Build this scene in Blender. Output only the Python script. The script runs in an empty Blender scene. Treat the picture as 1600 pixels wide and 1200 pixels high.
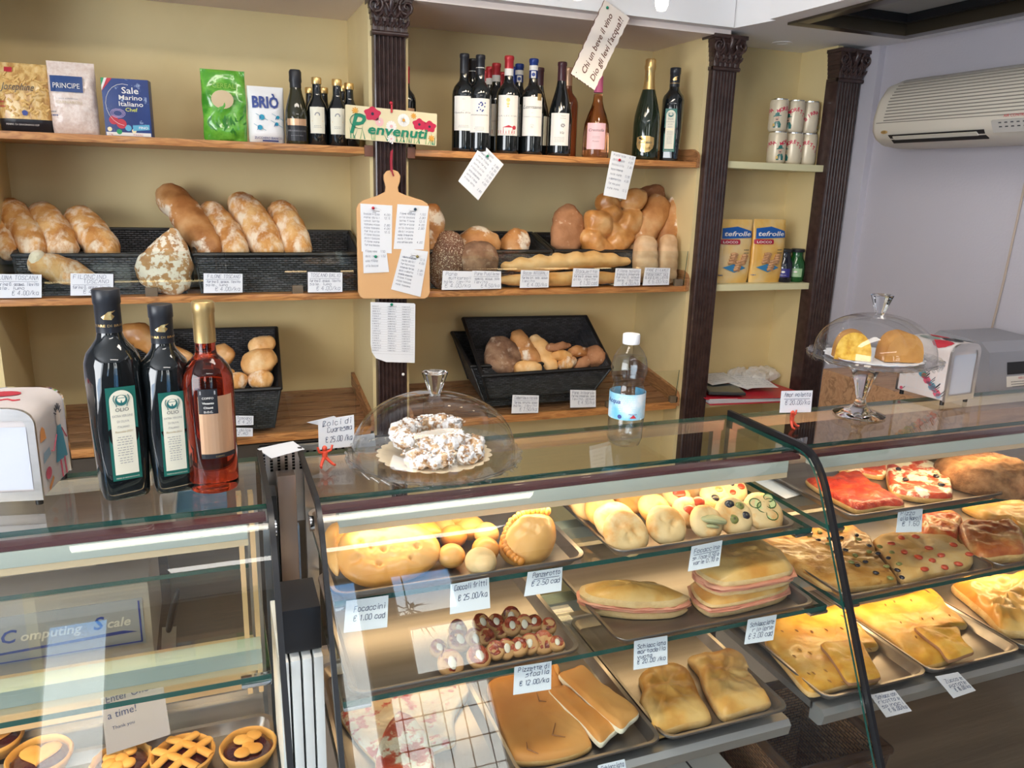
import bpy, bmesh, math, random
from mathutils import Vector, Matrix, noise
PI = math.pi
S = bpy.context.scene
COL = S.collection
random.seed(7)

# ------------------------------------------------------------------ camera, world, sun, exposure
CAM = Vector((0, 0, 1.62))
YAW, PITCH, ROLL, FPX = 0.369303, -0.248751, 0.030261, 1221.25
def _rot():
    cy, sy, cp, sp = math.cos(YAW), math.sin(YAW), math.cos(PITCH), math.sin(PITCH)
    f = Vector((sy*cp, cy*cp, sp)); r = Vector((cy, -sy, 0)); u = r.cross(f)
    c, s = math.cos(ROLL), math.sin(ROLL)
    return c*r + s*u, -s*r + c*u, f
RT, UP, FW = _rot()
cd = bpy.data.cameras.new('camera'); cam = bpy.data.objects.new('camera', cd); COL.objects.link(cam)
cd.sensor_width = 36; cd.lens = FPX/1600*36; cd.clip_start = 0.02
M3 = Matrix((RT, UP, -FW)).transposed()
cam.matrix_world = Matrix.Translation(CAM) @ M3.to_4x4()
S.camera = cam
S.view_settings.view_transform = 'Standard'; S.view_settings.look = 'None'
S.view_settings.exposure = 0.0; S.view_settings.gamma = 1.0; S.view_settings.use_curve_mapping = False
S.cycles.use_denoising = True
S.cycles.transparent_max_bounces = 40
S.cycles.max_bounces = 10; S.cycles.diffuse_bounces = 4; S.cycles.glossy_bounces = 4; S.cycles.transmission_bounces = 10
S.cycles.caustics_refractive = False; S.cycles.caustics_reflective = False
S.cycles.sample_clamp_indirect = 4.0
S.cycles.blur_glossy = 0.6

w = bpy.data.worlds.new('sky'); S.world = w; w.use_nodes = True
nt = w.node_tree; bg = nt.nodes['Background']
tc = nt.nodes.new('ShaderNodeTexCoord'); sx = nt.nodes.new('ShaderNodeSeparateXYZ'); rmp = nt.nodes.new('ShaderNodeValToRGB')
nt.links.new(tc.outputs['Generated'], sx.inputs[0]); nt.links.new(sx.outputs['Z'], rmp.inputs[0]); nt.links.new(rmp.outputs[0], bg.inputs[0])
cr = rmp.color_ramp; cr.elements[0].position = .33; cr.elements[0].color = (1, 1, 1, 1); cr.elements[1].position = .40; cr.elements[1].color = (.10, .42, .95, 1)
bg.inputs[1].default_value = 7.0

def area(name, loc, target, sx_, sy_, power, color=(1, 1, 1)):
    l = bpy.data.lights.new(name, 'AREA'); l.shape = 'RECTANGLE'; l.size = sx_; l.size_y = sy_; l.energy = power; l.color = color
    o = bpy.data.objects.new(name, l); COL.objects.link(o); o.location = loc
    o.rotation_euler = (Vector(target)-Vector(loc)).to_track_quat('-Z', 'Y').to_euler()
    return o
# daylight through the big window in the left wall; the openings of the shop front are lit by the sky itself
area('window_daylight', (-2.56, -.75, 1.55), (1.2, 1.3, 1.2), 2.3, 1.7, 60, (.86, .93, 1))
def portal(x0, x1, z0, z1):
    o = area('sky_portal', ((x0+x1)/2, -2.62, (z0+z1)/2), ((x0+x1)/2, 0, (z0+z1)/2), x1-x0, z1-z0, 1); o.data.cycles.is_portal = True
# added overhead area lights, ambient fill for the customer side; no fixtures modelled
area('room_fill_light', (.3, .9, 2.66), (.3, .9, 0), 1.5, .3, 23, (1, .91, .79))
area('room_fill_light', (.5, -1.0, 2.66), (.5, -1.0, 0), 1.5, .3, 14, (1, .95, .88))

# ------------------------------------------------------------------ measuring: a point of the place seen at frame position (u,v) on a world plane
def ray(u, v): return RT*((u-800)/FPX) + UP*((600-v)/FPX) + FW
def on(ax, val, u, v):
    d = ray(u, v); return CAM + d*((val-CAM[ax])/d[ax])
def PY(u, v, Y): return on(1, Y, u, v)
def PZ(u, v, Z): return on(2, Z, u, v)
def PX(u, v, X): return on(0, X, u, v)

# ------------------------------------------------------------------ materials
MATS = {}
def newmat(name):
    m = bpy.data.materials.new(name); m.use_nodes = True; MATS[name] = m
    return m, m.node_tree, m.node_tree.nodes['Principled BSDF']
def mat(name, col, rough=.5, metal=0, spec=.5, bump=0, bscale=60, coat=0, trans=0, ior=1.45, emit=0, sheen=0, alpha=1):
    if name in MATS: return MATS[name]
    m, nt, p = newmat(name)
    p.inputs['Base Color'].default_value = (*col, 1); p.inputs['Roughness'].default_value = rough
    p.inputs['Metallic'].default_value = metal; p.inputs['Specular IOR Level'].default_value = spec
    p.inputs['Coat Weight'].default_value = coat; p.inputs['Transmission Weight'].default_value = trans; p.inputs['IOR'].default_value = ior
    p.inputs['Alpha'].default_value = alpha
    if emit: p.inputs['Emission Color'].default_value = (*col, 1); p.inputs['Emission Strength'].default_value = emit
    if bump:
        t = nt.nodes.new('ShaderNodeTexCoord'); n = nt.nodes.new('ShaderNodeTexNoise'); b = nt.nodes.new('ShaderNodeBump')
        n.inputs['Scale'].default_value = bscale; n.inputs['Detail'].default_value = 3
        nt.links.new(t.outputs['Object'], n.inputs[0]); nt.links.new(n.outputs[0], b.inputs['Height'])
        b.inputs['Strength'].default_value = bump; b.inputs['Distance'].default_value = .004
        nt.links.new(b.outputs[0], p.inputs['Normal'])
    return m
def noisemat(name, stops, scale=12, detail=4, rough=.6, stretch=(1, 1, 1), bump=.3, bscale=None, bdist=.003, metal=0, dust=None, dscale=18, dlim=(.52, .66), coat=0, spec=.4, distort=0.0):
    """noise-driven colour; optional second colour 'dust' laid on in patches (flour, seeds, cheese)"""
    if name in MATS: return MATS[name]
    m, nt, p = newmat(name); N = nt.nodes; L = nt.links
    t = N.new('ShaderNodeTexCoord'); mp = N.new('ShaderNodeMapping'); mp.inputs['Scale'].default_value = stretch
    info = N.new('ShaderNodeObjectInfo'); ad = N.new('ShaderNodeVectorMath'); ad.operation = 'ADD'
    mu = N.new('ShaderNodeVectorMath'); mu.operation = 'SCALE'; mu.inputs['Scale'].default_value = 3.0
    L.new(info.outputs['Random'], mu.inputs[0]); L.new(t.outputs['Object'], ad.inputs[0]); L.new(mu.outputs[0], ad.inputs[1])
    L.new(ad.outputs[0], mp.inputs[0])
    n = N.new('ShaderNodeTexNoise'); n.inputs['Scale'].default_value = scale; n.inputs['Detail'].default_value = detail; n.inputs['Distortion'].default_value = distort
    L.new(mp.outputs[0], n.inputs[0])
    r = N.new('ShaderNodeValToRGB'); e = r.color_ramp.elements
    lo, hi = .36, .64
    for i, c in enumerate(stops):
        pos = lo+(hi-lo)*i/max(1, len(stops)-1)
        if i < 2: e[i].position = pos; e[i].color = (*c, 1)
        else: q = e.new(pos); q.color = (*c, 1)
    L.new(n.outputs[0], r.inputs[0]); out = r.outputs[0]
    n2 = N.new('ShaderNodeTexNoise'); n2.inputs['Scale'].default_value = bscale or scale*5; n2.inputs['Detail'].default_value = 4
    L.new(mp.outputs[0], n2.inputs[0])
    if dust:
        n3 = N.new('ShaderNodeTexNoise'); n3.inputs['Scale'].default_value = dscale; n3.inputs['Detail'].default_value = 5; n3.inputs['Roughness'].default_value = .62
        L.new(mp.outputs[0], n3.inputs[0])
        mr = N.new('ShaderNodeMapRange'); mr.inputs['From Min'].default_value = dlim[0]; mr.inputs['From Max'].default_value = dlim[1]
        L.new(n3.outputs[0], mr.inputs['Value'])
        mx = N.new('ShaderNodeMix'); mx.data_type = 'RGBA'
        L.new(mr.outputs[0], mx.inputs['Factor']); L.new(out, mx.inputs['A']); mx.inputs['B'].default_value = (*dust, 1); out = mx.outputs['Result']
    L.new(out, p.inputs['Base Color'])
    p.inputs['Roughness'].default_value = rough; p.inputs['Metallic'].default_value = metal; p.inputs['Coat Weight'].default_value = coat; p.inputs['Specular IOR Level'].default_value = spec
    if bump:
        b = N.new('ShaderNodeBump'); b.inputs['Strength'].default_value = bump; b.inputs['Distance'].default_value = bdist
        L.new(n2.outputs[0], b.inputs['Height']); L.new(b.outputs[0], p.inputs['Normal'])
    return m
def woodmat(name, c1, c2, axis='X', scale=14, rough=.4, coat=.2):
    if name in MATS: return MATS[name]
    st = {'X': (.12, 1, 1), 'Y': (1, .12, 1), 'Z': (1, 1, .12)}[axis]
    return noisemat(name, [c1, c2, c1, tuple(x*.72 for x in c2), c1], scale=scale*3, detail=6, rough=rough, stretch=st, bump=.12, coat=coat, distort=.6)
def glassmat(name, tint=(.97, .99, .98), ior=1.5, rough=0.0, gain=1.0):
    """thin pane: see-through with Fresnel reflections"""
    if name in MATS: return MATS[name]
    m = bpy.data.materials.new(name); m.use_nodes = True; MATS[name] = m; nt = m.node_tree; N = nt.nodes; L = nt.links
    N.remove(N['Principled BSDF']); o = N['Material Output']
    tr = N.new('ShaderNodeBsdfTransparent'); tr.inputs[0].default_value = (*tint, 1)
    gl = N.new('ShaderNodeBsdfGlossy'); gl.inputs['Roughness'].default_value = rough
    fr = N.new('ShaderNodeFresnel'); fr.inputs[0].default_value = ior
    geo = N.new('ShaderNodeNewGeometry')
    ma = N.new('ShaderNodeMath'); ma.operation = 'MULTIPLY'; ma.inputs[1].default_value = gain; ma.use_clamp = True
    # the inner side of a thin wall reflects like the outer one
    io = N.new('ShaderNodeMix'); io.inputs['A'].default_value = ior; io.inputs['B'].default_value = 1/ior
    io.data_type = 'FLOAT'; L.new(geo.outputs['Backfacing'], io.inputs['Factor']); 
    L.new(io.outputs['Result'], fr.inputs[0])
    mx = N.new('ShaderNodeMixShader'); L.new(fr.outputs[0], ma.inputs[0]); L.new(ma.outputs[0], mx.inputs[0]); L.new(tr.outputs[0], mx.inputs[1]); L.new(gl.outputs[0], mx.inputs[2]); L.new(mx.outputs[0], o.inputs[0])
    return m
def wickermat(name, c1, c2, s=170):
    if name in MATS: return MATS[name]
    m, nt, p = newmat(name); N = nt.nodes; L = nt.links
    t = N.new('ShaderNodeTexCoord'); uv = t.outputs['UV']
    def wave(direction, scale):
        a = N.new('ShaderNodeTexWave'); a.bands_direction = direction; a.inputs['Scale'].default_value = scale; a.inputs['Distortion'].default_value = .3; L.new(uv, a.inputs[0]); return a.outputs['Fac']
    ck = N.new('ShaderNodeTexBrick'); ck.offset = .5; ck.inputs['Scale'].default_value = 1.0
    ck.inputs['Brick Width'].default_value = .016; ck.inputs['Row Height'].default_value = .0065; ck.inputs['Mortar Size'].default_value = .0016; ck.inputs['Mortar Smooth'].default_value = 1
    ck.inputs['Color1'].default_value = (*c1, 1); ck.inputs['Color2'].default_value = (*c2, 1); ck.inputs['Mortar'].default_value = (c1[0]*.25, c1[1]*.25, c1[2]*.25, 1)
    L.new(uv, ck.inputs[0]); L.new(ck.outputs['Color'], p.inputs['Base Color'])
    b = N.new('ShaderNodeBump'); b.inputs['Strength'].default_value = 1; b.inputs['Distance'].default_value = .004; b.invert = True
    L.new(ck.outputs['Fac'], b.inputs['Height']); L.new(b.outputs[0], p.inputs['Normal'])
    p.inputs['Roughness'].default_value = .45
    return m
# ------------------------------------------------------------------ mesh builder
class B:
    def __init__(s): s.bm = bmesh.new(); s.uv = s.bm.loops.layers.uv.new('UVMap')
    def box(s, a, b, mi=0, bev=0, rot=None, piv=None):
        x0, x1 = sorted((a[0], b[0])); y0, y1 = sorted((a[1], b[1])); z0, z1 = sorted((a[2], b[2]))
        vs = [s.bm.verts.new(c) for c in ((x0,y0,z0),(x1,y0,z0),(x1,y1,z0),(x0,y1,z0),(x0,y0,z1),(x1,y0,z1),(x1,y1,z1),(x0,y1,z1))]
        fs = [s.bm.faces.new([vs[i] for i in f]) for f in ((0,3,2,1),(4,5,6,7),(0,1,5,4),(1,2,6,5),(2,3,7,6),(3,0,4,7))]
        for f in fs: f.material_index = mi
        if rot is not None:
            pv = Vector(piv if piv is not None else ((x0+x1)/2, (y0+y1)/2, (z0+z1)/2))
            for v in vs: v.co = pv + rot @ (v.co-pv)
        if bev:
            es = list({e for f in fs for e in f.edges})
            r = bmesh.ops.bevel(s.bm, geom=es, offset=bev, segments=2, profile=.7, affect='EDGES')
            for f in r['faces']: f.material_index = mi
        return s
    def quad(s, pts, mi=0, uvs=None):
        vs = [s.bm.verts.new(p) for p in pts]; f = s.bm.faces.new(vs); f.material_index = mi
        if uvs:
            for l, q in zip(f.loops, uvs): l[s.uv].uv = q
        return f
    def prism(s, poly, fn, d, mi=0, mi_side=None):
        """poly of 2D points; fn(x,y)->Vector; extruded by vector d"""
        d = Vector(d); a = [s.bm.verts.new(fn(*p)) for p in poly]; b = [s.bm.verts.new(v.co+d) for v in a]
        n = len(poly)
        f1 = s.bm.faces.new(a[::-1]); f2 = s.bm.faces.new(b); f1.material_index = f2.material_index = mi
        for i in range(n):
            f = s.bm.faces.new((a[i], a[(i+1) % n], b[(i+1) % n], b[i])); f.material_index = mi if mi_side is None else mi_side
        return s
    def lathe(s, prof, c=(0,0,0), seg=24, mi=0, mifn=None, sq=0, scal=(1,1), rot=0, fn=None):
        c = Vector(c); rings = []
        for k, (r, z) in enumerate(prof):
            if r < 1e-6: v = s.bm.verts.new(c+Vector((0,0,z))); rings.append([v]*seg); continue
            ring = []
            for i in range(seg):
                a = 2*PI*i/seg+rot; rr = r
                if fn: rr = r*fn(a-rot, z, k)
                cx, cy = math.cos(a), math.sin(a)
                if sq: 
                    a0 = a-rot; e = sq; m_ = (abs(math.cos(a0))**e+abs(math.sin(a0))**e)**(-1/e); rr = r*m_
                ring.append(s.bm.verts.new(c+Vector((rr*cx*scal[0], rr*cy*scal[1], z))))
            rings.append(ring)
        for k in range(len(rings)-1):
            A, Bq = rings[k], rings[k+1]; m_ = mifn(k) if mifn else mi
            for i in range(seg):
                j = (i+1) % seg; q = []
                for v in (A[i], A[j], Bq[j], Bq[i]):
                    if v not in q: q.append(v)
                if len(q) > 2:
                    try: f = s.bm.faces.new(q); f.material_index = m_
                    except ValueError: pass
        for ring in (rings[0], rings[-1]):
            if len(set(ring)) == seg:
                try: f = s.bm.faces.new(ring if ring is rings[-1] else ring[::-1]); f.material_index = (mifn(0 if ring is rings[0] else len(rings)-2) if mifn else mi)
                except ValueError: pass
        return s
    def tube(s, pts, r, seg=8, mi=0, closed=False, cap=True, flat=1.0, up=None):
        pts = [Vector(p) for p in pts]; n = len(pts); rs = r if isinstance(r, (list, tuple)) else [r]*n
        rings = []; prev = None
        for i, p in enumerate(pts):
            t = (pts[(i+1) % n]-pts[i-1]) if closed else (pts[min(i+1, n-1)]-pts[max(i-1, 0)])
            t = t.normalized() if t.length > 0 else Vector((0,0,1))
            if prev is None:
                u = Vector(up) if up is not None else (Vector((0,0,1)) if abs(t.z) < .9 else Vector((1,0,0)))
            else: u = prev
            u = (u-t*u.dot(t)); u = u.normalized() if u.length > 1e-6 else t.orthogonal().normalized(); prev = u; q = t.cross(u)
            rings.append([s.bm.verts.new(p + rs[i]*(q*math.cos(2*PI*k/seg) + flat*u*math.sin(2*PI*k/seg))) for k in range(seg)])
        m_ = n if closed else n-1
        for i in range(m_):
            A, C = rings[i], rings[(i+1) % n]
            for k in range(seg):
                f = s.bm.faces.new((A[k], A[(k+1) % seg], C[(k+1) % seg], C[k])); f.material_index = mi
        if cap and not closed:
            f = s.bm.faces.new(rings[0][::-1]); f.material_index = mi; f = s.bm.faces.new(rings[-1]); f.material_index = mi
        return s
    def ellipsoid(s, c, r, seg=12, rings=8, mi=0, rot=None, amp=0, freq=30, seed=0):
        c = Vector(c); r = Vector(r) if not isinstance(r, (int, float)) else Vector((r, r, r)); prof = []; vs0 = len(s.bm.verts); rr = []
        for k in range(rings+1):
            th = PI*k/rings; ring = []
            if k in (0, rings): 
                ring = None; p = Vector((0, 0, -r.z*math.cos(th)))
                rr.append([p]*seg)
            else: rr.append([Vector((r.x*math.sin(th)*math.cos(2*PI*i/seg), r.y*math.sin(th)*math.sin(2*PI*i/seg), -r.z*math.cos(th))) for i in range(seg)])
        V = []
        for k, ring in enumerate(rr):
            row = []
            for i, p in enumerate(ring):
                if k in (0, rings) and i: row.append(row[0]); continue
                q = p.copy()
                if amp: q = q*(1+amp*noise.noise(q*freq+Vector((seed*7.1, seed*3.3, seed))))
                if rot is not None: q = rot @ q
                row.append(s.bm.verts.new(c+q))
            V.append(row)
        for k in range(rings):
            for i in range(seg):
                j = (i+1) % seg; q = []
                for v in (V[k][i], V[k][j], V[k+1][j], V[k+1][i]):
                    if v not in q: q.append(v)
                f = s.bm.faces.new(q); f.material_index = mi
        return s
    def loaf(s, pts, rad, n=26, seg=20, flat=.75, mi=0, amp=.0025, freq=45, seed=0, up=(0,0,1), sq=2.3, groove=None):
        """bread shape along pts; rad: widths along the length"""
        pts = [Vector(p) for p in pts]; seed = seed or random.random()*50
        def cat(arr, t):
            k = t*(len(arr)-1); i = min(int(k), len(arr)-2); f = k-i
            g = lambda j: arr[max(0, min(len(arr)-1, j))]
            a, b, c, d = g(i-1), g(i), g(i+1), g(i+2)
            return .5*((2*b)+(c-a)*f+(2*a-5*b+4*c-d)*f*f+(3*b-a-3*c+d)*f*f*f)
        rings = []; sv = Vector((seed, seed*1.7, -seed)); prev = None
        L = sum((pts[i+1]-pts[i]).length for i in range(len(pts)-1))
        for k in range(n+1):
            tt = .5-.5*math.cos(PI*k/n); p = cat(pts, tt); t = (cat(pts, min(1, tt+.02))-cat(pts, max(0, tt-.02))).normalized()
            u = Vector(up); u = (u-t*u.dot(t)).normalized(); q = t.cross(u)
            r = cat(rad, tt)
            end = min(1, math.sqrt(max(0, 1-(abs(2*tt-1))**6)))
            r = max(r*end, 0); ring = []
            if k in (0, n): v = s.bm.verts.new(p); rings.append([v]*seg); continue
            for i in range(seg):
                a = 2*PI*i/seg; c, sn = math.cos(a), math.sin(a)
                m_ = (abs(c)**sq+abs(sn)**sq)**(-1/sq)
                d = q*c*m_ + u*sn*m_*flat
                pt = p + d*r
                nn = noise.fractal(pt*freq*.5+sv, 1, 2, 3)
                pt += d.normalized()*nn*amp*2
                if groove and sn > 0: pt += u*groove(tt, a)*r
                ring.append(s.bm.verts.new(pt))
            rings.append(ring)
        for k in range(n):
            for i in range(seg):
                j = (i+1) % seg; q = []
                for v in (rings[k][i], rings[k][j], rings[k+1][j], rings[k+1][i]):
                    if v not in q: q.append(v)
                f = s.bm.faces.new(q); f.material_index = mi
        return s
    def slab(s, outline, h, c=None, z=0.0, mi=0, mi_side=None, edge=.012, amp=.002, freq=40, rings=9, sub=6, seed=0, dimples=(), crown=0, wob=.0, foldfn=None, mi_fn=None, curve=.75):
        """flat baked piece: outline [(x,y)], height h, rounded border; local coords then placed by c/z"""
        seed = seed or random.random()*40; n0 = len(outline); out = []
        for i in range(n0):
            a = Vector((*outline[i], 0)); b = Vector((*outline[(i+1) % n0], 0)); a0 = Vector((*outline[i-1], 0)); b1 = Vector((*outline[(i+2) % n0], 0))
            for k in range(sub):
                f = k/sub; q = .5*((2*a)+(b-a0)*f+(2*a0-5*a+4*b-b1)*f*f+(a*3-a0-b*3+b1)*f**3); out.append(q.lerp(a.lerp(b, f), 1-curve))
        cen = sum(out, Vector())/len(out)
        if wob: out = [cen+(p-cen)*(1+wob*noise.noise(p*freq*.6+Vector((seed, 0, 0)))) for p in out]
        R = max((p-cen).length for p in out); mR = min((p-cen).length for p in out)
        off = Vector(c) if c is not None else Vector((0, 0, z)); V = []
        e0 = min(.9, edge/mR)
        sc = [1.0, 1.0-e0*.12, 1.0-e0*.5, 1.0-e0]+[(1-e0)*(1-i/(rings)) for i in range(1, rings)]
        hs = [0.0]+[h*f for f in (.55, .86, 1.0)]+[h]*(rings-1)
        def zz(p, base):
            q = base
            if base > h*.6:
                q += amp*noise.fractal(Vector((p.x, p.y, 0))*freq+Vector((seed, seed, 0)), 1, 2, 3)*1.6
                q += crown*(1-min(1, ((p-cen).length/R)**2))
                for dx, dy, dr, dd in dimples:
                    dist = math.hypot(p.x-dx, p.y-dy)
                    if dist < dr*2: q -= dd*math.exp(-(dist/dr)**2*2)
            return q
        def mk(p, zv):
            v = Vector((p.x, p.y, zv))
            if foldfn: v = foldfn(v)
            return s.bm.verts.new(off+v)
        m = len(out)
        V.append([mk(cen+(p-cen)*.985, 0) for p in out])
        V.append([mk(p, h*.28) for p in out])
        for f_, hh in zip(sc[1:], hs[1:]): V.append([mk(cen+(p-cen)*f_, zz(cen+(p-cen)*f_, hh)) for p in out])
        ct = mk(cen, zz(cen, h))
        for k in range(len(V)-1):
            for i in range(m):
                f = s.bm.faces.new((V[k][i], V[k][(i+1) % m], V[k+1][(i+1) % m], V[k+1][i])); f.material_index = (mi if mi_side is None else mi_side) if k < 2 else mi
                if k >= 2 and mi_fn: f.material_index = mi_fn(f.calc_center_median()-off)
        for i in range(m):
            f = s.bm.faces.new((V[-1][i], V[-1][(i+1) % m], ct)); f.material_index = mi
        f = s.bm.faces.new(V[0][::-1]); f.material_index = mi if mi_side is None else mi_side
        return s
    def grid(s, nx, ny, fn, mi=0, thick=0):
        V = [[s.bm.verts.new(fn(i/nx, j/ny)) for i in range(nx+1)] for j in range(ny+1)]
        for j in range(ny):
            for i in range(nx):
                f = s.bm.faces.new((V[j][i], V[j][i+1], V[j+1][i+1], V[j+1][i])); f.material_index = mi
                for l, (a, b) in zip(f.loops, ((i, j), (i+1, j), (i+1, j+1), (i, j+1))): l[s.uv].uv = (a/nx, b/ny)
        return s
    def obj(s, name, mats, parent=None, smooth=40, world=True, loc=None, uvbox=False):
        bm = s.bm; bmesh.ops.recalc_face_normals(bm, faces=bm.faces) if not getattr(s, 'noflip', False) else None
        me = bpy.data.meshes.new(name)
        if parent is not None:
            base = root_loc(parent) if world else Vector()
        elif loc is not None: base = Vector(loc)
        else:
            xs = [v.co for v in bm.verts]
            base = Vector(((min(v.x for v in xs)+max(v.x for v in xs))/2, (min(v.y for v in xs)+max(v.y for v in xs))/2, min(v.z for v in xs)))
        if uvbox:
            for f in bm.faces:
                nn = f.normal; ax = max(range(3), key=lambda i: abs(nn[i]))
                for l in f.loops:
                    c = l.vert.co; l[s.uv].uv = ((c.y if ax == 0 else c.x), (c.y if ax == 2 else c.z))
        if base.length: bmesh.ops.translate(bm, vec=-base, verts=bm.verts)
        bm.to_mesh(me); bm.free()
        for m in (mats if isinstance(mats, (list, tuple)) else [mats]): me.materials.append(m)
        if smooth:
            me.shade_smooth(); me.set_sharp_from_angle(angle=math.radians(smooth))
        o = bpy.data.objects.new(name, me); COL.objects.link(o)
        if parent is not None: o.parent = parent
        else: o.location = base
        return o
def root_loc(o):
    while o.parent: o = o.parent
    return o.location.copy()
def thing(name, label, cat, loc=(0,0,0), group=None, rotz=0):
    o = bpy.data.objects.new(name, None); COL.objects.link(o); o.empty_display_size = .02
    o.location = loc; o.rotation_euler = (0, 0, rotz); return tag(o, label, cat, group)
def tag(o, label, cat, group=None):
    o['label'] = label; o['category'] = cat
    if group: o['group'] = group
    return o
def struct(o): o['kind'] = 'structure'; return o
def kids(o): return KIDS.get(o.name, [])
def dup(root, loc, rotz=None, label=None, group=None, scale=None, rot=None):
    def cp(o, par):
        c = o.copy(); COL.objects.link(c)
        if par is not None: c.parent = par
        for ch in [x for x in ALLOBJ() if x.parent is o]: cp(ch, c)
        return c
    r = cp(root, None); r.location = loc
    if rotz is not None: r.rotation_euler = (0, 0, rotz)
    if rot is not None: r.rotation_euler = rot
    if scale is not None: r.scale = scale if isinstance(scale, (tuple, list)) else (scale,)*3
    if label: r['label'] = label
    if group: r['group'] = group
    return r
def ALLOBJ(): return list(COL.objects)

# ------------------------------------------------------------------ writing
GL = {
'A':'0026,2640,1333','B':'000636454433,3342413000,0333','C':'4536260503010010304 1','D':'0006264524104100','E':'46060040,0333','F':'460600,0333','G':'45362605010010304143,4323','H':'0006,4046,0343','I':'2026','J':'46411001','K':'0006,4603,0340','L':'060040','M':'0006234640','N':'00064046','O':'0105163645411000','P':'000636454433 03','Q':'01051636454110,2240','R':'00063645443303,2340','S':'453616050433424130 1001','T':'0646,2620','U':'0601103041 46','V':'062046','W':'0610234046'.replace('234046','24303046') ,'X':'0046,0640','Y':'062346,2320','Z':'06460040',
'a':'4434240301103042,4440'.replace('0301','0301'),'b':'0600,0314344342301000','c':'4334140301103041','d':'4640,4334140301103041','e':'0242431404010030 40'.replace(' ',''),'f':'45362520,0434','g':'4434140301103042,444 02810'.replace('444 02810','4440'),'h':'0600,0324344340','i':'2420,2526','j':'3431','k':'0600,0234,1240','l':'2620','m':'0004,0313242320,2334444340'.replace('0313242320','03142420').replace('2334444340','23344440'),'n':'0400,0314344340','o':'0103143443413010 01'.replace(' ',''),'p':'0400,0434434201','q':'4440,4434140301103042','r':'0400,02143444','s':'44140333 4130 00'.replace(' ',''),'t':'252130,0444','u':'0401103041,4440','v':'042044','w':'0410233044','x':'0440,0044','y':'0421,4400','z':'04440040',
'0':'0105163645413010 01'.replace(' ',''),'1':'152620','2':'05163645440040','3':'0616364534231333424130 1001'.replace(' ',''),'4':'3036011141'.replace('3036011141','30360242'),'5':'4606033342413000','6':'46160501103042330 3'.replace(' ',''),'7':'064620','8':'2304051636454423,2301001030414223','9':'4333140516364541301 0'.replace(' ',''),
'.':'2021','/':'0046',',':'2110','\u20ac':'4536160501103041,0434,0333','-':'1333','!':'2622,2021',"'":'2625','+':'2125,0343','(':'36252130',')':'16252110'}
def strokes(text, size, jit=.0):
    x = 0; out = []
    for ch in text:
        g = GL.get(ch)
        if g:
            for st in g.replace(' ', '').split(','):
                ps = [(x+int(st[i])*size/6, int(st[i+1])*size/6) for i in range(0, len(st)-1, 2)]
                ps = [(a+random.uniform(-jit, jit)*size, b+random.uniform(-jit, jit)*size) for a, b in ps]
                if len(ps) > 1: out.append(ps)
        x += size*(.95 if ch != ' ' else .6)*(1 if ch not in 'iIl.,1' else .75)
    return out, x
def write(b, text, x, y, size, fn, w=.0006, mi=0, jit=.05, slant=.12, maxw=None):
    st, tot = strokes(text, size, jit); sc = min(1, maxw/tot) if maxw and tot else 1
    for ps in st:
        for (x0, y0), (x1, y1) in zip(ps, ps[1:]):
            x0s, x1s = (x0+y0*slant)*sc, (x1+y1*slant)*sc
            dx, dy = x1s-x0s, y1-y0; l = math.hypot(dx, dy)
            if l < 1e-6: continue
            nx, ny = -dy/l*w/2, dx/l*w/2; ex, ey = dx/l*w*.3, dy/l*w*.3
            b.quad([fn(x+x0s-nx-ex, y+y0-ny-ey), fn(x+x0s+nx-ex, y+y0+ny-ey), fn(x+x1s+nx+ex, y+y1+ny+ey), fn(x+x1s-nx+ex, y+y1-ny+ey)], mi)
_tc = {}
def tmesh(text, bold=0.0, shear=0.0, space=1.0):
    key = (text, bold, shear, space)
    if key not in _tc:
        cu = bpy.data.curves.new('text', 'FONT'); cu.body = text; cu.size = 1; cu.offset = bold; cu.shear = shear; cu.space_character = space; cu.resolution_u = 2; cu.align_x = 'LEFT'
        o = bpy.data.objects.new('text', cu); me = bpy.data.meshes.new_from_object(o)
        vs = [(v.co.x, v.co.y) for v in me.vertices]; fs = [tuple(p.vertices) for p in me.polygons]
        bpy.data.objects.remove(o); bpy.data.curves.remove(cu); bpy.data.meshes.remove(me)
        xs = [v[0] for v in vs] or [0, 1]; x0 = min(xs); wd = max(xs)-x0
        _tc[key] = ([(a-x0, b_) for a, b_ in vs], fs, wd)
    return _tc[key]
def ptext(b, text, x, y, size, fn, bold=0.0, shear=0.0, align='C', width=None, mi=0, rot=0, arc=None, stretch=1.0):
    """printed text; fn(x,y)->Vector; width fixes the total width"""
    vs, fs, wd = tmesh(text, bold, shear)
    sx = (width/wd) if width else size*stretch; tw = wd*sx; ox = {'C': -tw/2, 'L': 0, 'R': -tw}[align]
    c, s_ = math.cos(rot), math.sin(rot); V = []; Q = []
    for a, q in vs:
        px, py = a*sx+ox, q*size
        if arc: ang = px/arc; r_ = arc+py; px, py = r_*math.sin(ang), r_*math.cos(ang)-arc
        Q.append((x+px*c-py*s_, y+px*s_+py*c))
    if not Q: return
    o_ = fn(*Q[0]); dx = fn(Q[0][0]+.01, Q[0][1]); dx2 = fn(Q[0][0]+.02, Q[0][1])
    if (dx-(o_+dx2)/2).length < 1e-5 and tw < .25:
        V = [b.bm.verts.new(fn(*q)) for q in Q]
        for f in fs: b.bm.faces.new([V[i] for i in f]).material_index = mi
    else:
        for f in fs:
            for k in range(1, len(f)-1): _tri(b, Q[f[0]], Q[f[k]], Q[f[k+1]], fn, mi)
def plane_fn(o, r, u, off=.0004):
    o = Vector(o); r = Vector(r).normalized(); u = Vector(u).normalized(); n = r.cross(u)*off
    return lambda x, y: o+r*x+u*y+n
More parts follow.
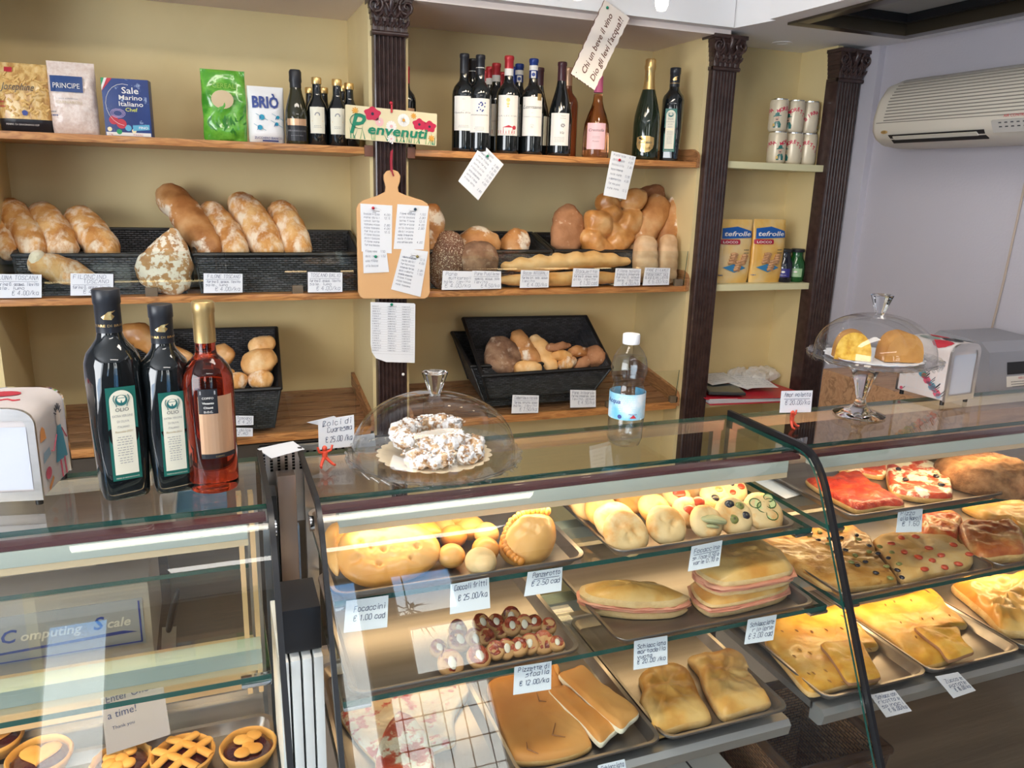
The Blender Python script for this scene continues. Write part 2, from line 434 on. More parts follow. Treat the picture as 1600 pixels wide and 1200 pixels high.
def cyl_fn(c, rad, ang0, off=.0004):
    """x = arc length from ang0 (anticlockwise seen from above is to the right when seen from outside)"""
    c = Vector(c); R = rad+off
    return lambda x, y: c+Vector((R*math.cos(ang0+x/rad), R*math.sin(ang0+x/rad), y))
def rrect(w, h, r, n=4):
    p = []
    for cx, cy, a0 in ((w-r, r, -PI/2), (w-r, h-r, 0), (r, h-r, PI/2), (r, r, PI)):
        for k in range(n+1): a = a0+PI/2*k/n; p.append((cx+r*math.cos(a), cy+r*math.sin(a)))
    return p
def circ(cx, cy, r, n=20, ry=None): return [(cx+r*math.cos(2*PI*i/n), cy+(ry or r)*math.sin(2*PI*i/n)) for i in range(n)]
def _tri(b, p, q, r, fn, mi, d=0):
    P, Q, R = fn(*p), fn(*q), fn(*r); best = 0; k = 0
    for i, (a, c, A, C) in enumerate(((p, q, P, Q), (q, r, Q, R), (r, p, R, P))):
        dv = (fn((a[0]+c[0])/2, (a[1]+c[1])/2)-(A+C)/2).length
        if dv > best: best, k = dv, i
    if best > .00022 and d < 9:
        a, c, e = ((p, q, r), (q, r, p), (r, p, q))[k]; m = ((a[0]+c[0])/2, (a[1]+c[1])/2)
        _tri(b, a, m, e, fn, mi, d+1); _tri(b, m, c, e, fn, mi, d+1); return
    b.bm.faces.new([b.bm.verts.new(v) for v in (P, Q, R)]).material_index = mi
def patch(b, poly, fn, mi=0):
    from mathutils.geometry import tessellate_polygon
    for t in tessellate_polygon([[Vector((x, y, 0)) for x, y in poly]]): _tri(b, *[poly[i] for i in t], fn, mi)
def wpatch(b, x0, x1, y0, y1, fn, nx=8, mi=0, topfn=None):
    """rectangle wrapped by fn with nx columns"""
    for i in range(nx):
        a = x0+(x1-x0)*i/nx; c = x0+(x1-x0)*(i+1)/nx
        ta = topfn(a) if topfn else y1; tb = topfn(c) if topfn else y1
        b.quad([fn(a, y0), fn(c, y0), fn(c, tb), fn(a, ta)], mi)
# ------------------------------------------------------------------ palette
M_cream = noisemat('painted_cream', [(.71,.565,.29), (.75,.61,.325), (.73,.59,.31)], scale=3, rough=.55, bump=.05, bscale=90, spec=.3)
M_cream2 = mat('painted_shelf_cream', (.74, .69, .42), .45, bump=.05)
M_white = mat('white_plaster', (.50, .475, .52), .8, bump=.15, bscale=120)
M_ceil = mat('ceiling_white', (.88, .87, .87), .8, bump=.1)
M_bayceil = mat('shaded_bay_ceiling', (.84, .74, .69), .7)  # white board; the shade under the bulkhead is put into this pinkish tint
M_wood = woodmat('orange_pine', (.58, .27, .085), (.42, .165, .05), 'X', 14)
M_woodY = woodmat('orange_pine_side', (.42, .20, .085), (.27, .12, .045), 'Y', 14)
M_slat = woodmat('pine_slat', (.36, .18, .09), (.25, .115, .05), 'X', 14)
M_dark = noisemat('dark_pilaster_wood', [(.035,.018,.016), (.06,.032,.028)], scale=40, rough=.33, bump=.15, coat=.3)
M_base = noisemat('grey_brown_laminate', [(.06,.048,.036), (.085,.068,.052)], scale=10, rough=.45, stretch=(.1,1,1), bump=.05)
M_steel = noisemat('brushed_steel', [(.55,.53,.51), (.66,.63,.60)], scale=30, rough=.32, stretch=(.06,1,1), bump=.03, metal=.95)
M_tray = noisemat('worn_tray_steel', [(.30,.265,.24), (.40,.355,.325)], scale=22, rough=.36, stretch=(.05,1,1), bump=.03, metal=.9)
M_chrome = mat('chrome', (.8, .8, .82), .08, 1)
M_glass = glassmat('clear_pane')
M_glass2 = glassmat('shelf_pane', (.95, .98, .965))
M_edge = mat('green_glass_edge', (.012, .085, .068), .15, spec=.8)
M_black = mat('black_rubber', (.012, .012, .014), .35)
M_maroon = mat('maroon_trim', (.10, .025, .028), .3)
M_pale = mat('pale_green_enamel', (.50, .53, .47), .35, coat=.2)
M_tan = mat('tan_laminate', (.66, .49, .30), .45)
M_cold = mat('cream_laminate', (.66, .47, .27), .5)
M_brown = noisemat('brown_wood', [(.20,.14,.09), (.26,.19,.125)], scale=20, stretch=(.1,1,1))

# ------------------------------------------------------------------ setting
YB, YF = 2.77, 2.40
b = B(); b.box((-2.6, -2.6, -.05), (2.6, 2.9, 0)); f = struct(b.obj('floor', noisemat('floor_tile', [(.45,.40,.35), (.5,.45,.4)], scale=6, rough=.35)))
b = B(); b.box((-2.6, -2.6, 2.7), (2.6, 2.9, 2.75)); struct(b.obj('ceiling', M_ceil))
b = B(); b.box((-2.6, YB+.02, 0), (2.6, YB+.1, 2.7)); struct(b.obj('wall_back', M_white))
b = B(); b.box((-2.65, -2.6, 0), (-2.6, -2.0, 2.7)); b.box((-2.65, .5, 0), (-2.6, 2.9, 2.7)); b.box((-2.65, -2.0, 0), (-2.6, .5, .65)); b.box((-2.65, -2.0, 2.45), (-2.6, .5, 2.7)); struct(b.obj('wall_left', M_white))
b = B(); b.box((-2.64,-2.0,.65),(-2.61,.5,.70)); b.box((-2.64,-2.0,2.40),(-2.61,.5,2.45)); b.box((-2.64,-2.0,.70),(-2.61,-1.95,2.40)); b.box((-2.64,.45,.70),(-2.61,.5,2.40)); struct(b.obj('window_1', M_steel))
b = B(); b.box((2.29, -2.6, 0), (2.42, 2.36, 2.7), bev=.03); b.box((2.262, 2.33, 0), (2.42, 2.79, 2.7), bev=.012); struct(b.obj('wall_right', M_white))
b = B(); b.box((2.20, -2.5, 0), (2.29, .55, 2.5)); struct(b.obj('dark_reflection_panel', M_dark))  # unseen dark panel, added to darken what the right case glass mirrors
# shop front: a narrow window and a glazed door with bars
HOLES = [(-.97, -.66, .9, 2.66), (.55, .72, .05, 2.66), (.93, 1.33, 2.27, 2.66), (.98, 1.41, 1.93, 2.21), (.80, 1.41, .3, 1.86)]
for h_ in HOLES: portal(*h_)
xs = sorted({-2.6, 2.3}|{h_[0] for h_ in HOLES}|{h_[1] for h_ in HOLES}); zs = sorted({0, 2.7}|{h_[2] for h_ in HOLES}|{h_[3] for h_ in HOLES})
b = B()
for x0, x1 in zip(xs, xs[1:]):
    run = None
    for z0, z1 in zip(zs, zs[1:]):
        hole = any(a < (x0+x1)/2 < c and d < (z0+z1)/2 < e for a, c, d, e in HOLES)
        if not hole: b.box((x0, -2.6, z0), (x1, -2.55, z1))
struct(b.obj('wall_front', mat('dark_shop_front', (.12,.11,.11), .6)))
def wn(name, hs):
    b = B()
    for x0, x1, z0, z1 in hs:
        for p0, p1 in (((x0,z0),(x1,z0+.012)), ((x0,z1-.012),(x1,z1)), ((x0,z0+.012),(x0+.012,z1-.012)), ((x1-.012,z0+.012),(x1,z1-.012))): b.box((p0[0],-2.59,p0[1]),(p1[0],-2.56,p1[1]))
    o = struct(b.obj(name, M_steel))
    for x0, x1, z0, z1 in hs: b = B(); b.box((x0+.012,-2.577,z0+.012),(x1-.012,-2.573,z1-.012)); b.obj('pane', M_glass, o)
    return o
wn('window_2', HOLES[:1]); d_ = wn('door_1', HOLES[1:])
b = B()
for k in range(5): b.box((.86+k*.12, -2.60, .3), (.866+k*.12, -2.594, 1.86))
for k in range(9): b.box((.80, -2.60, .45+k*.16), (1.41, -2.594, .456+k*.16))
b.obj('grille', M_black, d_)
# hanging plant outside the door: leaves against the sky
b = B(); random.seed(3)
for k in range(26):
    a = random.uniform(0, 6.28); l = random.uniform(.08, .2); c0 = Vector((1.12+random.uniform(-.05,.05), -3.1, 2.50)); e = c0+Vector((math.cos(a)*l, random.uniform(-.05,.05), math.sin(a)*l-.04)); b.tube([c0, c0.lerp(e, .5)+Vector((0,0,.015)), e], [.003, .014, .001], 5, flat=.25)
b.tube([(1.12,-3.1,2.5),(1.12,-3.1,2.9)], .005, 5)
tag(b.obj('hanging_plant', mat('plant_green', (.06,.09,.05), .6)), 'leafy hanging plant outside the shop door, seen mirrored in the glass', 'plant')
random.seed(7)
b = B(); b.box((-8, -14, -.1), (8, -2.6, -.05)); struct(b.obj('trim_1', mat('street', (.5,.49,.47), .8)))
b = B(); b.box((-7, -10, -.05), (8, -9.5, 2.0)); o = b.obj('house_front', mat('sunny_facade', (.9,.87,.8), .8)); tag(o, 'sunlit pale house across the street outside the shop', 'building')
# bulkhead, bay ceiling, lowered soffit
b = B(); b.box((-.62, 2.33, 2.14), (1.64, 2.37, 2.70)); struct(b.obj('trim_2', M_ceil))
b = B(); b.box((-.62, 2.37, 2.122), (1.66, YB, 2.16)); struct(b.obj('trim_3', M_bayceil))
b = B()
X0, X1, YH0, YH1 = 1.745, 2.205, .9, 2.17
def sof(poly): b.prism(poly, lambda x, y: Vector((x, y, 2.14)), (0, 0, .2))
sof([(1.64, 2.36), (1.63, 2.8), (2.30, 2.8), (2.30, YH1), (1.68, YH1)]); sof([(1.68, YH1), (X0, YH1), (X0, YH0), (2.02, YH0), (2.02, .2), (1.98, .2)] if False else [(1.68, YH1), (X0, YH1), (X0, YH0), (X0, .2), (1.90, .2)] if False else [(1.655, YH1), (X0, YH1), (X0, .2), (1.742, .2)])
sof([(X1, YH1), (2.30, YH1), (2.30, .2), (X1, .2)]); sof([(X0, YH0), (X1, YH0), (X1, .2), (X0, .2)])
struct(b.obj('trim_4', M_ceil))
t = thing('ceiling_hatch', 'dark framed grey panel set in the lowered ceiling above the air conditioner', 'ceiling panel', (1.97, 1.5, 2.14))
b = B()
for p0, p1 in (((X0-.012,YH1-.035,2.132),(X1+.012,YH1+.012,2.20)), ((X0-.012,YH0,2.132),(X0+.035,YH1-.035,2.20)), ((X1-.035,YH0,2.132),(X1+.012,YH1-.035,2.20))): b.box(p0, p1, bev=.004)
b.obj('frame', mat('bronze_frame', (.08,.065,.045), .3, .6), t)
b = B(); b.box((X0+.035, YH0, 2.19), (X1-.035, YH1-.035, 2.21)); b.obj('panel', mat('grey_panel', (.38,.39,.39), .7), t)
b = B(); b.box((X0+.05,YH1-.07,2.165),(X1-.05,YH1-.05,2.19)); b.box((X1-.07,YH0,2.165),(X1-.05,YH1-.07,2.19)); b.obj('inner_rim', M_black, t)
c = PZ(1222, 67, 2.14)
t = thing('recessed_spotlight', 'small round white spotlight sunk in the ceiling above the corner shelves', 'ceiling light', c)
b = B(); b.lathe([(.020, .02), (.020, -.001), (.034, -.002), (.034, 0.002)], c, 24); b.obj('trim_ring', M_ceil, t)
b = B(); b.lathe([(0, .012), (.0195, .012), (.0195, .02), (0,.02)], c, 20); b.obj('lens', M_black, t)

# ------------------------------------------------------------------ shelving bays
def side_panel(t, x0, x1, y0=YF+.01, y1=YB, z0=0.0, z1=2.122):
    b = B(); b.box((x0, y0, z0), (x1, y1, z1)); b.obj('side_panel', M_cream, t)
def rail_side(t, x, w, z0, z1, dy0=YF, dy1=YB-.005, h=.045):
    """wooden cheek along the shelf side, rounded nose"""
    b = B(); hh = h
    poly = [(dy0-.004, z0-.012), (dy0-.004, z0+hh*.55), (dy0+.006, z0+hh*.8), (dy0+.03, z0+hh), (dy1, z1+hh), (dy1, z1)]
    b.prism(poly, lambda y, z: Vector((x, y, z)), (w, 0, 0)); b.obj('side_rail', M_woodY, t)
def lip(t, x0, x1, z0, z1, y, clips, tilt=.012, lend=True):
    o = []
    b = B(); b.prism([(y, z0), (y-tilt, z1), (y-tilt+.004, z1), (y+.004, z0)], lambda yy, z: Vector((x0, yy, z)), (x1-x0, 0, 0), 1, 0)
    g = b.obj('glass_lip', [M_glass, M_edge], t, smooth=0)
    for cx in clips:
        b = B(); b.box((cx-.016, y-.008, z0-.004), (cx+.016, y+.008, z0+.022), bev=.002); b.obj('lip_clip', mat('smoked_clip', (.16,.12,.08), .25), t)
def bay(name, label, x0, x1, back_x0=None):
    t = thing(name, label, 'shelving', ((x0+x1)/2, 2.6, 0))
    b = B(); b.box((x0, YB-.005, 0), (x1, YB+.015, 2.122)); b.obj('back_panel', M_cream, t)
    return t
def shelf(t, x0, x1, z, name='shelf', th=.02):
    b = B(); b.box((x0, YF, z-th), (x1, YB-.006, z), bev=.004); b.obj(name, M_wood, t)
def slatted(t, x0, x1, zf, zb, n=6):
    b = B(); b.box((x0, YF-.004, zf-.022), (x1, YF+.016, zf+.004), bev=.004); b.obj('front_rail', M_wood, t)
    y0 = YF+.02; wd = (YB-.02-y0)/n
    for i in range(n):
        y = y0+i*wd; z = zf+(zb-zf)*(i+.5)/n-.004; b = B(); b.box((x0, y+.004, z-.012), (x1, y+wd-.006, z), bev=.002, rot=Matrix.Rotation(math.atan2(zb-zf, YB-YF), 3, 'X'))
        b.obj('slat', M_slat, t)
XL0, XL1, XR0, XR1 = -.545, .458, .575, 1.598
bl = bay('shelving_unit', 'cream wall shelving with pine boards left of the Benvenuti sign', XL0, XL1)
side_panel(bl, XL0-.03, XL0); side_panel(bl, XL1, XL1+.055)
shelf(bl, XL0, XL1, 1.717); shelf(bl, XL0, XL1, 1.288)
slatted(bl, XL0+.012, XL1-.012, .853, .905)
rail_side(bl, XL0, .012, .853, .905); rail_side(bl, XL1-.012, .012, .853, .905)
lip(bl, XL0+.02, .448, 1.290, 1.413, YF+.012, (-.163, .236))
lip(bl, XL0+.02, .40, .857, .985, YF+.004, (-.2, .38))
b = B(); b.box((XL0, YF+.003, .05), (XL1, YF+.02, .826)); b.box((XL0, YF+.001, .60),(XL1,YF+.003,.605)); b.obj('base_panel', M_base, bl)
br = bay('shelving_unit', 'cream wall shelving with pine boards right of the Benvenuti sign', XR0, XR1)
side_panel(br, XR0-.06, XR0); side_panel(br, XR1, XR1+.06)
shelf(br, XR0, XR1, 1.717); shelf(br, XR0, XR1, 1.288)
slatted(br, XR0+.012, XR1-.012, .853, .905)
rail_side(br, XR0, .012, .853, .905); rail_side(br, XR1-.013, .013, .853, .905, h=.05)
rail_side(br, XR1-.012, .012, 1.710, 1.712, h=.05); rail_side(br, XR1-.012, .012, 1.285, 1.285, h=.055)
lip(br, .60, 1.585, 1.290, 1.412, YF+.012, (.80, 1.19, 1.56))
lip(br, .62, 1.585, .857, .980, YF+.004, (.86, 1.31, 1.575))
b = B(); b.box((XR0, YF+.1, .05), (XR1, YF+.12, .80)); b.obj('base_panel', M_cream, br)
bn = thing('corner_shelving', 'narrow cream shelf niche between the two dark columns on the right', 'shelving', (1.9, 2.5, 0))
b = B(); b.box((1.66, 2.60, 0), (2.17, 2.615, 2.14)); b.obj('back_panel', M_cream, bn)
for x0, x1 in ((1.660, 1.682), (2.148, 2.172)):
    b = B(); b.box((x0, 2.41, 0), (x1, 2.60, 2.14)); b.obj('side_panel', M_cream, bn)
for z in (1.726, 1.290, .846):
    b = B(); b.box((1.684, 2.405, z-.024), (2.147, 2.599, z), bev=.002); b.obj('shelf', M_cream2, bn)

# ------------------------------------------------------------------ fluted pilasters with leafy capitals
def pilaster(x0, x1, y, label, ztop=2.035):
    xc = (x0+x1)/2; wd = x1-x0; t = thing('pilaster', label, 'column', (xc, y, 0))
    n = 7; poly = [(x0, y+.045), (x0, y)]; m_ = .006; fw = (wd-2*m_)/n
    poly += [(x0+m_*.5, y-.012)]
    for i in range(n):
        a = x0+m_+i*fw
        for k in range(7):
            th = PI*k/6; poly.append((a+fw/2-math.cos(th)*fw*.40, y-.014+math.sin(th)*.008))
    poly += [(x1-m_*.5, y-.012), (x1, y), (x1, y+.045)]
    b = B(); b.prism(poly, lambda x, yy: Vector((x, yy, 0)), (0, 0, ztop)); b.obj('shaft', M_dark, t, smooth=35)
    b = B(); zc = ztop
    b.tube([(x0-.004, y-.016, zc), (x1+.004, y-.016, zc)], .007, 10); b.box((x0-.004, y-.018, zc-.006), (x1+.004, y+.04, zc+.006))
    # bell of the capital, widening upwards
    for k in range(6):
        z = zc+.008+k*.0145; e = .001+.0022*k; b.box((x0-e, y-.016-e, z), (x1+e, y+.04, z+.0155))
    b.box((x0-.018, y-.034, zc+.092), (x1+.018, y+.04, zc+.105), bev=.003)
    # volutes
    for sx in (-1, 1):
        cx = xc+sx*(wd/2-.004); pts = []; rr = []
        for k in range(22):
            th = k*.42; r = .024*(1-k/26); pts.append((cx+sx*r*math.cos(th+2.0), y-.03-.001*k*.3, zc+.070+r*math.sin(th+2.0))); rr.append(.0055*(1-k/40))
        b.tube(pts, rr, 8)
    # acanthus leaves: curved tapering lobes
    for row, (zz, cnt, hh) in enumerate(((zc+.006, 5, .040), (zc+.030, 4, .046))):
        for i in range(cnt):
            lx = x0+wd*(i+.5)/cnt; pts = []; rr = []
            for k in range(7):
                f_ = k/6; pts.append((lx, y-.018-.014*f_**2-.006*row, zz+hh*math.sin(f_*1.9)/math.sin(1.57))); rr.append(.0115*(1-.55*f_**2)*(1-.35*row*0))
            b.tube(pts, rr, 8, flat=.35, up=(0, 1, 0))
            for s_ in (-1, 1):
                b.tube([(lx+s_*.003, y-.022-.006*row, zz+.012), (lx+s_*.011, y-.027-.006*row, zz+.022), (lx+s_*.013, y-.032-.006*row, zz+.030)], [.004, .0045, .002], 6)
    # centre ornament
    b.tube([(xc, y-.03, zc+.060), (xc, y-.040, zc+.080), (xc, y-.036, zc+.098)], [.007, .009, .006], 8)
    for s_ in (-1, 1): b.tube([(xc+s_*.004, y-.03, zc+.055), (xc+s_*.016, y-.036, zc+.078), (xc+s_*.024, y-.034, zc+.074)], [.004, .004, .002], 6)
    b.obj('capital', M_dark, t, smooth=50)
    return t
pilaster(.468, .566, YF, 'dark fluted column behind the Benvenuti sign and the cutting board', 2.03)
pilaster(1.612, 1.712, YF, 'dark fluted column between the bread shelves and the beer niche', 2.022)
pilaster(2.143, 2.250, YF, 'dark fluted column beside the white wall at the right', 2.022)
for x0, x1, sd in ((.440,.466,'left'), (.568,.592,'right')):
    b = B(); b.box((x0, YF-.006, 1.690), (x1, YF-.001, 1.722), bev=.001)
    o = b.obj('edge_block', mat('dark_pine', (.16,.065,.04), .4)); tag(o, 'small dark wooden block on the top shelf edge just %s of the first column' % sd, 'block')
# ------------------------------------------------------------------ display cases
PROF = [(1.120,1.157),(1.105,1.1565),(1.092,1.1535),(1.078,1.147),(1.064,1.135),(1.052,1.121),(1.040,1.102),(1.028,1.078),(1.014,1.050),(1.0,1.020),(.915,.845),(.830,.670),(.66,.320)]
def yprof(z):
    for (ya, za), (yb, zb) in zip(PROF, PROF[1:]):
        if zb <= z <= za: return ya+(yb-ya)*(za-z)/max(1e-6, za-zb)
    return PROF[-1][0]
def curved(b, x0, x1, th, mi=0, mi_e=1, pr=PROF):
    n = len(pr); out = []; 
    for i, (y, z) in enumerate(pr):
        a = pr[max(0, i-1)]; c = pr[min(n-1, i+1)]; t = Vector((c[0]-a[0], c[1]-a[1])).normalized(); nn = Vector((-t.y, t.x))
        if nn.x < 0 and nn.y < 0 : nn = -nn
        out.append((y+nn.x*th*(1 if nn.x > 0 else -1)*1, z-abs(nn.y)*th))
    poly = pr+out[::-1]
    V = [[b.bm.verts.new((x, y, z)) for y, z in poly] for x in (x0, x1)]; m = len(poly)
    for i in range(m):
        f = b.bm.faces.new((V[0][i], V[0][(i+1) % m], V[1][(i+1) % m], V[1][i])); f.material_index = mi_e if i in (n-1, m-1) else mi
    for k in range(n-1):
        for s_ in (0, 1):
            q = [V[s_][k], V[s_][k+1], V[s_][m-2-k], V[s_][m-1-k]]; f = b.bm.faces.new(q if s_ else q[::-1]); f.material_index = mi_e
def pane(b, p0, p1, mi=0, mi_e=1):
    n0 = len(b.bm.faces); b.box(p0, p1); b.bm.faces.ensure_lookup_table(); fs = b.bm.faces[n0:]
    ext = [abs(p1[i]-p0[i]) for i in range(3)]; thin = ext.index(min(ext))
    for f in fs:
        f.normal_update(); f.material_index = mi if abs(f.normal[thin]) > .9 else mi_e
M_lamp = mat('warm_tube', (1, .72, .38), emit=9)
M_cool = mat('cool_panel_case', (.8,.8,.8), .4)
def lamp(t, x0, x1, y, z, power, tint=(1, .70, .38), name='lamp_housing', d=.035, h=.0235):
    b = B(); b.box((x0, y, z), (x1, y+d, z+h), bev=.003); b.obj(name, M_pale, t)
    b = B(); b.box((x0, y+.001, z-.010), (x1, y+.004, z)); b.obj('lamp_shield', M_tan, t)
    b = B(); b.tube([(x0+.02, y+d*.6, z-.007), (x1-.02, y+d*.6, z-.007)], .005, 10); b.obj('lamp_tube', M_lamp, t)
    l = bpy.data.lights.new('lamp_light', 'AREA'); l.shape = 'RECTANGLE'; l.size = x1-x0-.04; l.size_y = .02; l.energy = power; l.color = tint
    o = bpy.data.objects.new('lamp_light', l); COL.objects.link(o); o.parent = t; o.location = Vector(((x0+x1)/2, y+d*.6, z-.013))-t.location
Z1, Z2, Z3 = 1.030, .905, .755
YT1, YT2, YT3 = 1.035, .975, .897
def case(label, x0, x1, shelves, zdeck, ydeck, rail=(None, None), lamps=(), bx=None):
    b0, b1 = bx or (x0, x1)
    t = thing('display_case', label, 'display case', ((x0+x1)/2, 1.2, 0))
    b = B(); pane(b, (x0, 1.122, 1.149), (x1, 1.335, 1.157)); b.obj('top_glass', [M_glass, M_edge], t, smooth=0)
    b = B(); b.box((x0+.004, 1.096, 1.1405), (x1-.004, 1.118, 1.1470)); b.obj('top_trim', M_maroon, t)
    b = B(); curved(b, x0, x1, .005); o = b.obj('front_glass', [M_glass, M_edge], t, smooth=30)
    for z, y in shelves:
        b = B(); pane(b, (x0+.012, y, z-.008), (x1-.012, 1.345, z)); b.obj('glass_shelf', [M_glass2, M_edge], t, smooth=0)
        for x in (x0+.012, x1-.052):
            b = B(); b.box((x, y-.004, z-.014), (x+.04, y+.02, z-.0075), bev=.002); b.obj('shelf_bracket', M_chrome, t)
    # deck, kick panel and back frame
    rx0, rx1 = rail[0] or x0+.02, rail[1] or x1-.02
    b = B(); b.box((rx0, ydeck+.03, zdeck-.02), (rx1, 1.345, zdeck-.006)); b.obj('deck', M_steel, t)
    b = B(); pr = [(ydeck+.035, zdeck-.006), (ydeck+.008, zdeck-.006), (ydeck, zdeck-.014), (ydeck+.004, zdeck-.034), (ydeck+.012, zdeck-.040), (ydeck+.035, zdeck-.040)]
    b.prism(pr, lambda y, z: Vector((rx0, y, z)), (rx1-rx0, 0, 0)); b.obj('front_rail', mat('satin_rail', (.72,.70,.67), .3, .85), t)
    b = B(); b.box((b0+.01, .70, .28), (b1-.01, 1.34, .30)); b.obj('base_floor', M_brown, t)
    b = B(); b.box((b0+.01, .62, 0), (b1-.01, 1.34, .28)); b.obj('base', M_base, t)
    b = B()
    for x in (x0+.006, x1-.026): b.box((x, 1.338, .28), (x+.02, 1.352, 1.148))
    b.box((x0+.026, 1.338, zdeck-.02), (x1-.026, 1.352, zdeck+.006)); b.box((x0+.006, 1.330, 1.125), (x1-.006, 1.352, 1.148)); b.obj('back_frame', M_steel, t)
    for (yy, zz, pw) in lamps: lamp(t, x0+.03, x1-.03, yy, zz, pw)
    return t
def gasket(t, x, w=.006, pr=None, top=True):
    pr = pr or PROF; b = B(); pts = ([(1.335, 1.158)] if top else [])+[(y-.002, z+.001) for y, z in pr]
    V = []
    n = len(pts)
    for i, (y, z) in enumerate(pts):
        a = pts[max(0, i-1)]; c = pts[min(n-1, i+1)]; tt = Vector((c[0]-a[0], c[1]-a[1])).normalized(); nn = Vector((tt.y, -tt.x))
        V.append([b.bm.verts.new((xx, y+nn.x*o_, z+nn.y*o_)) for xx, o_ in ((x, -.0025), (x+w, -.0025), (x+w, .010), (x, .010))])
    for i in range(n-1):
        for k in range(4): b.bm.faces.new((V[i][k], V[i][(k+1) % 4], V[i+1][(k+1) % 4], V[i+1][k]))
    b.bm.faces.new(V[0]); b.bm.faces.new(V[-1][::-1])
    b.obj('edge_gasket', M_black, t, smooth=30)
cm = case('middle glass display case full of focaccia rolls, sandwiches and pizza', .124, 1.010, [(Z1, YT1), (Z2, YT2)], Z3, YT3, (.135, .877), [(1.095, 1.1165, .75), (1.20, Z1-.042, .25), (1.16, Z2-.042, .22)], bx=(.124, .93))
gasket(cm, .120, .007)
cr_ = case('right glass display case with slices of pizza, olive focaccia and yellow schiacciata', 1.020, 2.26, [(Z1, YT1), (Z2, YT2)], Z3, YT3, (.948, 2.2), [(1.095, 1.1165, 1.15), (1.20, Z1-.042, 1.0), (1.10, Z2-.042, 1.9)], bx=(.935, 2.26))
gasket(cr_, 1.013, .007)
cl = case('left glass display case with jam tartlets under the wine bottles', -1.0, .055, [(.955, 1.0)], .70, .93, (-.98, .04), [(1.095, 1.1165, .9)])
gasket(cl, .053, .008)
lamp(cl, -.95, .035, 1.09, .915, .9, h=.026)
b = B(); b.box((-.98, 1.30, .735), (.03, 1.325, .825)); b.obj('back_board', M_cold, cl)
for x in (.018, .036):
    b = B(); b.box((x-.004, 1.26, .75), (x+.004, 1.28, 1.12)); b.obj('upright', M_cold, cl)
# steel post between the two cases, with the slotted vent strip
t = thing('steel_post', 'slotted steel upright in the gap between the left and middle cases', 'post', (.09, 1.3, 0))
def slotted(x0, x1, y, z0, z1, xs, zs0, zs1, wslot=.005):
    b = B(); cur = x0
    for x in xs: b.box((cur, y, z0), (x, y+.002, z1)); b.box((x, y, z0), (x+wslot, y+.002, zs0)); b.box((x, y, zs1), (x+wslot, y+.002, z1)); cur = x+wslot
    b.box((cur, y, z0), (x1, y+.002, z1)); b.box((x0-.0, y+.012, z0), (x1, y+.014, z1), 1)
    for x in xs:
        for k in range(1, 6): z = zs0+(zs1-zs0)*k/6; b.box((x, y+.0005, z-.0005), (x+wslot, y+.0015, z+.0005))
    b.obj('vent_plate', [M_steel, M_black], t)
slotted(.058, .290, 1.358, 1.02, 1.165, [.062+.0125*k for k in range(18)], 1.118, 1.152)
b = B(); b.box((.082, 1.30, 0), (.112, 1.33, 1.13), bev=.002); b.obj('upright', mat('bronze_steel', (.33,.24,.19), .3, .7), t)
b = B(); b.box((.070, 1.29, 0), (.079, 1.34, 1.10)); b.obj('black_seal', M_black, t)
b = B(); b.box((.056, 1.335, 0), (.118, 1.350, 1.02)); b.obj('back_plate', mat('reflection_blue_steel', (.35,.42,.52), .18, .9), t)  # blue of the reflections on bare metal is put into the plate colour
for x in (.060, .114):
    b = B(); b.tube([(x, 1.12, 1.118), (x+.006, 1.12, 1.118)], .012, 16); b.obj('hinge', M_chrome, t)
t = thing('radiator_panel', 'white ribbed panel low in the gap between two display cases', 'panel', (.09, 1.1, 0))
b = B()
for k, x in enumerate((.062, .078, .094, .110)):
    b.box((x-.007, 1.02, .15), (x+.006, 1.20, .955), bev=.002)
b.box((.056, 1.2, .15), (.118, 1.21, .95)); b.obj('rib', mat('white_enamel', (.8,.8,.77), .35), t)
b = B(); b.box((.062, 1.03, .962), (.116, 1.12, 1.03), bev=.003); b.box((.066,1.04,.956),(.112,1.10,.963)); b.obj('connector', M_black, t)

# ------------------------------------------------------------------ steel trays
def tray(label, x0, x1, y0, y1, z, rim=.016, mt=None, parent=None, tilt=0):
    b = B(); w_, d = x1-x0, y1-y0; R = .018
    lv = [(0, 0.0, R*.8), (.006, rim*.5, R), (.009, rim, R*1.15), (.014, rim+.0015, R*1.3), (.0145, rim-.0015, R*1.3)]
    rings = []
    ins = .010
    for e, h, r in lv:
        ox, oy = x0+ins-e, y0+ins-e; P = rrect(w_-2*(ins-e), d-2*(ins-e), r, 5); rings.append([b.bm.verts.new((ox+px, oy+py, z+.001+h)) for px, py in P])
    b.bm.faces.new(rings[0])
    for A, C in zip(rings, rings[1:]):
        for i in range(len(A)): b.bm.faces.new((A[i], A[(i+1) % len(A)], C[(i+1) % len(A)], C[i]))
    b.bm.normal_update(); b.noflip = True
    o = b.obj('baking_tray', mt or M_tray, None, smooth=40); md = o.modifiers.new('s', 'SOLIDIFY'); md.thickness = .0009; md.offset = -1
    tag(o, label, 'tray'); return o
TR = {}
def T(k, label, *a, **kw): TR[k] = tray(label, *a, **kw)
T('a1', 'steel tray under the big dimpled focaccia and the panzerotto, top shelf', .137, .530, 1.024, 1.335, Z1)
T('a2', 'steel tray crowded with round topped focaccine, top shelf', .588, .948, 1.024, 1.335, Z1)
T('a3', 'steel tray holding pizza slices on the top shelf of the right case', 1.075, 1.470, 1.024, 1.335, Z1)
T('a4', 'steel tray under the round brown cake', 1.520, 2.05, 1.024, 1.335, Z1)
T('b1', 'steel tray carrying the small red pizzette', .150, .500, .966, 1.33, Z2)
T('b2', 'steel tray under the two ham focaccia sandwiches', .572, .958, .966, 1.33, Z2)
T('b3', 'steel tray under the olive and tomato focaccia slabs', 1.030, 1.400, .966, 1.33, Z2)
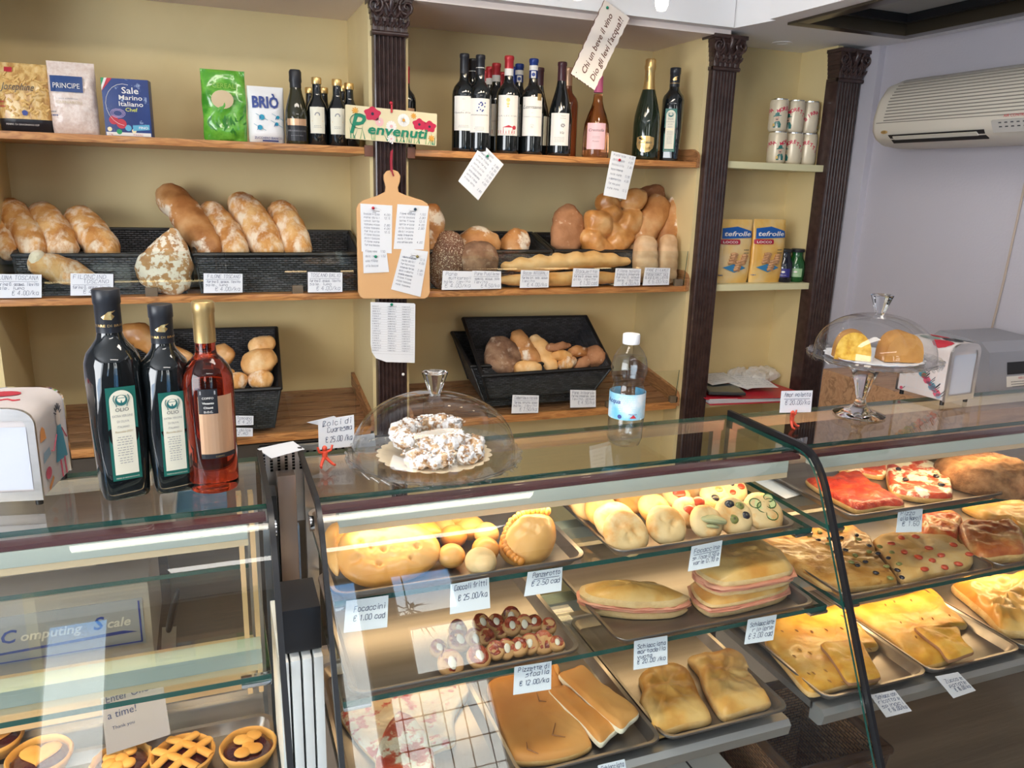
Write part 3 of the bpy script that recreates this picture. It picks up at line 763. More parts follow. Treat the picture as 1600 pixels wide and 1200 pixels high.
T('b4', 'steel tray at the far right of the middle shelf under pale focaccia', 1.415, 1.90, .966, 1.33, Z2)
T('c1', 'bottom tray lined with mozzarella pizza at the left', .138, .375, .905, 1.27, Z3)
T('c2', 'bottom tray of smooth pizza bread and cut strips', .384, .622, .905, 1.27, Z3)
T('c3', 'bottom tray with two oblong golden schiacciate', .634, .872, .905, 1.27, Z3)
T('c4', 'bottom tray with yellow pricked schiacciata beside the dark glass joint', .955, 1.188, .905, 1.27, Z3)
T('c5', 'bottom tray with filled yellow schiacciata, second from the glass joint', 1.200, 1.432, .905, 1.27, Z3)
T('c6', 'bottom tray at the right edge with puffy browned focaccia', 1.445, 1.90, .905, 1.27, Z3)
T('d1', 'brown metal tray holding the jam tartlets', -.75, .046, .955, 1.24, .70, mt=M_tray)
# ------------------------------------------------------------------ bread crusts
M_flour = noisemat('floury_crust', [(.50,.21,.055), (.66,.33,.10), (.75,.46,.19)], scale=18, dust=(.84,.70,.52), dscale=34, dlim=(.46,.64), rough=.75, bump=.8, stretch=(1,1,.5), bscale=70, bdist=.006)
M_gold = noisemat('golden_crust', [(.60,.29,.09), (.74,.42,.16), (.82,.55,.26)], scale=13, rough=.5, bump=.2, dust=(.86,.68,.42), dscale=12, dlim=(.55,.75))
M_baguette = noisemat('baguette_crust', [(.66,.33,.10), (.78,.46,.18), (.83,.56,.28)], scale=11, rough=.55, bump=.15)
M_darkb = noisemat('dark_rye_crust', [(.16,.085,.05), (.24,.13,.075), (.33,.20,.12)], scale=22, rough=.85, bump=.5, dust=(.48,.36,.26), dscale=34, dlim=(.56,.75))
M_seed = noisemat('seeded_crust', [(.14,.06,.035), (.20,.09,.05)], scale=26, rough=.7, bump=.6, dust=(.72,.60,.45), dscale=260, dlim=(.55,.60), bscale=240)
M_whole = noisemat('wholemeal_crust', [(.34,.15,.065), (.44,.21,.10)], scale=26, rough=.75, bump=.4, dust=(.62,.42,.28), dscale=60, dlim=(.62,.72), bscale=240)
M_rosy = noisemat('rustic_crust', [(.36,.14,.04), (.52,.24,.08), (.64,.36,.16)], scale=12, rough=.55, bump=.25, dust=(.88,.76,.6), dscale=14, dlim=(.56,.64))
M_shine = noisemat('glazed_crust', [(.42,.17,.04), (.58,.27,.08), (.68,.40,.17)], scale=14, rough=.35, bump=.12, coat=.2)
M_crumb = noisemat('bread_crumb', [(.86,.74,.52), (.92,.83,.64)], scale=60, rough=.9, bump=.6, bscale=200)
M_pane = noisemat('tin_loaf_crust', [(.62,.38,.20), (.72,.50,.30)], scale=24, rough=.7, bump=.3)
M_crack = noisemat('cracked_flour_crust', [(.42,.21,.08), (.56,.32,.13)], scale=30, rough=.8, bump=.5, dust=(.85,.77,.62), dscale=42, dlim=(.47,.53))
def depth(p): return (p-CAM).dot(FW)
def bread(name, label, pts, hw, mt, cat='bread', flat=.85, group=None, up=(0,-1,.4), **kw):
    kw.setdefault('n', 34); kw.setdefault('seg', 26); kw.setdefault('amp', .0034); kw.setdefault('freq', 60)
    P = [PY(*p) for p in pts]; D = depth(P[0])/FPX
    b = B(); b.loaf(P, [h*D for h in hw], flat=flat, up=up, **kw)
    o = b.obj(name, mt, None, smooth=70); tag(o, label, cat, group); return o

# ------------------------------------------------------------------ wicker baskets
M_wick = wickermat('black_wicker', (.030,.032,.037), (.085,.088,.098))
M_wick_b = wickermat('brown_wicker', (.26,.12,.055), (.40,.21,.10))
def basket(label, P, th=.006, mt=None, name='bread_basket', rim=.007, extra=None):
    """P: 8 corners: rim front-left, front-right, back-right, back-left, then the floor in the same order"""
    P = [Vector(p) for p in P]; mt = mt or M_wick
    t = thing(name, label, 'basket', sum(P[4:], Vector())/4)
    cen = sum(P, Vector())/8
    def wall(a, bq, c, d, nm='woven_side'):
        b = B(); n = (bq-a).cross(d-a).normalized(); n = n if n.dot(cen-(a+c)/2) > 0 else -n
        wl, hl = (bq-a).length, (d-a).length; N1, N2 = 14, 5
        for o_ in (0, th):
            q = []
            V = [[b.bm.verts.new(a.lerp(bq, i/N1).lerp(d.lerp(c, i/N1), j/N2)+n*o_) for i in range(N1+1)] for j in range(N2+1)]
            for j in range(N2):
                for i in range(N1):
                    f = b.bm.faces.new((V[j][i], V[j][i+1], V[j+1][i+1], V[j+1][i]))
                    for l, (s_, r_) in zip(f.loops, ((i,j),(i+1,j),(i+1,j+1),(i,j+1))): l[b.uv].uv = (s_/N1*wl, r_/N2*hl)
        return b.obj(nm, mt, t)
    f4 = P[4:]
    for i in range(4): wall(f4[i], f4[(i+1) % 4], P[(i+1) % 4], P[i])
    wall(f4[0], f4[1], f4[2], f4[3], 'woven_floor')
    b = B()
    for i in range(4): b.tube([P[i], P[i].lerp(P[(i+1) % 4], .5), P[(i+1) % 4]], rim, 8)
    for i in range(4): b.tube([f4[i], P[i]], rim*.6, 6)
    for i in range(4): b.ellipsoid(P[i], rim*1.02, 8, 6)
    b.obj('rim', mt, t)
    return t
ZS = 1.2885
basket('long black woven bread basket in the left bay, under the row of leaning floury loaves', [(-.50,2.47,1.396),(-.075,2.47,1.396),(-.055,2.735,1.452),(-.50,2.735,1.452),(-.49,2.45,ZS),(-.075,2.45,ZS),(-.06,2.715,ZS),(-.49,2.715,ZS)])
basket('long black woven bread basket right of the floury half loaf, holding four long loaves', [(-.045,2.46,1.398),(.435,2.46,1.398),(.445,2.725,1.450),(-.045,2.725,1.450),(-.03,2.445,ZS),(.43,2.445,ZS),(.435,2.70,ZS),(-.04,2.70,ZS)])
basket('black woven bread basket behind the round loaves in the middle bay', [(.60,2.47,1.405),(1.085,2.47,1.405),(1.112,2.72,1.450),(.60,2.72,1.452),(.61,2.455,ZS),(1.075,2.455,ZS),(1.085,2.70,ZS),(.61,2.70,ZS)])
basket('black woven bread basket under the plaited loaf and behind the long baguette', [(1.108,2.49,1.405),(1.50,2.49,1.405),(1.50,2.72,1.448),(1.125,2.72,1.448),(1.115,2.475,ZS),(1.49,2.475,ZS),(1.49,2.70,ZS),(1.13,2.70,ZS)])
basket('black woven basket of brown rolls, stacked tilted on top of another basket', [(.833,2.43,.992),(1.324,2.43,.996),(1.344,2.70,1.135),(.846,2.70,1.142),(.862,2.445,.905),(1.262,2.445,.908),(1.28,2.66,1.02),(.88,2.66,1.025)])
basket('empty black woven basket underneath the tilted basket of brown rolls', [(.815,2.50,1.010),(1.30,2.50,1.005),(1.32,2.735,1.07),(.815,2.735,1.085),(.86,2.46,.874),(1.265,2.46,.874),(1.28,2.70,.915),(.87,2.70,.915)])
basket('black woven basket of pale bread rolls on the lower left shelf behind the wine bottles', [(-.29,2.43,.994),(.175,2.43,.992),(.188,2.68,1.135),(-.29,2.68,1.139),(-.27,2.435,.866),(.150,2.435,.866),(.165,2.66,.93),(-.27,2.66,.93)])

# ------------------------------------------------------------------ left bay loaves
G = 'long floury loaves leaning in the baskets of the left bay'
bread('long_loaf', 'floury long loaf cut off by the left frame edge, on the middle shelf', [(-6,330,2.69),(0,362,2.6),(16,402,2.50)], [10,15,17,15], M_flour)
bread('long_loaf', 'floury long loaf second from the left frame edge, above the white luna toscana card', [(8,318,2.70),(34,355,2.6),(60,402,2.50)], [17,22,22,19], M_flour)
bread('long_loaf', 'floury long loaf in the middle of the left three, leaning', [(60,324,2.70),(82,358,2.6),(107,402,2.50)], [18,23,23,20], M_flour)
bread('long_loaf', 'right one of the loaves in the leftmost basket, floury and leaning', [(115,330,2.70),(140,362,2.6),(172,404,2.50)], [19,23,25,22], M_flour)
bread('long_loaf', 'longest dark golden loaf standing highest out of the basket with four loaves', [(254,294,2.70),(290,335,2.62),(335,402,2.50)], [17,24,24,20], M_rosy)
bread('long_loaf', 'smooth brown loaf second in the basket with four loaves', [(322,322,2.68),(346,355,2.6),(376,404,2.50)], [16,21,23,21], M_flour)
bread('long_loaf', 'thick floury loaf third in the basket with four loaves', [(366,308,2.70),(395,345,2.62),(428,404,2.50)], [18,25,26,22], M_flour)
bread('long_loaf', 'floury loaf at the right end of the basket with four loaves', [(430,320,2.68),(450,352,2.6),(472,404,2.50)], [15,22,23,20], M_flour)
o = bread('half_loaf', 'cut half of a pale loaf lying behind the filoncino card, crumb side left', [(44,404,2.445),(70,414,2.445),(105,424,2.44),(150,440,2.437)], [14,20,21,15], M_flour)
Pc = PY(58,404,2.44); b = B(); b.ellipsoid(Pc, (.020, .026, .0245), 16, 8, rot=Matrix.Rotation(.5, 3, 'Y')); b.obj('cut_face', M_crumb, o); 
bread('crusty_half_loaf', 'cracked floury half loaf standing in front between the two long baskets', [(271,356,2.47),(266,395,2.46),(255,430,2.452),(245,456,2.445)], [7,33,41,30], M_crack, flat=.5)
bread('round_loaf', 'small pale loaf just behind the cracked floury half loaf', [(236,398,2.49),(250,385,2.49),(262,372,2.49)], [8,12,8], M_flour)

# ------------------------------------------------------------------ middle bay loaves
bread('crusty_loaf', 'crusty rustic loaf half hidden by the wooden cutting board', [(672,318,2.52),(676,350,2.51),(676,398,2.50)], [12,17,18,14], M_rosy)
bread('seeded_loaf', 'dark oval loaf covered with pale seeds beside the cutting board', [(708,362,2.49),(700,395,2.468),(690,452,2.448)], [14,23,26,20], M_seed, flat=.7)
bread('round_loaf', 'golden round loaf with a star cut behind the dark rye loaf', [(722,398,2.52),(748,384,2.52),(774,398,2.52)], [22,30,22], M_rosy, flat=.8)
bread('round_loaf', 'dark rye round loaf behind the pane pugliese card', [(718,412,2.46),(747,408,2.46),(776,412,2.46)], [24,31,24], M_darkb, flat=.7)
bread('round_loaf', 'small brown loaf with a white floury edge in the middle of the basket', [(796,402,2.53),(807,380,2.55),(822,368,2.57)], [18,22,14], M_rosy, flat=.8)
bread('wholemeal_loaf', 'tall pointed wholemeal loaf standing upright beside the plaited loaf', [(888,318,2.56),(887,350,2.55),(883,396,2.53)], [8,23,27,24], M_whole, flat=.6)
P0 = PY(950,345,2.54); D = depth(P0)/FPX
b = B()
for i, (x, y, r, yy) in enumerate(((951,321,17,2.56),(991,313,17,2.55),(935,350,20,2.53),(981,350,20,2.535),(926,378,19,2.52),(967,376,19,2.52),(946,390,14,2.515),(955,337,15,2.535),(960,362,16,2.53))):
    b.ellipsoid(PY(x, y, yy), (r*D*1.34, r*D*1.0, r*D*1.06), 22, 14, amp=.16, freq=30, seed=i, rot=Matrix.Rotation((-.5 if i % 2 else .5), 3, 'Y'))
o = b.obj('plaited_loaf', M_shine, None, smooth=80); tag(o, 'big golden plaited loaf in the basket under the right pinned note', 'bread')
m = o.modifiers.new('r', 'REMESH'); m.mode = 'VOXEL'; m.voxel_size = .0028; m.use_smooth_shade = True
m = o.modifiers.new('s', 'SMOOTH'); m.factor = .6; m.iterations = 4
bread('wholemeal_loaf', 'dark brown loaf end peeking out behind the plaited loaf, topmost', [(1038,306,2.63),(1020,304,2.63),(1000,316,2.62),(985,335,2.6)], [13,16,16,12], M_whole)
bread('long_loaf', 'split golden loaf leaning left of the corner, with a pale seam', [(1036,310,2.58),(1015,345,2.55),(984,396,2.53)], [17,22,21,16], M_rosy)
bread('long_loaf', 'split golden loaf leaning against the right side panel', [(1060,308,2.57),(1052,340,2.55),(1030,396,2.53)], [14,18,19,16], M_rosy)
def tinloaf(label, x, y0, y1, hw, Y):
    P = [PY(x+2, y0, Y+.02), PY(x, (y0+y1)/2, Y), PY(x-1, y1, Y-.012)]; D = depth(P[0])/FPX; b = B()
    b.loaf(P, [hw*D*.86, hw*D, hw*D*1.02, hw*D*.95], flat=.8, up=(0,-1,.3), n=48, sq=3.6, amp=.0012, groove=lambda t, a: -.12*abs(math.sin(t*PI*5))**6)
    o = b.obj('tin_loaf', M_pane, None, smooth=70); return tag(o, label, 'bread')
tinloaf('ridged soft tin loaf standing left, behind the filone card', 1008, 368, 442, 18, 2.455)
tinloaf('ridged soft tin loaf standing at the far right end of the middle shelf', 1043, 366, 444, 15, 2.455)
gr = lambda t, a: .20*math.sin(t*PI*15)*max(0, math.sin(a))**2
bread('baguette', 'upper slashed baguette lying across the front of the middle shelf', [(781,416,2.468),(850,411,2.468),(920,406,2.468),(985,409,2.468)], [9,14,14,14,9], M_baguette, up=(0,-.5,1), n=60, groove=gr, amp=.001)
bread('baguette', 'lower pale baguette lying under the slashed one, behind the cards', [(778,438,2.445),(850,437,2.445),(920,434,2.445),(988,434,2.445)], [8,11,12,11,8], M_baguette, up=(0,-.5,1), n=40, amp=.001)
# breads of the tilted basket
bread('rustic_bread', 'big floury brown chunk of bread at the left of the tilted basket', [(795,532,2.60),(786,556,2.55),(778,582,2.49)], [16,29,27,20], M_darkb, flat=.6)
bread('bread_roll', 'brown elongated roll behind the paler roll in the tilted basket', [(804,518,2.62),(820,545,2.56),(840,574,2.50)], [11,15,15,11], M_rosy)
bread('bread_roll', 'tan elongated roll lying across the middle of the tilted basket', [(832,524,2.60),(848,552,2.54),(866,582,2.48)], [10,14,14,10], M_baguette)
bread('bread_roll', 'round roll scored in a grid at the front rim of the tilted basket', [(803,578,2.48),(824,576,2.475),(846,580,2.47)], [10,13,9], M_gold)
for i, (lb, a, c, h, mm) in enumerate((('thin brown finger roll lying furthest back in the tilted basket', (852,545), (892,540), 6, M_whole), ('pale small roll left of centre in the tilted basket', (860,558), (893,555), 9, M_baguette), ('floury small roll in front, right of the tan long roll', (872,573), (900,563), 10, M_flour), ('brown small roll behind on the right of the tilted basket', (886,551), (918,549), 9, M_rosy), ('wholemeal small roll near the front rim, left of the round brown one', (895,578), (922,562), 10, M_whole))):
    bread('small_roll', lb, [(a[0],a[1],2.52-.012*(i % 3)), ((a[0]+c[0])/2,(a[1]+c[1])/2-1,2.51-.012*(i % 3)), (c[0],c[1],2.52-.012*(i % 3))], [h*.7,h,h*.7], mm)
bread('small_roll', 'round wholemeal roll in the right corner of the tilted basket', [(915,562,2.515),(930,559,2.51),(945,562,2.515)], [13,18,13], M_whole)
# breads behind the bottles, lower left
bread('long_loaf', 'brown long loaf lying at the back of the lower left basket, behind the bottles', [(185,528,2.60),(215,522,2.61),(250,545,2.60),(302,562,2.58)], [14,19,17,10], M_shine)
bread('bread_roll', 'golden roll just right of the gold capped bottle, in the lower left basket', [(332,548,2.56),(348,556,2.55),(362,566,2.54)], [12,18,12], M_shine)
bread('bread_roll', 'browned roll low behind the neck of the gold capped bottle', [(336,582,2.50),(352,586,2.50),(366,590,2.5)], [10,14,10], M_gold)
bread('bread_roll', 'small pale roll at the front rim of the lower left basket, left one', [(358,600,2.47),(371,597,2.47),(384,602,2.47)], [12,16,12], M_flour)
bread('bread_roll', 'small pale roll at the front rim of the lower left basket, right one', [(388,598,2.47),(406,593,2.47),(426,598,2.47)], [10,15,10], M_flour)
bread('folded_roll', 'folded crusty roll high on the right side of the lower left basket', [(388,545,2.56),(408,540,2.555),(430,532,2.56)], [10,14,8], M_gold)
bread('folded_roll', 'bigger crusty roll under the folded one at the right side of the lower left basket', [(380,580,2.52),(400,570,2.515),(430,552,2.52)], [11,23,14], M_gold)
# ------------------------------------------------------------------ bottles
M_bk = mat('black_bottle_glass', (.006, .008, .009), .05, spec=.7, coat=.5)
M_grn = mat('dark_green_glass', (.012, .020, .010), .05, spec=.7, coat=.4)
M_lab = mat('label_paper', (.80, .77, .72), .6)
M_cream_l = mat('cream_label', (.80, .76, .62), .6)
M_ink = mat('ink', (.05, .05, .06), .6)
M_inkg = mat('grey_ink', (.30, .29, .30), .6)
M_blueink = mat('blue_ink', (.05, .08, .28), .6)
M_red = mat('red_foil', (.50, .035, .04), .3, .2)
M_blue = mat('blue_foil', (.02, .045, .22), .3, .2)
M_blackf = mat('black_foil', (.018, .018, .022), .4)
M_brownf = mat('maroon_foil', (.075, .025, .03), .35)
M_gold_f = mat('gold_foil', (.75, .50, .20), .28, .8)
M_copper = mat('copper_label', (.66, .40, .24), .35, .5)
M_pinkf = mat('pink_foil', (.62, .12, .25), .35)
M_pinkl = mat('pink_label', (.85, .52, .55), .5)
M_green_l = mat('green_label', (.01, .13, .10), .4)
M_whitep = mat('white_paper', (.82, .84, .88), .6)
M_redink = mat('red_ink', (.5, .03, .05), .5)
def solidglass(name, col, rough=.02, ior=1.45):
    if name in MATS: return MATS[name]
    m, nt, p = newmat(name); p.inputs['Base Color'].default_value = (*col, 1); p.inputs['Transmission Weight'].default_value = 1; p.inputs['Roughness'].default_value = rough; p.inputs['IOR'].default_value = ior; return m
M_roseg = solidglass('rose_wine_glass', (.95, .42, .20))
M_redg = solidglass('amber_red_wine_glass', (.62, .075, .03))
def camang(c): return math.atan2(CAM.y-c[1], CAM.x-c[0])
BORD = [(0,.0),(.118,0),(.127,.012),(.128,.05),(.128,.58),(.124,.62),(.108,.665),(.080,.70),(.058,.725),(.049,.76),(.046,.80)]
CAPB = [(.0475,.80),(.0475,.955),(.052,.962),(.052,.992),(.046,1.0),(0,1.0)]
BURG = [(0,0),(.125,0),(.134,.012),(.134,.05),(.134,.40),(.128,.46),(.112,.54),(.090,.62),(.070,.69),(.056,.75),(.048,.80)]
CHAMP = [(0,0),(.125,0),(.136,.012),(.137,.05),(.137,.36),(.130,.44),(.112,.53),(.088,.62),(.066,.70)]
def bottle(name, label, base, h, prof, cap, body, capm, labels=(), seg=32, sq=None, group=None, zs=None, rk=1.0, rot=None, cat='bottle'):
    base = Vector(base); t = thing(name, label, cat, base, group)
    def sc(pr): return [(r*h*rk, z*h) for r, z in pr]
    if sq:
        def f(a, z, k):
            w_ = max(0, min(1, (zs*h-z)/(zs*h*.12))); e = 5
            m_ = (abs(math.cos(a))**e+abs(math.sin(a))**e)**(-1/e); return 1+(m_-1)*w_*sq
        b = B(); b.lathe(sc(prof), base, seg*2, fn=f, rot=(rot or 0)); b.obj('glass_body', body, t, smooth=50)
    else:
        b = B(); b.lathe(sc(prof), base, seg); b.obj('glass_body', body, t, smooth=50)
    b = B(); b.lathe([(r*h*rk if True else 0, z*h) for r, z in cap], base, seg); b.obj('cap', capm, t, smooth=40)
    return t
def wrap_label(t, base, h, rr, z0, z1, halfw, lm, draw=None, ang=None, name='label', topfn=None, nx=10, im=None):
    """label wrapped on a round body; rr radius in metres; z in fractions; halfw in metres of arc"""
    ang = camang(base) if ang is None else ang
    fn = cyl_fn((base[0], base[1], base[2]+z0*h), rr, ang, .0004); H = (z1-z0)*h
    b = B(); wpatch(b, -halfw, halfw, 0, H, fn, nx, topfn=topfn)
    lo = b.obj(name, lm, t, smooth=60)
    if draw:
        b = B(); fn2 = cyl_fn((base[0], base[1], base[2]+z0*h), rr, ang, .0009); draw(b, fn2, halfw, H); b.obj('label_print', im or [M_ink, M_gold_f, M_redink, M_inkg, M_blueink, M_lab], lo, smooth=0)
    return lo
def band(t, base, r, z0, z1, m, name='neck_band'):
    b = B(); b.lathe([(r, z0), (r, z1)], base, 28); b.obj(name, m, t)
def tiny(b, fn, hw, y, n=1, size=.0022, mi=3, w=.8):
    for k in range(n):
        ww = hw*w*(.75+.25*random.random()); x = -ww
        while x < ww:
            l = random.uniform(.002, .005); l = min(l, ww-x+.0005)
            b.quad([fn(x, y-k*size*1.9), fn(x+l, y-k*size*1.9), fn(x+l, y-k*size*1.9+size*.5), fn(x, y-k*size*1.9+size*.5)], mi); x += l+.0013
ZT = 1.7175
def wine(label, ut, vt, ztop, Y=None, capm=M_blackf, prof=BORD, bodym=M_bk, h=None, lz=(.20,.55), lm=M_lab, draw=None, extra=None, capr=CAPB, hw=.034, name='wine_bottle', rk=1.0, r_body=.128, group=None):
    p = PZ(ut, vt, ztop) if Y is None else PY(ut, vt, Y); h = (ztop-ZT) if Y is None else p.z-ZT
    base = Vector((p.x, p.y, ZT)); t = bottle(name, label, base, h, prof, capr, bodym, capm, group=group, rk=rk)
    if lm: wrap_label(t, base, h, h*r_body*rk, lz[0], lz[1], hw, lm, draw)
    if extra: extra(t, base, h)
    return t
def d1(b, fn, hw, H):
    ptext(b, 'Castello d\'Orba', 0, H*.50, .0062, fn, width=hw*1.9); ptext(b, 'Barbera', 0, H*.9, .003, fn, mi=3); ptext(b, 'Bricco', 0, H*.57, .003, fn, mi=3); tiny(b, fn, hw*.7, H*.14, 2)
def d2(b, fn, hw, H):
    for k in range(14): x, y = random.uniform(-.3,.5)*hw, H*random.uniform(.62,.92); patch(b, circ(x, y, .0025, 6), fn, 4)
    ptext(b, 'MORGANTE', 0, H*.50, .0048, fn, width=hw*1.6); tiny(b, fn, hw*.6, H*.15, 3)
def d3(b, fn, hw, H):
    fn0 = fn
    patch(b, circ(0, H*.88, .006, 14), fn, 1); patch(b, circ(0, H*.79, .0045, 12), fn, 1); patch(b, circ(0, H*.72, .003, 10), fn, 1)
    ptext(b, 'LA LECCIA', 0, H*.47, .0065, fn, width=hw*1.75, mi=3)
    b.quad([fn(-hw*.4, H*.06), fn(hw*.5, H*.06), fn(hw*.5, H*.20), fn(-hw*.4, H*.20)], 2)
    patch(b, [(-hw*.45, H*.20), (hw*.1, H*.26), (hw*.6, H*.20)], fn, 2); patch(b, circ(hw*.62, H*.2, .0065, 10), fn, 2)
    for k in range(7): b.quad([fn(-hw*.9+k*hw*.25, H*.05), fn(-hw*.9+k*hw*.25+.002, H*.05), fn(-hw*.9+k*hw*.25+.002, H*.13), fn(-hw*.9+k*hw*.25, H*.13)], 2)
    for k in range(5): b.quad([fn(-hw*.3+k*hw*.16, H*.1), fn(-hw*.3+k*hw*.16+.0018, H*.1), fn(-hw*.3+k*hw*.16+.0018, H*.15), fn(-hw*.3+k*hw*.16, H*.15)], 5)
    tiny(b, fn, hw*.9, H*.03, 1, mi=2)
def d4(b, fn, hw, H):
    ptext(b, 'Lornano', 0, H*.70, .015, fn, shear=.4, width=hw*1.85); ptext(b, '2015', 0, H*.58, .0035, fn, mi=3); ptext(b, 'CHIANTI CLASSICO', 0, H*.48, .0045, fn, width=hw*1.7, mi=3)
    b.quad([fn(-hw*.85, H*.43), fn(hw*.85, H*.43), fn(hw*.85, H*.433), fn(-hw*.85, H*.433)], 3)
    b.tube([fn(.006*math.cos(a*.5), H*.25+.006*math.sin(a*.5)) for a in range(13)], .0004, 4, 3); ptext(b, 'G', 0, H*.22, .007, fn, bold=.02, mi=3)
def d5(b, fn, hw, H):
    ptext(b, 'Tenute di', hw*.3, H*.90, .004, fn, mi=0); ptext(b, 'San Donato', hw*.3, H*.83, .004, fn, mi=0)
    for a in range(6): patch(b, circ(hw*.3+.005*math.cos(a), H*.62+.004*math.sin(a), .0028, 6), fn, 3)
    ptext(b, 'Via', hw*.25, H*.36, .012, fn, shear=.4); tiny(b, fn, hw*.7, H*.25, 5, .0018)
def d6(b, fn, hw, H): ptext(b, 'LA LECCIA', 0, H*.45, .0055, fn, width=hw*1.6, mi=3); b.quad([fn(-hw*.3, H*.08), fn(hw*.6, H*.08), fn(hw*.6, H*.2), fn(-hw*.3, H*.2)], 2)
def dgen(b, fn, hw, H): ptext(b, 'Rosso', 0, H*.7, .006, fn, mi=0); tiny(b, fn, hw*.8, H*.5, 5)
def whiteband(t, base, h): band(t, base, .0482*h, .80*h, .87*h, M_lab)
def rooster(t, base, h):
    band(t, base, .0482*h, .88*h, .93*h, M_lab); lo = wrap_label(t, base, h, .049*h, .80, .87, .0075, M_lab, lambda b, fn, hw, H: patch(b, circ(0, H*.5, H*.28, 12), fn, 4), name='neck_seal', nx=6)
def ring_(t, base, h): band(t, base, .0484*h, .865*h, .872*h, M_lab)
wine('black capped red wine bottle with cream label, leftmost of the right-hand row', 726, 84, 0, 2.45, draw=d1, lz=(.215,.565), hw=.033)
wine('red wine bottle with black capsule and blue ornament label, second in the row', 751, 86, 2.002, draw=d2, lz=(.20,.55), extra=ring_)
wine('black capped wine bottle behind, between the two leftmost wine bottles', 739, 92, 1.998, draw=None, lm=None, extra=ring_)
wine('red capped wine bottle right behind the bottle with the red building label', 776, 99, 2.0, capm=M_red, draw=d6, extra=whiteband)
wine('second red capped wine bottle further back beside the blue label bottle', 766, 104.5, 1.996, capm=M_red, draw=None, extra=whiteband)
wine('third red capped wine bottle, rearmost, mostly hidden', 760.5, 110, 1.988, capm=M_red, draw=None, lm=None, extra=whiteband)
wine('front wine bottle with bright red capsule and a red building on its label', 796, 87.5, 0, 2.45, capm=M_red, draw=d3, lz=(.185,.595), extra=whiteband, hw=.035)
wine('red capped wine bottle hidden behind the red building label bottle', 786, 113, 1.985, capm=M_red, draw=None, lm=None)
wine('blue capsuled wine bottle behind, with a round black rooster seal on its neck', 812, 100, 2.0, capm=M_blue, draw=dgen, extra=rooster)
wine('blue capsuled wine bottle furthest back, just a slice visible', 804, 105, 1.992, capm=M_blue, draw=None, lm=None)
wine('front wine bottle with blue capsule, rooster seal and script label with gold medal', 834.5, 92, 0, 2.452, capm=M_blue, draw=d4, lz=(.195,.60), extra=lambda t, base, h: (rooster(t, base, h), wrap_label(t, base, h, .1285*h, .565, .635, .0075, M_gold_f, name='medal', ang=camang(base)+.62)), hw=.035)
wine('maroon capped wine bottle behind the blue capsuled script label bottle', 844, 106, 1.995, capm=M_brownf, prof=BURG, draw=dgen, lm=M_cream_l, lz=(.12,.45), r_body=.134)
wine('sloping shouldered wine bottle with maroon capsule and small flower label', 879, 97, 0, 2.45, capm=M_brownf, prof=BURG, draw=d5, lz=(.11,.455), r_body=.134, hw=.032)
wine('copper capped amber wine bottle behind the sloping shouldered bottle', 889, 106, 0, 2.55, capm=M_copper, bodym=mat('amber_wine', (.22,.05,.015), .06, coat=.5), lm=None)
wine('dark wine bottle half hidden behind the fluted column on the top shelf', 634, 104, 0, 2.50, capm=M_redink, draw=None, lm=M_copper, lz=(.30,.50), hw=.03)
# rose bottle
P = PY(938, 119, 2.455); h = P.z-ZT; base = Vector((P.x-.004, 2.455, ZT))
RO = [(0,0),(.165,0),(.172,.02),(.172,.10),(.168,.30),(.155,.42),(.120,.53),(.082,.62),(.062,.70),(.056,.78)]
t = bottle('rose_bottle', 'rosé wine bottle with pink capsule and pink label below the wooden proverb sign', base, h, RO, [(.058,.80),(.055,.985),(.050,1),(0,1)], M_roseg, M_pinkf)
wrap_label(t, base, h, .173*h, .10, .42, .032, M_pinkl, lambda b, fn, hw, H: (ptext(b, 'Crestella', 0, H*.68, .013, fn, shear=.3, width=hw*1.6), tiny(b, fn, hw*.6, H*.48, 2), ptext(b, 'Rosato', 0, H*.28, .008, fn, shear=.3, mi=3), b.quad([fn(-hw, 0), fn(hw, 0), fn(hw, .004), fn(-hw, .004)], 0)))
# sparkling wine
P = PY(1015, 92, 2.455); h = P.z-ZT; base = Vector((PY(1006, 244, 2.455).x+.002, 2.455, ZT))
t = bottle('sparkling_wine_bottle', 'sparkling wine bottle with long gold foil neck and a round gold label', base, h, CHAMP, [(.067,.70),(.060,.74),(.053,.80),(.049,.88),(.056,.90),(.060,.925),(.054,.95),(.056,.985),(.045,1),(0,1)], M_grn, M_gold_f)
def d7(b, fn, hw, H): ptext(b, 'CINZANO', 0, H*.6, .0075, fn, bold=.02, width=hw*1.5); tiny(b, fn, hw*.5, H*.4, 2)
an = camang(base); fn = cyl_fn((base.x, base.y, base.z+.155*h), .1375*h, an, .0006); b = B()
rows = [(-.05,.020),(-.035,.028),(-.01,.031),(.02,.031),(.036,.030)]
poly = [(-.030,.022),(-.031,.0),(-.027,-.013),(-.016,-.023),(0,-.027),(.016,-.023),(.027,-.013),(.031,0),(.030,.022),(.015,.026),(0,.027),(-.015,.026)]
for i in range(12):
    p, q = poly[i], poly[(i+1) % 12]; b.bm.faces.new([b.bm.verts.new(fn(*v)) for v in ((0,0), (p[0]*.5,p[1]*.5), (q[0]*.5,q[1]*.5))]); b.quad([fn(p[0]*.5,p[1]*.5), fn(*p), fn(*q), fn(q[0]*.5,q[1]*.5)])
lo = b.obj('label', M_gold_f, t, smooth=0); b = B(); ptext(b, 'CINZANO', 0, .002, .009, cyl_fn((base.x, base.y, base.z+.155*h), .1375*h, an, .0012), bold=.02, width=.044); b.obj('label_print', M_ink, lo, smooth=0)
b = B(); f2 = cyl_fn((base.x, base.y, base.z), .053*h, an-.25, .003); ptext(b, 'CINZANO', 0, .84*h, .0075, lambda x, y: f2((y-.84*h)*-1, .79*h+x+.012), bold=.01); b.obj('neck_print', M_ink, t, smooth=0)

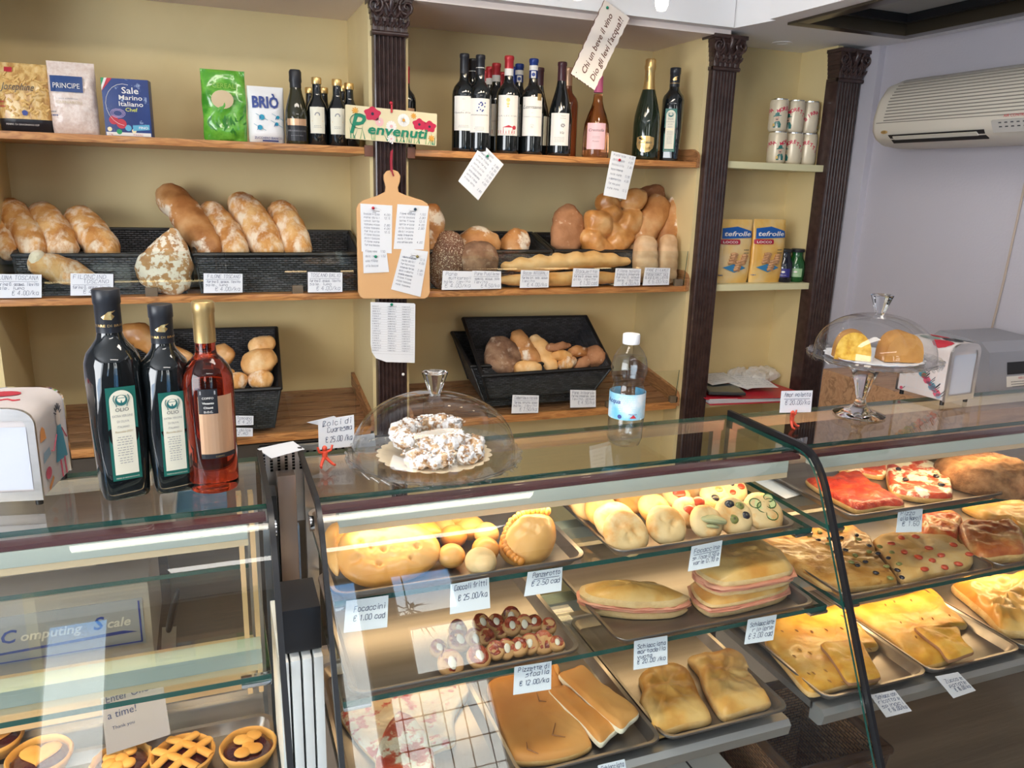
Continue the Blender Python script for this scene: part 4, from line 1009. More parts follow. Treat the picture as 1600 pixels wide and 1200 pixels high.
# ------------------------------------------------------------------ olive oil bottles (square) and the amber one on the counter
OIL = [(0,0),(.098,0),(.104,.012),(.106,.04),(.118,.35),(.124,.60),(.122,.66),(.108,.705),(.080,.74),(.060,.77),(.054,.80)]
def oil(name, label, base, h, rz, big=True):
    t = bottle(name, label, base, h, OIL, [(.056,.80),(.056,.93),(.060,.935),(.060,.995),(.056,1.0),(0,1.0)], M_bk, mat('black_plastic_cap', (.02,.022,.028), .35), sq=.95, zs=.60, rot=rz)
    base = Vector(base)
    # flat front face: plane turned by rz, leaning outwards with the widening body
    nrm = Vector((math.cos(rz), math.sin(rz), 0)); rt = Vector((-math.sin(rz), math.cos(rz), 0)); up = Vector((0,0,1))
    rb, rt_ = .107*h, .1225*h; z0, z1 = .10*h, .56*h; 
    def rad(z): return (.106+(.124-.106)*(z/h-.04)/.56)*h
    f = lambda x, y, off=.0006: base+nrm*(rad(y)+off-x*x*1.6)+rt*x+up*y
    hw = .064*h
    b = B(); N = 6
    for i in range(N):
        a, c = -hw+2*hw*i/N, -hw+2*hw*(i+1)/N
        for j in range(8): y0, y1 = z0+(z1-z0)*j/8, z0+(z1-z0)*(j+1)/8; b.quad([f(a,y0), f(c,y0), f(c,y1), f(a,y1)])
    lo = b.obj('label', M_green_l, t, smooth=60)
    w2 = hw*.80; ya, yb = z0+.030*h, z1-.015*h
    pts = [(-w2, ya), (w2, ya)]+[(w2*math.cos(a*PI/10), yb-w2+w2*math.sin(a*PI/10)) for a in range(11)]
    b = B(); cen = (0, (ya+yb)/2)
    for j in range(8):
        y0, y1 = ya+(yb-w2-ya)*j/8, ya+(yb-w2-ya)*(j+1)/8
        for i in range(4): a, c = -w2+2*w2*i/4, -w2+2*w2*(i+1)/4; b.quad([f(a,y0,.0012), f(c,y0,.0012), f(c,y1,.0012), f(a,y1,.0012)])
    for i in range(10): b.quad([f(0,yb-w2,.0012), f(w2*math.cos(i*PI/10), yb-w2+w2*math.sin(i*PI/10),.0012), f(w2*math.cos((i+.5)*PI/10), yb-w2+w2*math.sin((i+.5)*PI/10),.0012), f(w2*math.cos((i+1)*PI/10), yb-w2+w2*math.sin((i+1)*PI/10),.0012)])
    b.obj('inner_label', M_cream_l, lo, smooth=60)
    b = B(); g = lambda x, y: f(x, y, .0018)
    yc = yb-w2*.95; patch(b, circ(0, yc, w2*.52, 16), g, 4); g3 = lambda x, y: f(x, y, .0022)
    patch(b, circ(0, yc+.002, w2*.36, 14), g3, 5); b.quad([g3(-.0012, yc-w2*.5), g3(.0012, yc-w2*.5), g3(.0008, yc), g3(-.0008, yc)], 4); patch(b, [(-w2*.42, yc+w2*.42), (w2*.42, yc+w2*.42), (w2*.3, yc+w2*.2), (-w2*.3, yc+w2*.2)], g3, 4)
    for s_ in (-1, 1): b.tube([g(s_*w2*(.55+.12*math.sin(k)), yc+w2*(.5-.22*k)) for k in range(6)], .0005, 4, 4)
    y = yc-w2*1.05; sz = .020*h
    ptext(b, 'OLIO', 0, y, sz*1.25, g, mi=0); 
    for k, s_ in enumerate(('EXTRA VERGINE', 'DI OLIVA', 'ITALIANO')): ptext(b, s_, 0, y-(k+1)*sz*1.35, sz*.8, g, mi=3, width=w2*(1.7 if k == 0 else 1.0))
    ptext(b, 'Raccolta 2021', 0, y-5.2*sz, sz*.75, g, shear=.3, mi=1, width=w2*1.5)
    for q in range(3): tiny(b, g, w2*.85, y-(6.4+q*2.6)*sz, 4 if q < 2 else 3, sz*.32, 3)
    ptext(b, 'TERRE DI BRANDIMONTE', 0, z0+.010*h, sz*.42, g, mi=5, width=hw*1.6)
    b.obj('label_print', [M_ink, M_gold_f, M_redink, M_inkg, mat('teal_ink', (.02,.16,.16), .5), M_cream_l], lo, smooth=0)
    b = B(); fc = cyl_fn((base.x, base.y, base.z), .057*h, camang(base), .0006); ptext(b, 'TERRE DI BRAN', 0, .83*h, .010*h*1.6, fc, width=.045); patch(b, [(-.006,.865*h),(.004,.862*h),(.008,.878*h),(.004,.892*h),(.010,.905*h),(.000,.900*h),(-.004,.888*h),(-.009,.876*h)], fc); b.obj('cap_print', M_gold_f, t, smooth=0)
    return t
ZG = 1.1575
oil('olive_oil_bottle', 'tallest black olive oil bottle on the glass counter, beside the napkin dispenser', (-.142, 1.228, ZG), .305, camang((-.142,1.228))+.16)
oil('olive_oil_bottle', 'smaller black olive oil bottle on the counter, beside the gold capped bottle', (-.074, 1.232, ZG), .281, camang((-.074,1.232))+.16)
P = PY(1052, 104, 2.46); oil('olive_oil_bottle', 'olive oil bottle at the right end of the top shelf, beside the sparkling wine', (PY(1046,240,2.46).x, 2.46, ZT), .305, camang((1.5,2.46))-.12)
base = Vector((-.016, 1.213, ZG)); h = .287
AM = [(0,.012),(.07,.006),(.10,0),(.118,.004),(.124,.02),(.124,.05),(.127,.56),(.124,.62),(.108,.665),(.080,.70),(.056,.725),(.052,.74),(.050,.77),(.050,.80)]
t = bottle('amber_wine_bottle', 'amber red wine bottle with gold capsule and copper label on the counter', base, h, AM, [(.053,.79),(.053,.94),(.056,.945),(.056,.992),(.050,1.0),(0,1.0)], M_redg, mat('matt_gold_capsule', (.55,.38,.16), .35, .75), seg=40)
an = camang(base)+.28
wrap_label(t, base, h, .1275*h, .21, .53, .026, M_copper, None, ang=an)
wrap_label(t, base, h, .1285*h, .44, .57, .0135, M_blackf, lambda b, fn, hw, H: (ptext(b, 'COPIFO', 0, H*.60, .0045, fn, mi=5), ptext(b, 'Vinsanto', 0, H*.40, .0045, fn, mi=5, bold=.02), ptext(b, 'Chianti', 0, H*.22, .0045, fn, mi=5, bold=.02), ptext(b, 'D.O.C.', 0, H*.05, .0042, fn, mi=5, bold=.02), b.quad([fn(-hw*.8, H*.78), fn(hw*.8, H*.78), fn(hw*.8, H*.93), fn(-hw*.8, H*.93)], 3)), ang=an-.33, name='black_label')
wrap_label(t, base, h, .1285*h, .20, .225, .026, M_blackf, lambda b, fn, hw, H: ptext(b, 'COPIFO', 0, H*.25, .0035, fn, mi=1), ang=an, name='label_strip')

# ------------------------------------------------------------------ little bottles on the top shelf, left bay
def mini(label, ut, vt, ztop, capm=M_gold_f, Y=None, lm=M_cream_l, low=None, r=.30, name='small_wine_bottle'):
    p = PZ(ut, vt, ztop) if Y is None else PY(ut, vt, Y); h = p.z-ZT; base = Vector((p.x, p.y, ZT)); k = .0285/.128/h
    pr = [(0,0),(.118*k,0),(.128*k,.015),(.128*k,.52),(.122*k,.57),(.098*k,.64),(.070*k,.70),(.058*k,.76),(.054*k,.90)]
    t = bottle(name, label, base, h, pr, [(.062*k,.90),(.064*k,.91),(.064*k,.985),(.058*k,1),(0,1)], M_bk, capm)
    if lm:
        def dd(b, fn, hw, H):
            for q in range(7): patch(b, circ(.006*math.cos(q*PI/6-.1), H*.70+.006*math.sin(q*PI/6), .002, 6), fn, 3)
            b.quad([fn(-hw*.7, H*.44), fn(hw*.7, H*.44), fn(hw*.7, H*.50), fn(-hw*.7, H*.50)], 1); tiny(b, fn, hw*.6, H*.28, 2)
            b.quad([fn(-hw, 0), fn(hw, 0), fn(hw, H*.13), fn(-hw, H*.13)], 2 if low == 'r' else 6)
        wrap_label(t, base, h, .0288, .17, .62*.9, .022, lm, dd, im=[M_ink, M_gold_f, mat('wine_band', (.16,.02,.03), .4), M_inkg, M_blueink, M_lab, mat('green_band', (.02,.14,.05), .4)])
    return t
mini('small dark bottle with gold cap and a wine red label foot', 494, 121, 0, Y=2.445, low='r')
mini('small dark bottle with gold cap and a green label foot, right of the red-footed one', 526, 124, 0, Y=2.442, low='g')
mini('gold capped small bottle hidden behind, left of the red-footed one', 483.5, 137, 1.892, lm=None)
mini('gold capped small bottle behind, between the two front small bottles', 505, 137, 1.888, lm=None)
mini('gold capped small bottle half covered by the Benvenuti sign', 545, 130, 0, Y=2.46, lm=M_cream_l, low='g')
mini('gold capped small bottle furthest back beside the Benvenuti sign', 536, 133.5, 1.895, lm=None)
P = PY(459, 109, 2.445); h = P.z-ZT; base = Vector((P.x+.003, 2.445, ZT)); 
t = bottle('prosecco_bottle', 'small prosecco bottle with black capsule and copper label beside the sugar', base, h, [(0,0),(.15,0),(.158,.015),(.158,.36),(.150,.46),(.122,.58),(.092,.68),(.076,.76)], [(.080,.76),(.078,.82),(.088,.85),(.084,.90),(.086,.97),(.070,1),(0,1)], mat('brown_green_glass', (.03,.028,.012), .06, coat=.4), M_blackf)
wrap_label(t, base, h, .159*h, .04, .32, .030, M_blackf, lambda b, fn, hw, H: (ptext(b, 'PROSECCO', 0, H*.45, .0062, fn, mi=3, width=hw*1.7), tiny(b, fn, hw*.8, H*.25, 1)))
wrap_label(t, base, h, .160*h, .25, .34, .030, M_copper, None, name='copper_strip')

# ------------------------------------------------------------------ water bottle
base = Vector((.702, 1.222, ZG)); M_pet = glassmat('clear_plastic', (.93, .96, .98), 1.45, .02, 1.3)
t = thing('water_bottle', 'half litre clear plastic water bottle with white cap and blue label on the counter', 'bottle', base)
WP = [(0,.006),(.012,.002),(.022,0),(.029,.004),(.0325,.014),(.0325,.055),(.0315,.058),(.0325,.062),(.0325,.100),(.0310,.106),(.0265,.116),(.0290,.126),(.0325,.138),(.0330,.150),(.0300,.165),(.0235,.178),(.0160,.187),(.0125,.192),(.0125,.198)]
def pf(a, z, k): return 1+(.045*math.cos(5*a) if z < .02 else (.012*math.cos(12*a) if .12 < z < .16 else 0))
b = B(); b.lathe(WP, base, 48, fn=pf); b.obj('plastic_body', M_pet, t, smooth=60)
b = B(); wl = [(r*.975 if r else 0, z+.001) for r, z in WP if z < .170]+[(0, .171)]; b.lathe(wl, base, 40); b.obj('water', glassmat('water_surface', (.94,.97,.985), 1.33, 0, .8), t, smooth=60)
b = B(); b.lathe([(.0150,.191),(.0155,.193),(.0155,.206),(.0148,.209),(0,.2095)], base, 36, fn=lambda a, z, k: 1+.012*math.cos(36*a)); b.obj('cap', mat('white_plastic', (.85,.86,.88), .35), t)
an = camang(base)
M_lbl = noisemat('blue_white_label', [(.15,.52,.75), (.45,.72,.85), (.85,.92,.95)], scale=18, rough=.35, bump=0)
fn = cyl_fn((base.x, base.y, base.z+.055), .0330, an, .0005); b = B(); wpatch(b, -.090, .090, 0, .048, fn, 40)
lo = b.obj('label', M_lbl, t, smooth=60)
b = B(); fn = cyl_fn((base.x, base.y, base.z+.055), .0330, an, .0010)
ptext(b, 'Acqua', -.027, .030, .012, fn, bold=.02, shear=.2, mi=0); tiny(b, fn, .016, .043, 9, .0018, 2, 1); ptext(b, 'Minerale', .012, .010, .0045, fn, mi=0); patch(b, circ(-.012, .006, .004, 10), fn, 0); patch(b, [(.006,.004),(.013,.011),(.019,.004)], fn, 1); b.quad([fn(-.03,-.0005), fn(.03,-.0005), fn(.03,.003), fn(-.03,.003)], 2)
b.obj('label_print', [M_blueink, M_redink, mat('pale_print', (.85,.9,.93), .5)], lo, smooth=0)
# ------------------------------------------------------------------ flat printed things: helpers
def quadfn(c, off=.0006):
    """c: corners top-left, top-right, bottom-right, bottom-left (world); returns fn(x,y) in metres, width, height"""
    tl, tr, br, bl = [Vector(p) for p in c]; w = ((tr-tl).length+(br-bl).length)/2; h = ((tl-bl).length+(tr-br).length)/2
    n = (tr-tl).cross(tl-bl).normalized()
    if n.dot(CAM-tl) < 0: n = -n
    def fn(x, y, o=off): s, t = x/w, y/h; return bl.lerp(br, s).lerp(tl.lerp(tr, s), t)+n*o
    return fn, w, h
def sheet(name, label, cat, c, mt=None, th=.0006, draw=None, inks=None, parent=None, group=None, curl=0, nx=5, ny=5, outline=None):
    fn, w, h = quadfn(c, 0); b = B()
    def pt(s, t, o): return fn(s*w, t*h, o+curl*(s*(1-s)*4-.5)*.5+curl*.6*max(0, .25-t)*4*(s*.6))
    if outline:
        V1 = [b.bm.verts.new(fn(x*w, y*h, 0)) for x, y in outline]; V2 = [b.bm.verts.new(fn(x*w, y*h, -th)) for x, y in outline]
        b.bm.faces.new(V1); b.bm.faces.new(V2[::-1]); m = len(V1)
        for i in range(m): b.bm.faces.new((V1[i], V2[i], V2[(i+1) % m], V1[(i+1) % m]))
    else:
        for o_ in (0, -th): b.grid(nx, ny, lambda s, t: pt(s, t, o_))
        for (s0, t0, s1, t1) in ((0,0,1,0), (1,0,1,1), (1,1,0,1), (0,1,0,0)):
            for k in range(5):
                a, d = (s0+(s1-s0)*k/5, t0+(t1-t0)*k/5), (s0+(s1-s0)*(k+1)/5, t0+(t1-t0)*(k+1)/5)
                b.quad([pt(*a, 0), pt(*d, 0), pt(*d, -th), pt(*a, -th)])
    o = b.obj(name, mt or M_whitep, parent, smooth=0)
    if parent is None: tag(o, label, cat, group)
    if draw:
        b = B(); f2 = lambda x, y: pt(x/w, y/h, .0006); draw(b, f2, w, h); b.obj('writing', inks or [M_penink, M_redink, M_inkg], o, smooth=0)
    return o
M_penink = mat('pen_ink', (.03, .05, .13), .6)
def lines(rows, sizes=None, w=.0007):
    """handwritten card: list of (text, x0, size_factor, underline)"""
    def d(b, fn, W, H):
        y = H*.97
        for r in rows:
            tx, x0, sz = r[0], r[1], r[2]; y -= sz*H*1.28
            if tx.startswith('_'): b.quad([fn(W*x0, y+sz*H*.6), fn(W*.92, y+sz*H*.6), fn(W*.92, y+sz*H*.6+w), fn(W*x0, y+sz*H*.6+w)]); y += sz*H*.5; continue
            write(b, tx, W*x0, y+sz*H*.1, sz*H, fn, w=w, maxw=W*(.95-x0))
    return d
def scribble(n, x0=.1, x1=.9, col2=True, logo=True, w=.0005, numbers=True):
    def d(b, fn, W, H):
        if logo:
            for k in range(9): a = PI*k/8; b.quad([fn(W*(.5+.13*math.cos(a)), H*(.88+.03*math.sin(a))), fn(W*(.5+.13*math.cos(a))+.001, H*(.88+.03*math.sin(a))), fn(W*(.5+.13*math.cos(a))+.001, H*(.885+.03*math.sin(a))), fn(W*(.5+.13*math.cos(a)), H*(.885+.03*math.sin(a)))], 2)
            b.quad([fn(W*.4, H*.855), fn(W*.6, H*.855), fn(W*.6, H*.87), fn(W*.4, H*.87)], 2); write(b, 'PANE', W*.38, H*.82, H*.02, fn, w=.0004)
        ws = ['pane', 'farina', 'olio', 'sale', 'pizza', 'dolci', 'latte', 'uova', 'schiacciata', 'filone', 'toscano', 'bozza', 'ciabatta', 'integrale']
        for k in range(n):
            y = H*(.78 if logo else .92)-k*H*(.72 if logo else .86)/n; sz = H*.5/n*.8
            write(b, random.choice(ws)+(' '+random.choice(ws) if W > .07 else ''), W*x0, y, sz, fn, w=w, maxw=W*.5)
            if numbers and random.random() < .8: write(b, random.choice(['1,50', '2,80', '4,00', '0,90', '12,5']), W*.74, y, sz, fn, w=w, maxw=W*.2)
    return d
def pin(parent, p, m):
    b = B(); d = (CAM-Vector(p)).normalized(); q = Vector(p); b.tube([q, q+d*.004], .0045, 12); b.ellipsoid(q+d*.005, (.0045,.0045,.003), 10, 6); b.obj('push_pin', m, parent)
M_pg = mat('green_pin', (.0, .25, .14), .35); M_pr = mat('red_pin', (.55, .02, .04), .35); M_pb = mat('dark_pin', (.02, .06, .10), .35); M_py = mat('white_pin', (.85,.83,.8), .35)
def PYs(pts, Y): return [PY(u, v, Y) for u, v in pts]
# shelf price cards
Yc = YF-.010
def shelfcard(label, x0, y0, x1, y1, rows, slant=0, Y=Yc):
    c = PYs([(x0+slant, y0), (x1+slant*.6, y0+1), (x1, y1), (x0, y1+1)], Y); sheet('price_card', label, 'card', c, draw=lines(rows), curl=.0006)
shelfcard('luna toscana price card, leftmost on the middle shelf', -12, 428, 65, 465, [('LUNA TOSCANA', .12, .17), ('_', .05, .1), ('farina 0, acqua, lievito', .08, .13), ('sale, lupo', .05, .13), ('\u20ac 4.00/kg', .4, .19)])
shelfcard('filoncino toscano price card in front of the cut half loaf', 110, 427, 177, 461, [('FILONCINO', .06, .17), ('TOSCANO', .3, .16), ('_', .05, .1), ('farina 0, acqua, lievito', .05, .13), ('\u20ac 4.50/kg', .3, .18)])
shelfcard('filone toscano price card on the lip below the four long loaves', 318, 427, 379, 457, [('FILONE TOSCANO', .1, .17), ('_', .05, .1), ('farina 0, acqua, lievito', .08, .13), ('sale, lupo', .05, .13), ('\u20ac 4.00/kg', .3, .2)])
shelfcard('toscano balio price card at the right end of the left bay', 481, 425, 535, 456, [('TOSCANO BALIO', .08, .17), ('_', .05, .1), ('farina 0, acqua, lievito', .05, .13), ('sale, lupo', .05, .13), ('\u20ac 4.00/kg', .25, .2)])
shelfcard('pane multicereali price card under the seeded loaf', 690, 423, 738, 452, [('Pane', .1, .18), ('multicereali', .2, .16), ('sale, lievito', .05, .14), ('\u20ac 4.00/kg', .1, .2)], 2)
shelfcard('pane pugliese price card under the dark rye loaf', 738, 423, 783, 451, [('Pane Pugliese', .08, .17), ('_', .05, .1), ('semola, acqua, sale', .08, .14), ('lievito', .05, .14), ('\u20ac 4.50/kg', .3, .19)])
shelfcard('bozze integrali price card at the left end of the baguettes', 812, 422, 857, 449, [('Bozze INTEGRALI', .08, .17), ('_', .05, .1), ('farina int, sale, acqua', .05, .14), ('lievito', .05, .14), ('\u20ac 4.00/kg', .25, .2)], 2)
shelfcard('baguette price card in front of the middle of the baguettes', 893, 419, 935, 447, [('Baguette', .1, .18), ('_', .05, .1), ('farina 0, acqua, sale', .05, .13), ('olio, lievito', .05, .13), ('\u20ac 1.30 cad', .3, .2)], 3)
shelfcard('filone salato price card at the right end of the baguettes', 959, 419, 1000, 446, [('Filone salato', .08, .16), ('bianco o integrale', .08, .14), ('farina 0, acqua', .05, .13), ('sale, lievito', .1, .13), ('\u20ac 4.00/kg', .3, .18)], 3)
shelfcard('pane di kamut price card under the right tin loaf', 1004, 418, 1045, 445, [('PANE DI KAMUT', .08, .16), ('_', .05, .1), ('FARINA KAMUT, SALE', .08, .13), ('OLIO D OLIVA, LIEVITO', .05, .13), ('\u20ac 6,00/kg', .2, .2)], 4)
shelfcard('ciabattine price card on the front of the stacked baskets, left one', 799, 617, 841, 645, [('Ciabattine e ricciole', .08, .16), ('_', .05, .1), ('farina, strutto, acqua', .08, .13), ('sale, lievito', .05, .13), ('\u20ac 7.50/kg', .3, .2)], 2, Y=YF-.012)
shelfcard('pane integrale price card on the lip under the right end of the stacked baskets', 891, 609, 931, 636, [('Pane integrale', .08, .17), ('farina integrale, sale', .05, .13), ('lievito, acqua', .05, .13), ('\u20ac 4.90/kg', .3, .2)], 0, Y=YF-.012)
shelfcard('toscana price card on the lower left shelf right of the gold capped bottle', 352, 649, 396, 664, [('alla Toscana', .1, .3), ('\u20ac 4.20', .45, .34)], 0, Y=YF-.012)
shelfcard('small white slip hanging under the toscana card', 352, 668, 395, 682, [('pane dolce', .1, .3), ('2.40', .45, .3)], 0, Y=YF-.022)

# ------------------------------------------------------------------ pinned notes, cutting board, signs
tA = sheet('pinned_note', 'tilted handwritten note pinned with a green pin to the top shelf edge', 'note', PYs([(753,224),(787,257),(747,313),(716,283)], YF-.006), draw=scribble(9, logo=False), curl=.003); pin(tA, PY(762, 244, YF-.008), M_pg)
tB = sheet('pinned_note', 'handwritten note pinned with a red pin below the rosé bottle', 'note', PYs([(956,236),(994,245),(978,312),(943,305)], YF-.006), draw=scribble(8, logo=False), curl=.003); pin(tB, PY(968, 250, YF-.008), M_pr)
t = thing('cutting_board', 'light wooden cutting board with a handle hung on the dark column', 'cutting board', PY(614, 467, 2.362))
b = B(); ol = [(560,457),(557,326),(560,319),(568,313),(590,306),(602,300),(603,292),(600,280),(600,273),(605,267),(614,265),(622,268),(626,275),(625,284),(622,293),(623,300),(634,305),(660,313),(668,318),(671,325),(672,458),(669,464),(664,467),(568,467),(563,464)]
P = PYs(ol, 2.366)
V1 = [b.bm.verts.new(p) for p in P]; V2 = [b.bm.verts.new(p+Vector((0,.012,0))) for p in P]; b.bm.faces.new(V1); b.bm.faces.new(V2[::-1])
for i in range(len(P)): b.bm.faces.new((V1[i], V2[i], V2[(i+1) % len(P)], V1[(i+1) % len(P)]))
bo = b.obj('board', mat('pale_beech', (.74,.43,.20), .5), t, smooth=30); md = bo.modifiers.new('b', 'BEVEL'); md.width = .002; md.segments = 2
b = B(); b.tube([PY(613,234,2.372), PY(612,252,2.368), PY(613,270,2.362), PY(615,275,2.364)], .0022, 6); b.tube([PY(611,236,2.373), PY(610,252,2.369), PY(611,268,2.362)], .002, 6); b.obj('hanging_cord', mat('red_cord', (.35,.01,.03), .5), t)
b = B(); b.ellipsoid(PY(613,224,2.372), .004, 8, 6); b.obj('nail', M_chrome, t)
for lb, c, pc, pm, n in (('upper left order slip with a red pin on the cutting board', [(563,318),(613,321),(612,396),(565,393)], (583,325), M_pr, 10), ('upper right order slip with a dark pin on the cutting board', [(621,319),(670,322),(662,390),(615,389)], (649,327), M_pb, 9), ('small slip with a green pin under the upper left one on the cutting board', [(567,391),(604,392),(608,425),(568,427)], (587,401), M_pg, 4), ('tilted order slip at the bottom right of the cutting board', [(628,387),(669,393),(657,464),(611,452)], (652,401), mat('olive_pin', (.25,.2,.06), .4), 9)):
    Yp = 2.3645 if 'green pin' in lb or 'tilted' in lb else 2.3648
    o = sheet('order_slip', lb, 'note', PYs(c, Yp-.0006*(2 if 'tilted' in lb or 'green' in lb else 0)), draw=scribble(n, logo=n > 5), curl=.0006); pin(o, PY(pc[0], pc[1], 2.362), pm)
o = sheet('order_list', 'long ruled list pinned with a green pin to the column under the cutting board', 'note', PYs([(579,472),(649,474),(648,567),(579,565)], 2.372), outline=[(0,1),(.97,1),(1,.98),(1,0),(.35,0),(.12,.06),(.03,.16),(0,.3)],
    draw=lambda b, fn, W, H: ([write(b, random.choice(['bozza','filone','rosetta','ciabatta','focaccia','semelle'])+' '+str(random.randint(1,9)), W*x, H*(.93-k*.041), H*.016, fn, w=.0004, maxw=W*.28) for k in range(19) for x in (.04,.38,.70)], [b.quad([fn(W*.03, H*(.92-k*.041)), fn(W*.97, H*(.92-k*.041)), fn(W*.97, H*(.92-k*.041)+.0003), fn(W*.03, H*(.92-k*.041)+.0003)], 2) for k in range(20)]))
pin(o, PY(612, 476, 2.370), M_pg)
b = B(); b.ellipsoid(PY(630,585,2.382), .005, 10, 8); tag(b.obj('white_pin', M_py), 'lone white pin stuck in the dark column low on the left', 'pin')
# Benvenuti sign
t = thing('welcome_sign', 'painted wooden Benvenuti sign with poppies and daisies nailed to the column', 'sign', PY(612, 228, 2.375))
c = PYs([(540,163),(683,178),(682,228),(540,216)], 2.372); fn, W, H = quadfn(c, 0); b = B(); 
V1 = [b.bm.verts.new(fn(x, y, 0)) for x, y in rrect(W, H, .003)]; V2 = [b.bm.verts.new(fn(x, y, -.008)) for x, y in rrect(W, H, .003)]; b.bm.faces.new(V1); b.bm.faces.new(V2[::-1])
for i in range(len(V1)): b.bm.faces.new((V1[i], V2[i], V2[(i+1) % len(V1)], V1[(i+1) % len(V1)]))
b.obj('board', mat('cream_paint', (.76,.66,.42), .4), t, smooth=0)
pm = [mat('sign_green', (.01,.22,.12), .4), mat('poppy_red', (.55,.02,.07), .4), mat('petal_white', (.86,.84,.80), .4), mat('petal_orange', (.75,.36,.05), .4), mat('stem_green', (.22,.40,.16), .5), mat('dark_centre', (.03,.02,.05), .5), mat('petal_pink', (.85,.50,.50), .4)]
b = B(); f = lambda x, y: fn(x*W, y*H, .0006); g = lambda x, y: fn(x*W, y*H, .0011); h2 = lambda x, y: fn(x*W, y*H, .0016); asp = W/H
for k in range(34):
    x = random.uniform(.02, .98); x2 = x+random.uniform(-.05, .05); hh = random.uniform(.2, .55); patch(b, [(x-.004, .02), (x+.006, .02), (x2, hh)], f, 4 if k % 2 else 0)
def flower(x, y, r, n, pi, ci, inner=.4):
    for k in range(n):
        a = 2*PI*k/n; patch(b, [(x+r*.2*math.cos(a-.5), y+r*.2*asp*math.sin(a-.5)), (x+r*math.cos(a-.22), y+r*asp*math.sin(a-.22)), (x+r*1.05*math.cos(a), y+r*1.05*asp*math.sin(a)), (x+r*math.cos(a+.22), y+r*asp*math.sin(a+.22)), (x+r*.2*math.cos(a+.5), y+r*.2*asp*math.sin(a+.5))], g, pi)
    patch(b, circ(x, y, r*inner, 10, r*inner*asp), h2, ci)
def blob(x, y, r, pi, ci):
    patch(b, [(x+r*(1+.13*math.sin(5*a))*math.cos(a), y+r*asp*.8*(1+.13*math.sin(5*a))*math.sin(a)) for a in [k*PI/12 for k in range(24)]], g, pi); patch(b, circ(x, y, r*.2, 8, r*.2*asp), h2, ci)
blob(.285, .80, .085, 1, 5); blob(.80, .62, .072, 1, 5); blob(.915, .58, .072, 1, 5)
flower(.36, .58, .045, 12, 6, 2, .25); flower(.49, .48, .055, 12, 2, 6, .3); flower(.49, .10, .042, 10, 2, 6, .3); flower(.625, .70, .065, 14, 2, 3, .25)
flower(.10, .84, .035, 8, 3, 3, .6); flower(.735, .86, .03, 8, 3, 3, .6); flower(.94, .22, .035, 8, 3, 3, .6)
ptext(b, 'P', .045*W, .18*H, H*.85, lambda x, y: fn(x, y, .0024), bold=.015, shear=.25, align='L'); 
b.tube([fn(W*(.145+.10*math.cos(a)), H*(.55+.22*math.sin(a)), .0024) for a in [1.2+k*.38 for k in range(11)]], [.0012+.0012*math.sin(k/10*PI) for k in range(11)], 5, 0, flat=.4)
ptext(b, 'envenuti', .235*W, .20*H, H*.42, lambda x, y: fn(x, y, .0024), bold=.025, shear=.15, align='L', width=.66*W)
b.obj('painted_flowers_and_word', pm, t, smooth=0)
b = B(); b.tube([PY(612,160,2.374), PY(612,176,2.368)], .003, 8); b.ellipsoid(PY(611,161,2.371), (.005,.005,.005), 8, 6); b.obj('hanging_tag', M_pr, t)
# proverb sign
t = thing('proverb_sign', 'tilted cream wooden sign with Italian wine proverb hung from the bulkhead', 'sign', PY(929, 141, 2.318))
c = PYs([(945,0),(892,115),(929,141),(984,28)], 2.318); c = [c[1], c[0], c[3], c[2]]; fn, W, H = quadfn(c, 0)
ed = []; N = 26
for (s0, t0), (s1, t1) in (((0,0),(1,0)), ((1,0),(1,1)), ((1,1),(0,1)), ((0,1),(0,0))):
    for k in range(N): q = k/N; j = .012*math.sin(k*2.1)+.008*math.sin(k*4.7); ed.append(((s0+(s1-s0)*q)*W+(j*W*.35 if s0 == s1 else 0), (t0+(t1-t0)*q)*H+(j*H if t0 == t1 else 0)))
b = B(); V1 = [b.bm.verts.new(fn(x, y, 0)) for x, y in ed]; V2 = [b.bm.verts.new(fn(x, y, -.007)) for x, y in ed]; b.bm.faces.new(V1); b.bm.faces.new(V2[::-1]).material_index = 0
for i in range(len(V1)): b.bm.faces.new((V1[i], V2[i], V2[(i+1) % len(V1)], V1[(i+1) % len(V1)])).material_index = 1
b.obj('board', [mat('ivory_paint', (.83,.74,.66), .45), mat('burnt_edge', (.16,.07,.04), .7)], t, smooth=0)
b = B(); fo = lambda x, y: fn(x, y, .0008); ptext(b, 'Chi un beve il vino', W*.5, H*.54, H*.27, fo, bold=.012, shear=.25, width=W*.80); ptext(b, 'Dio gli levi l\'acqua!!', W*.51, H*.16, H*.27, fo, bold=.012, shear=.25, width=W*.86); b.obj('writing', mat('brown_letters', (.12,.04,.02), .5), t, smooth=0)
pin(t, fn(W*.94, H*.82, .001), M_pg)
b = B(); b.ellipsoid(fn(W*.05, H*.85, .0005), (.0015,.001,.0015), 8, 5); b.obj('nail_hole', M_ink, t)

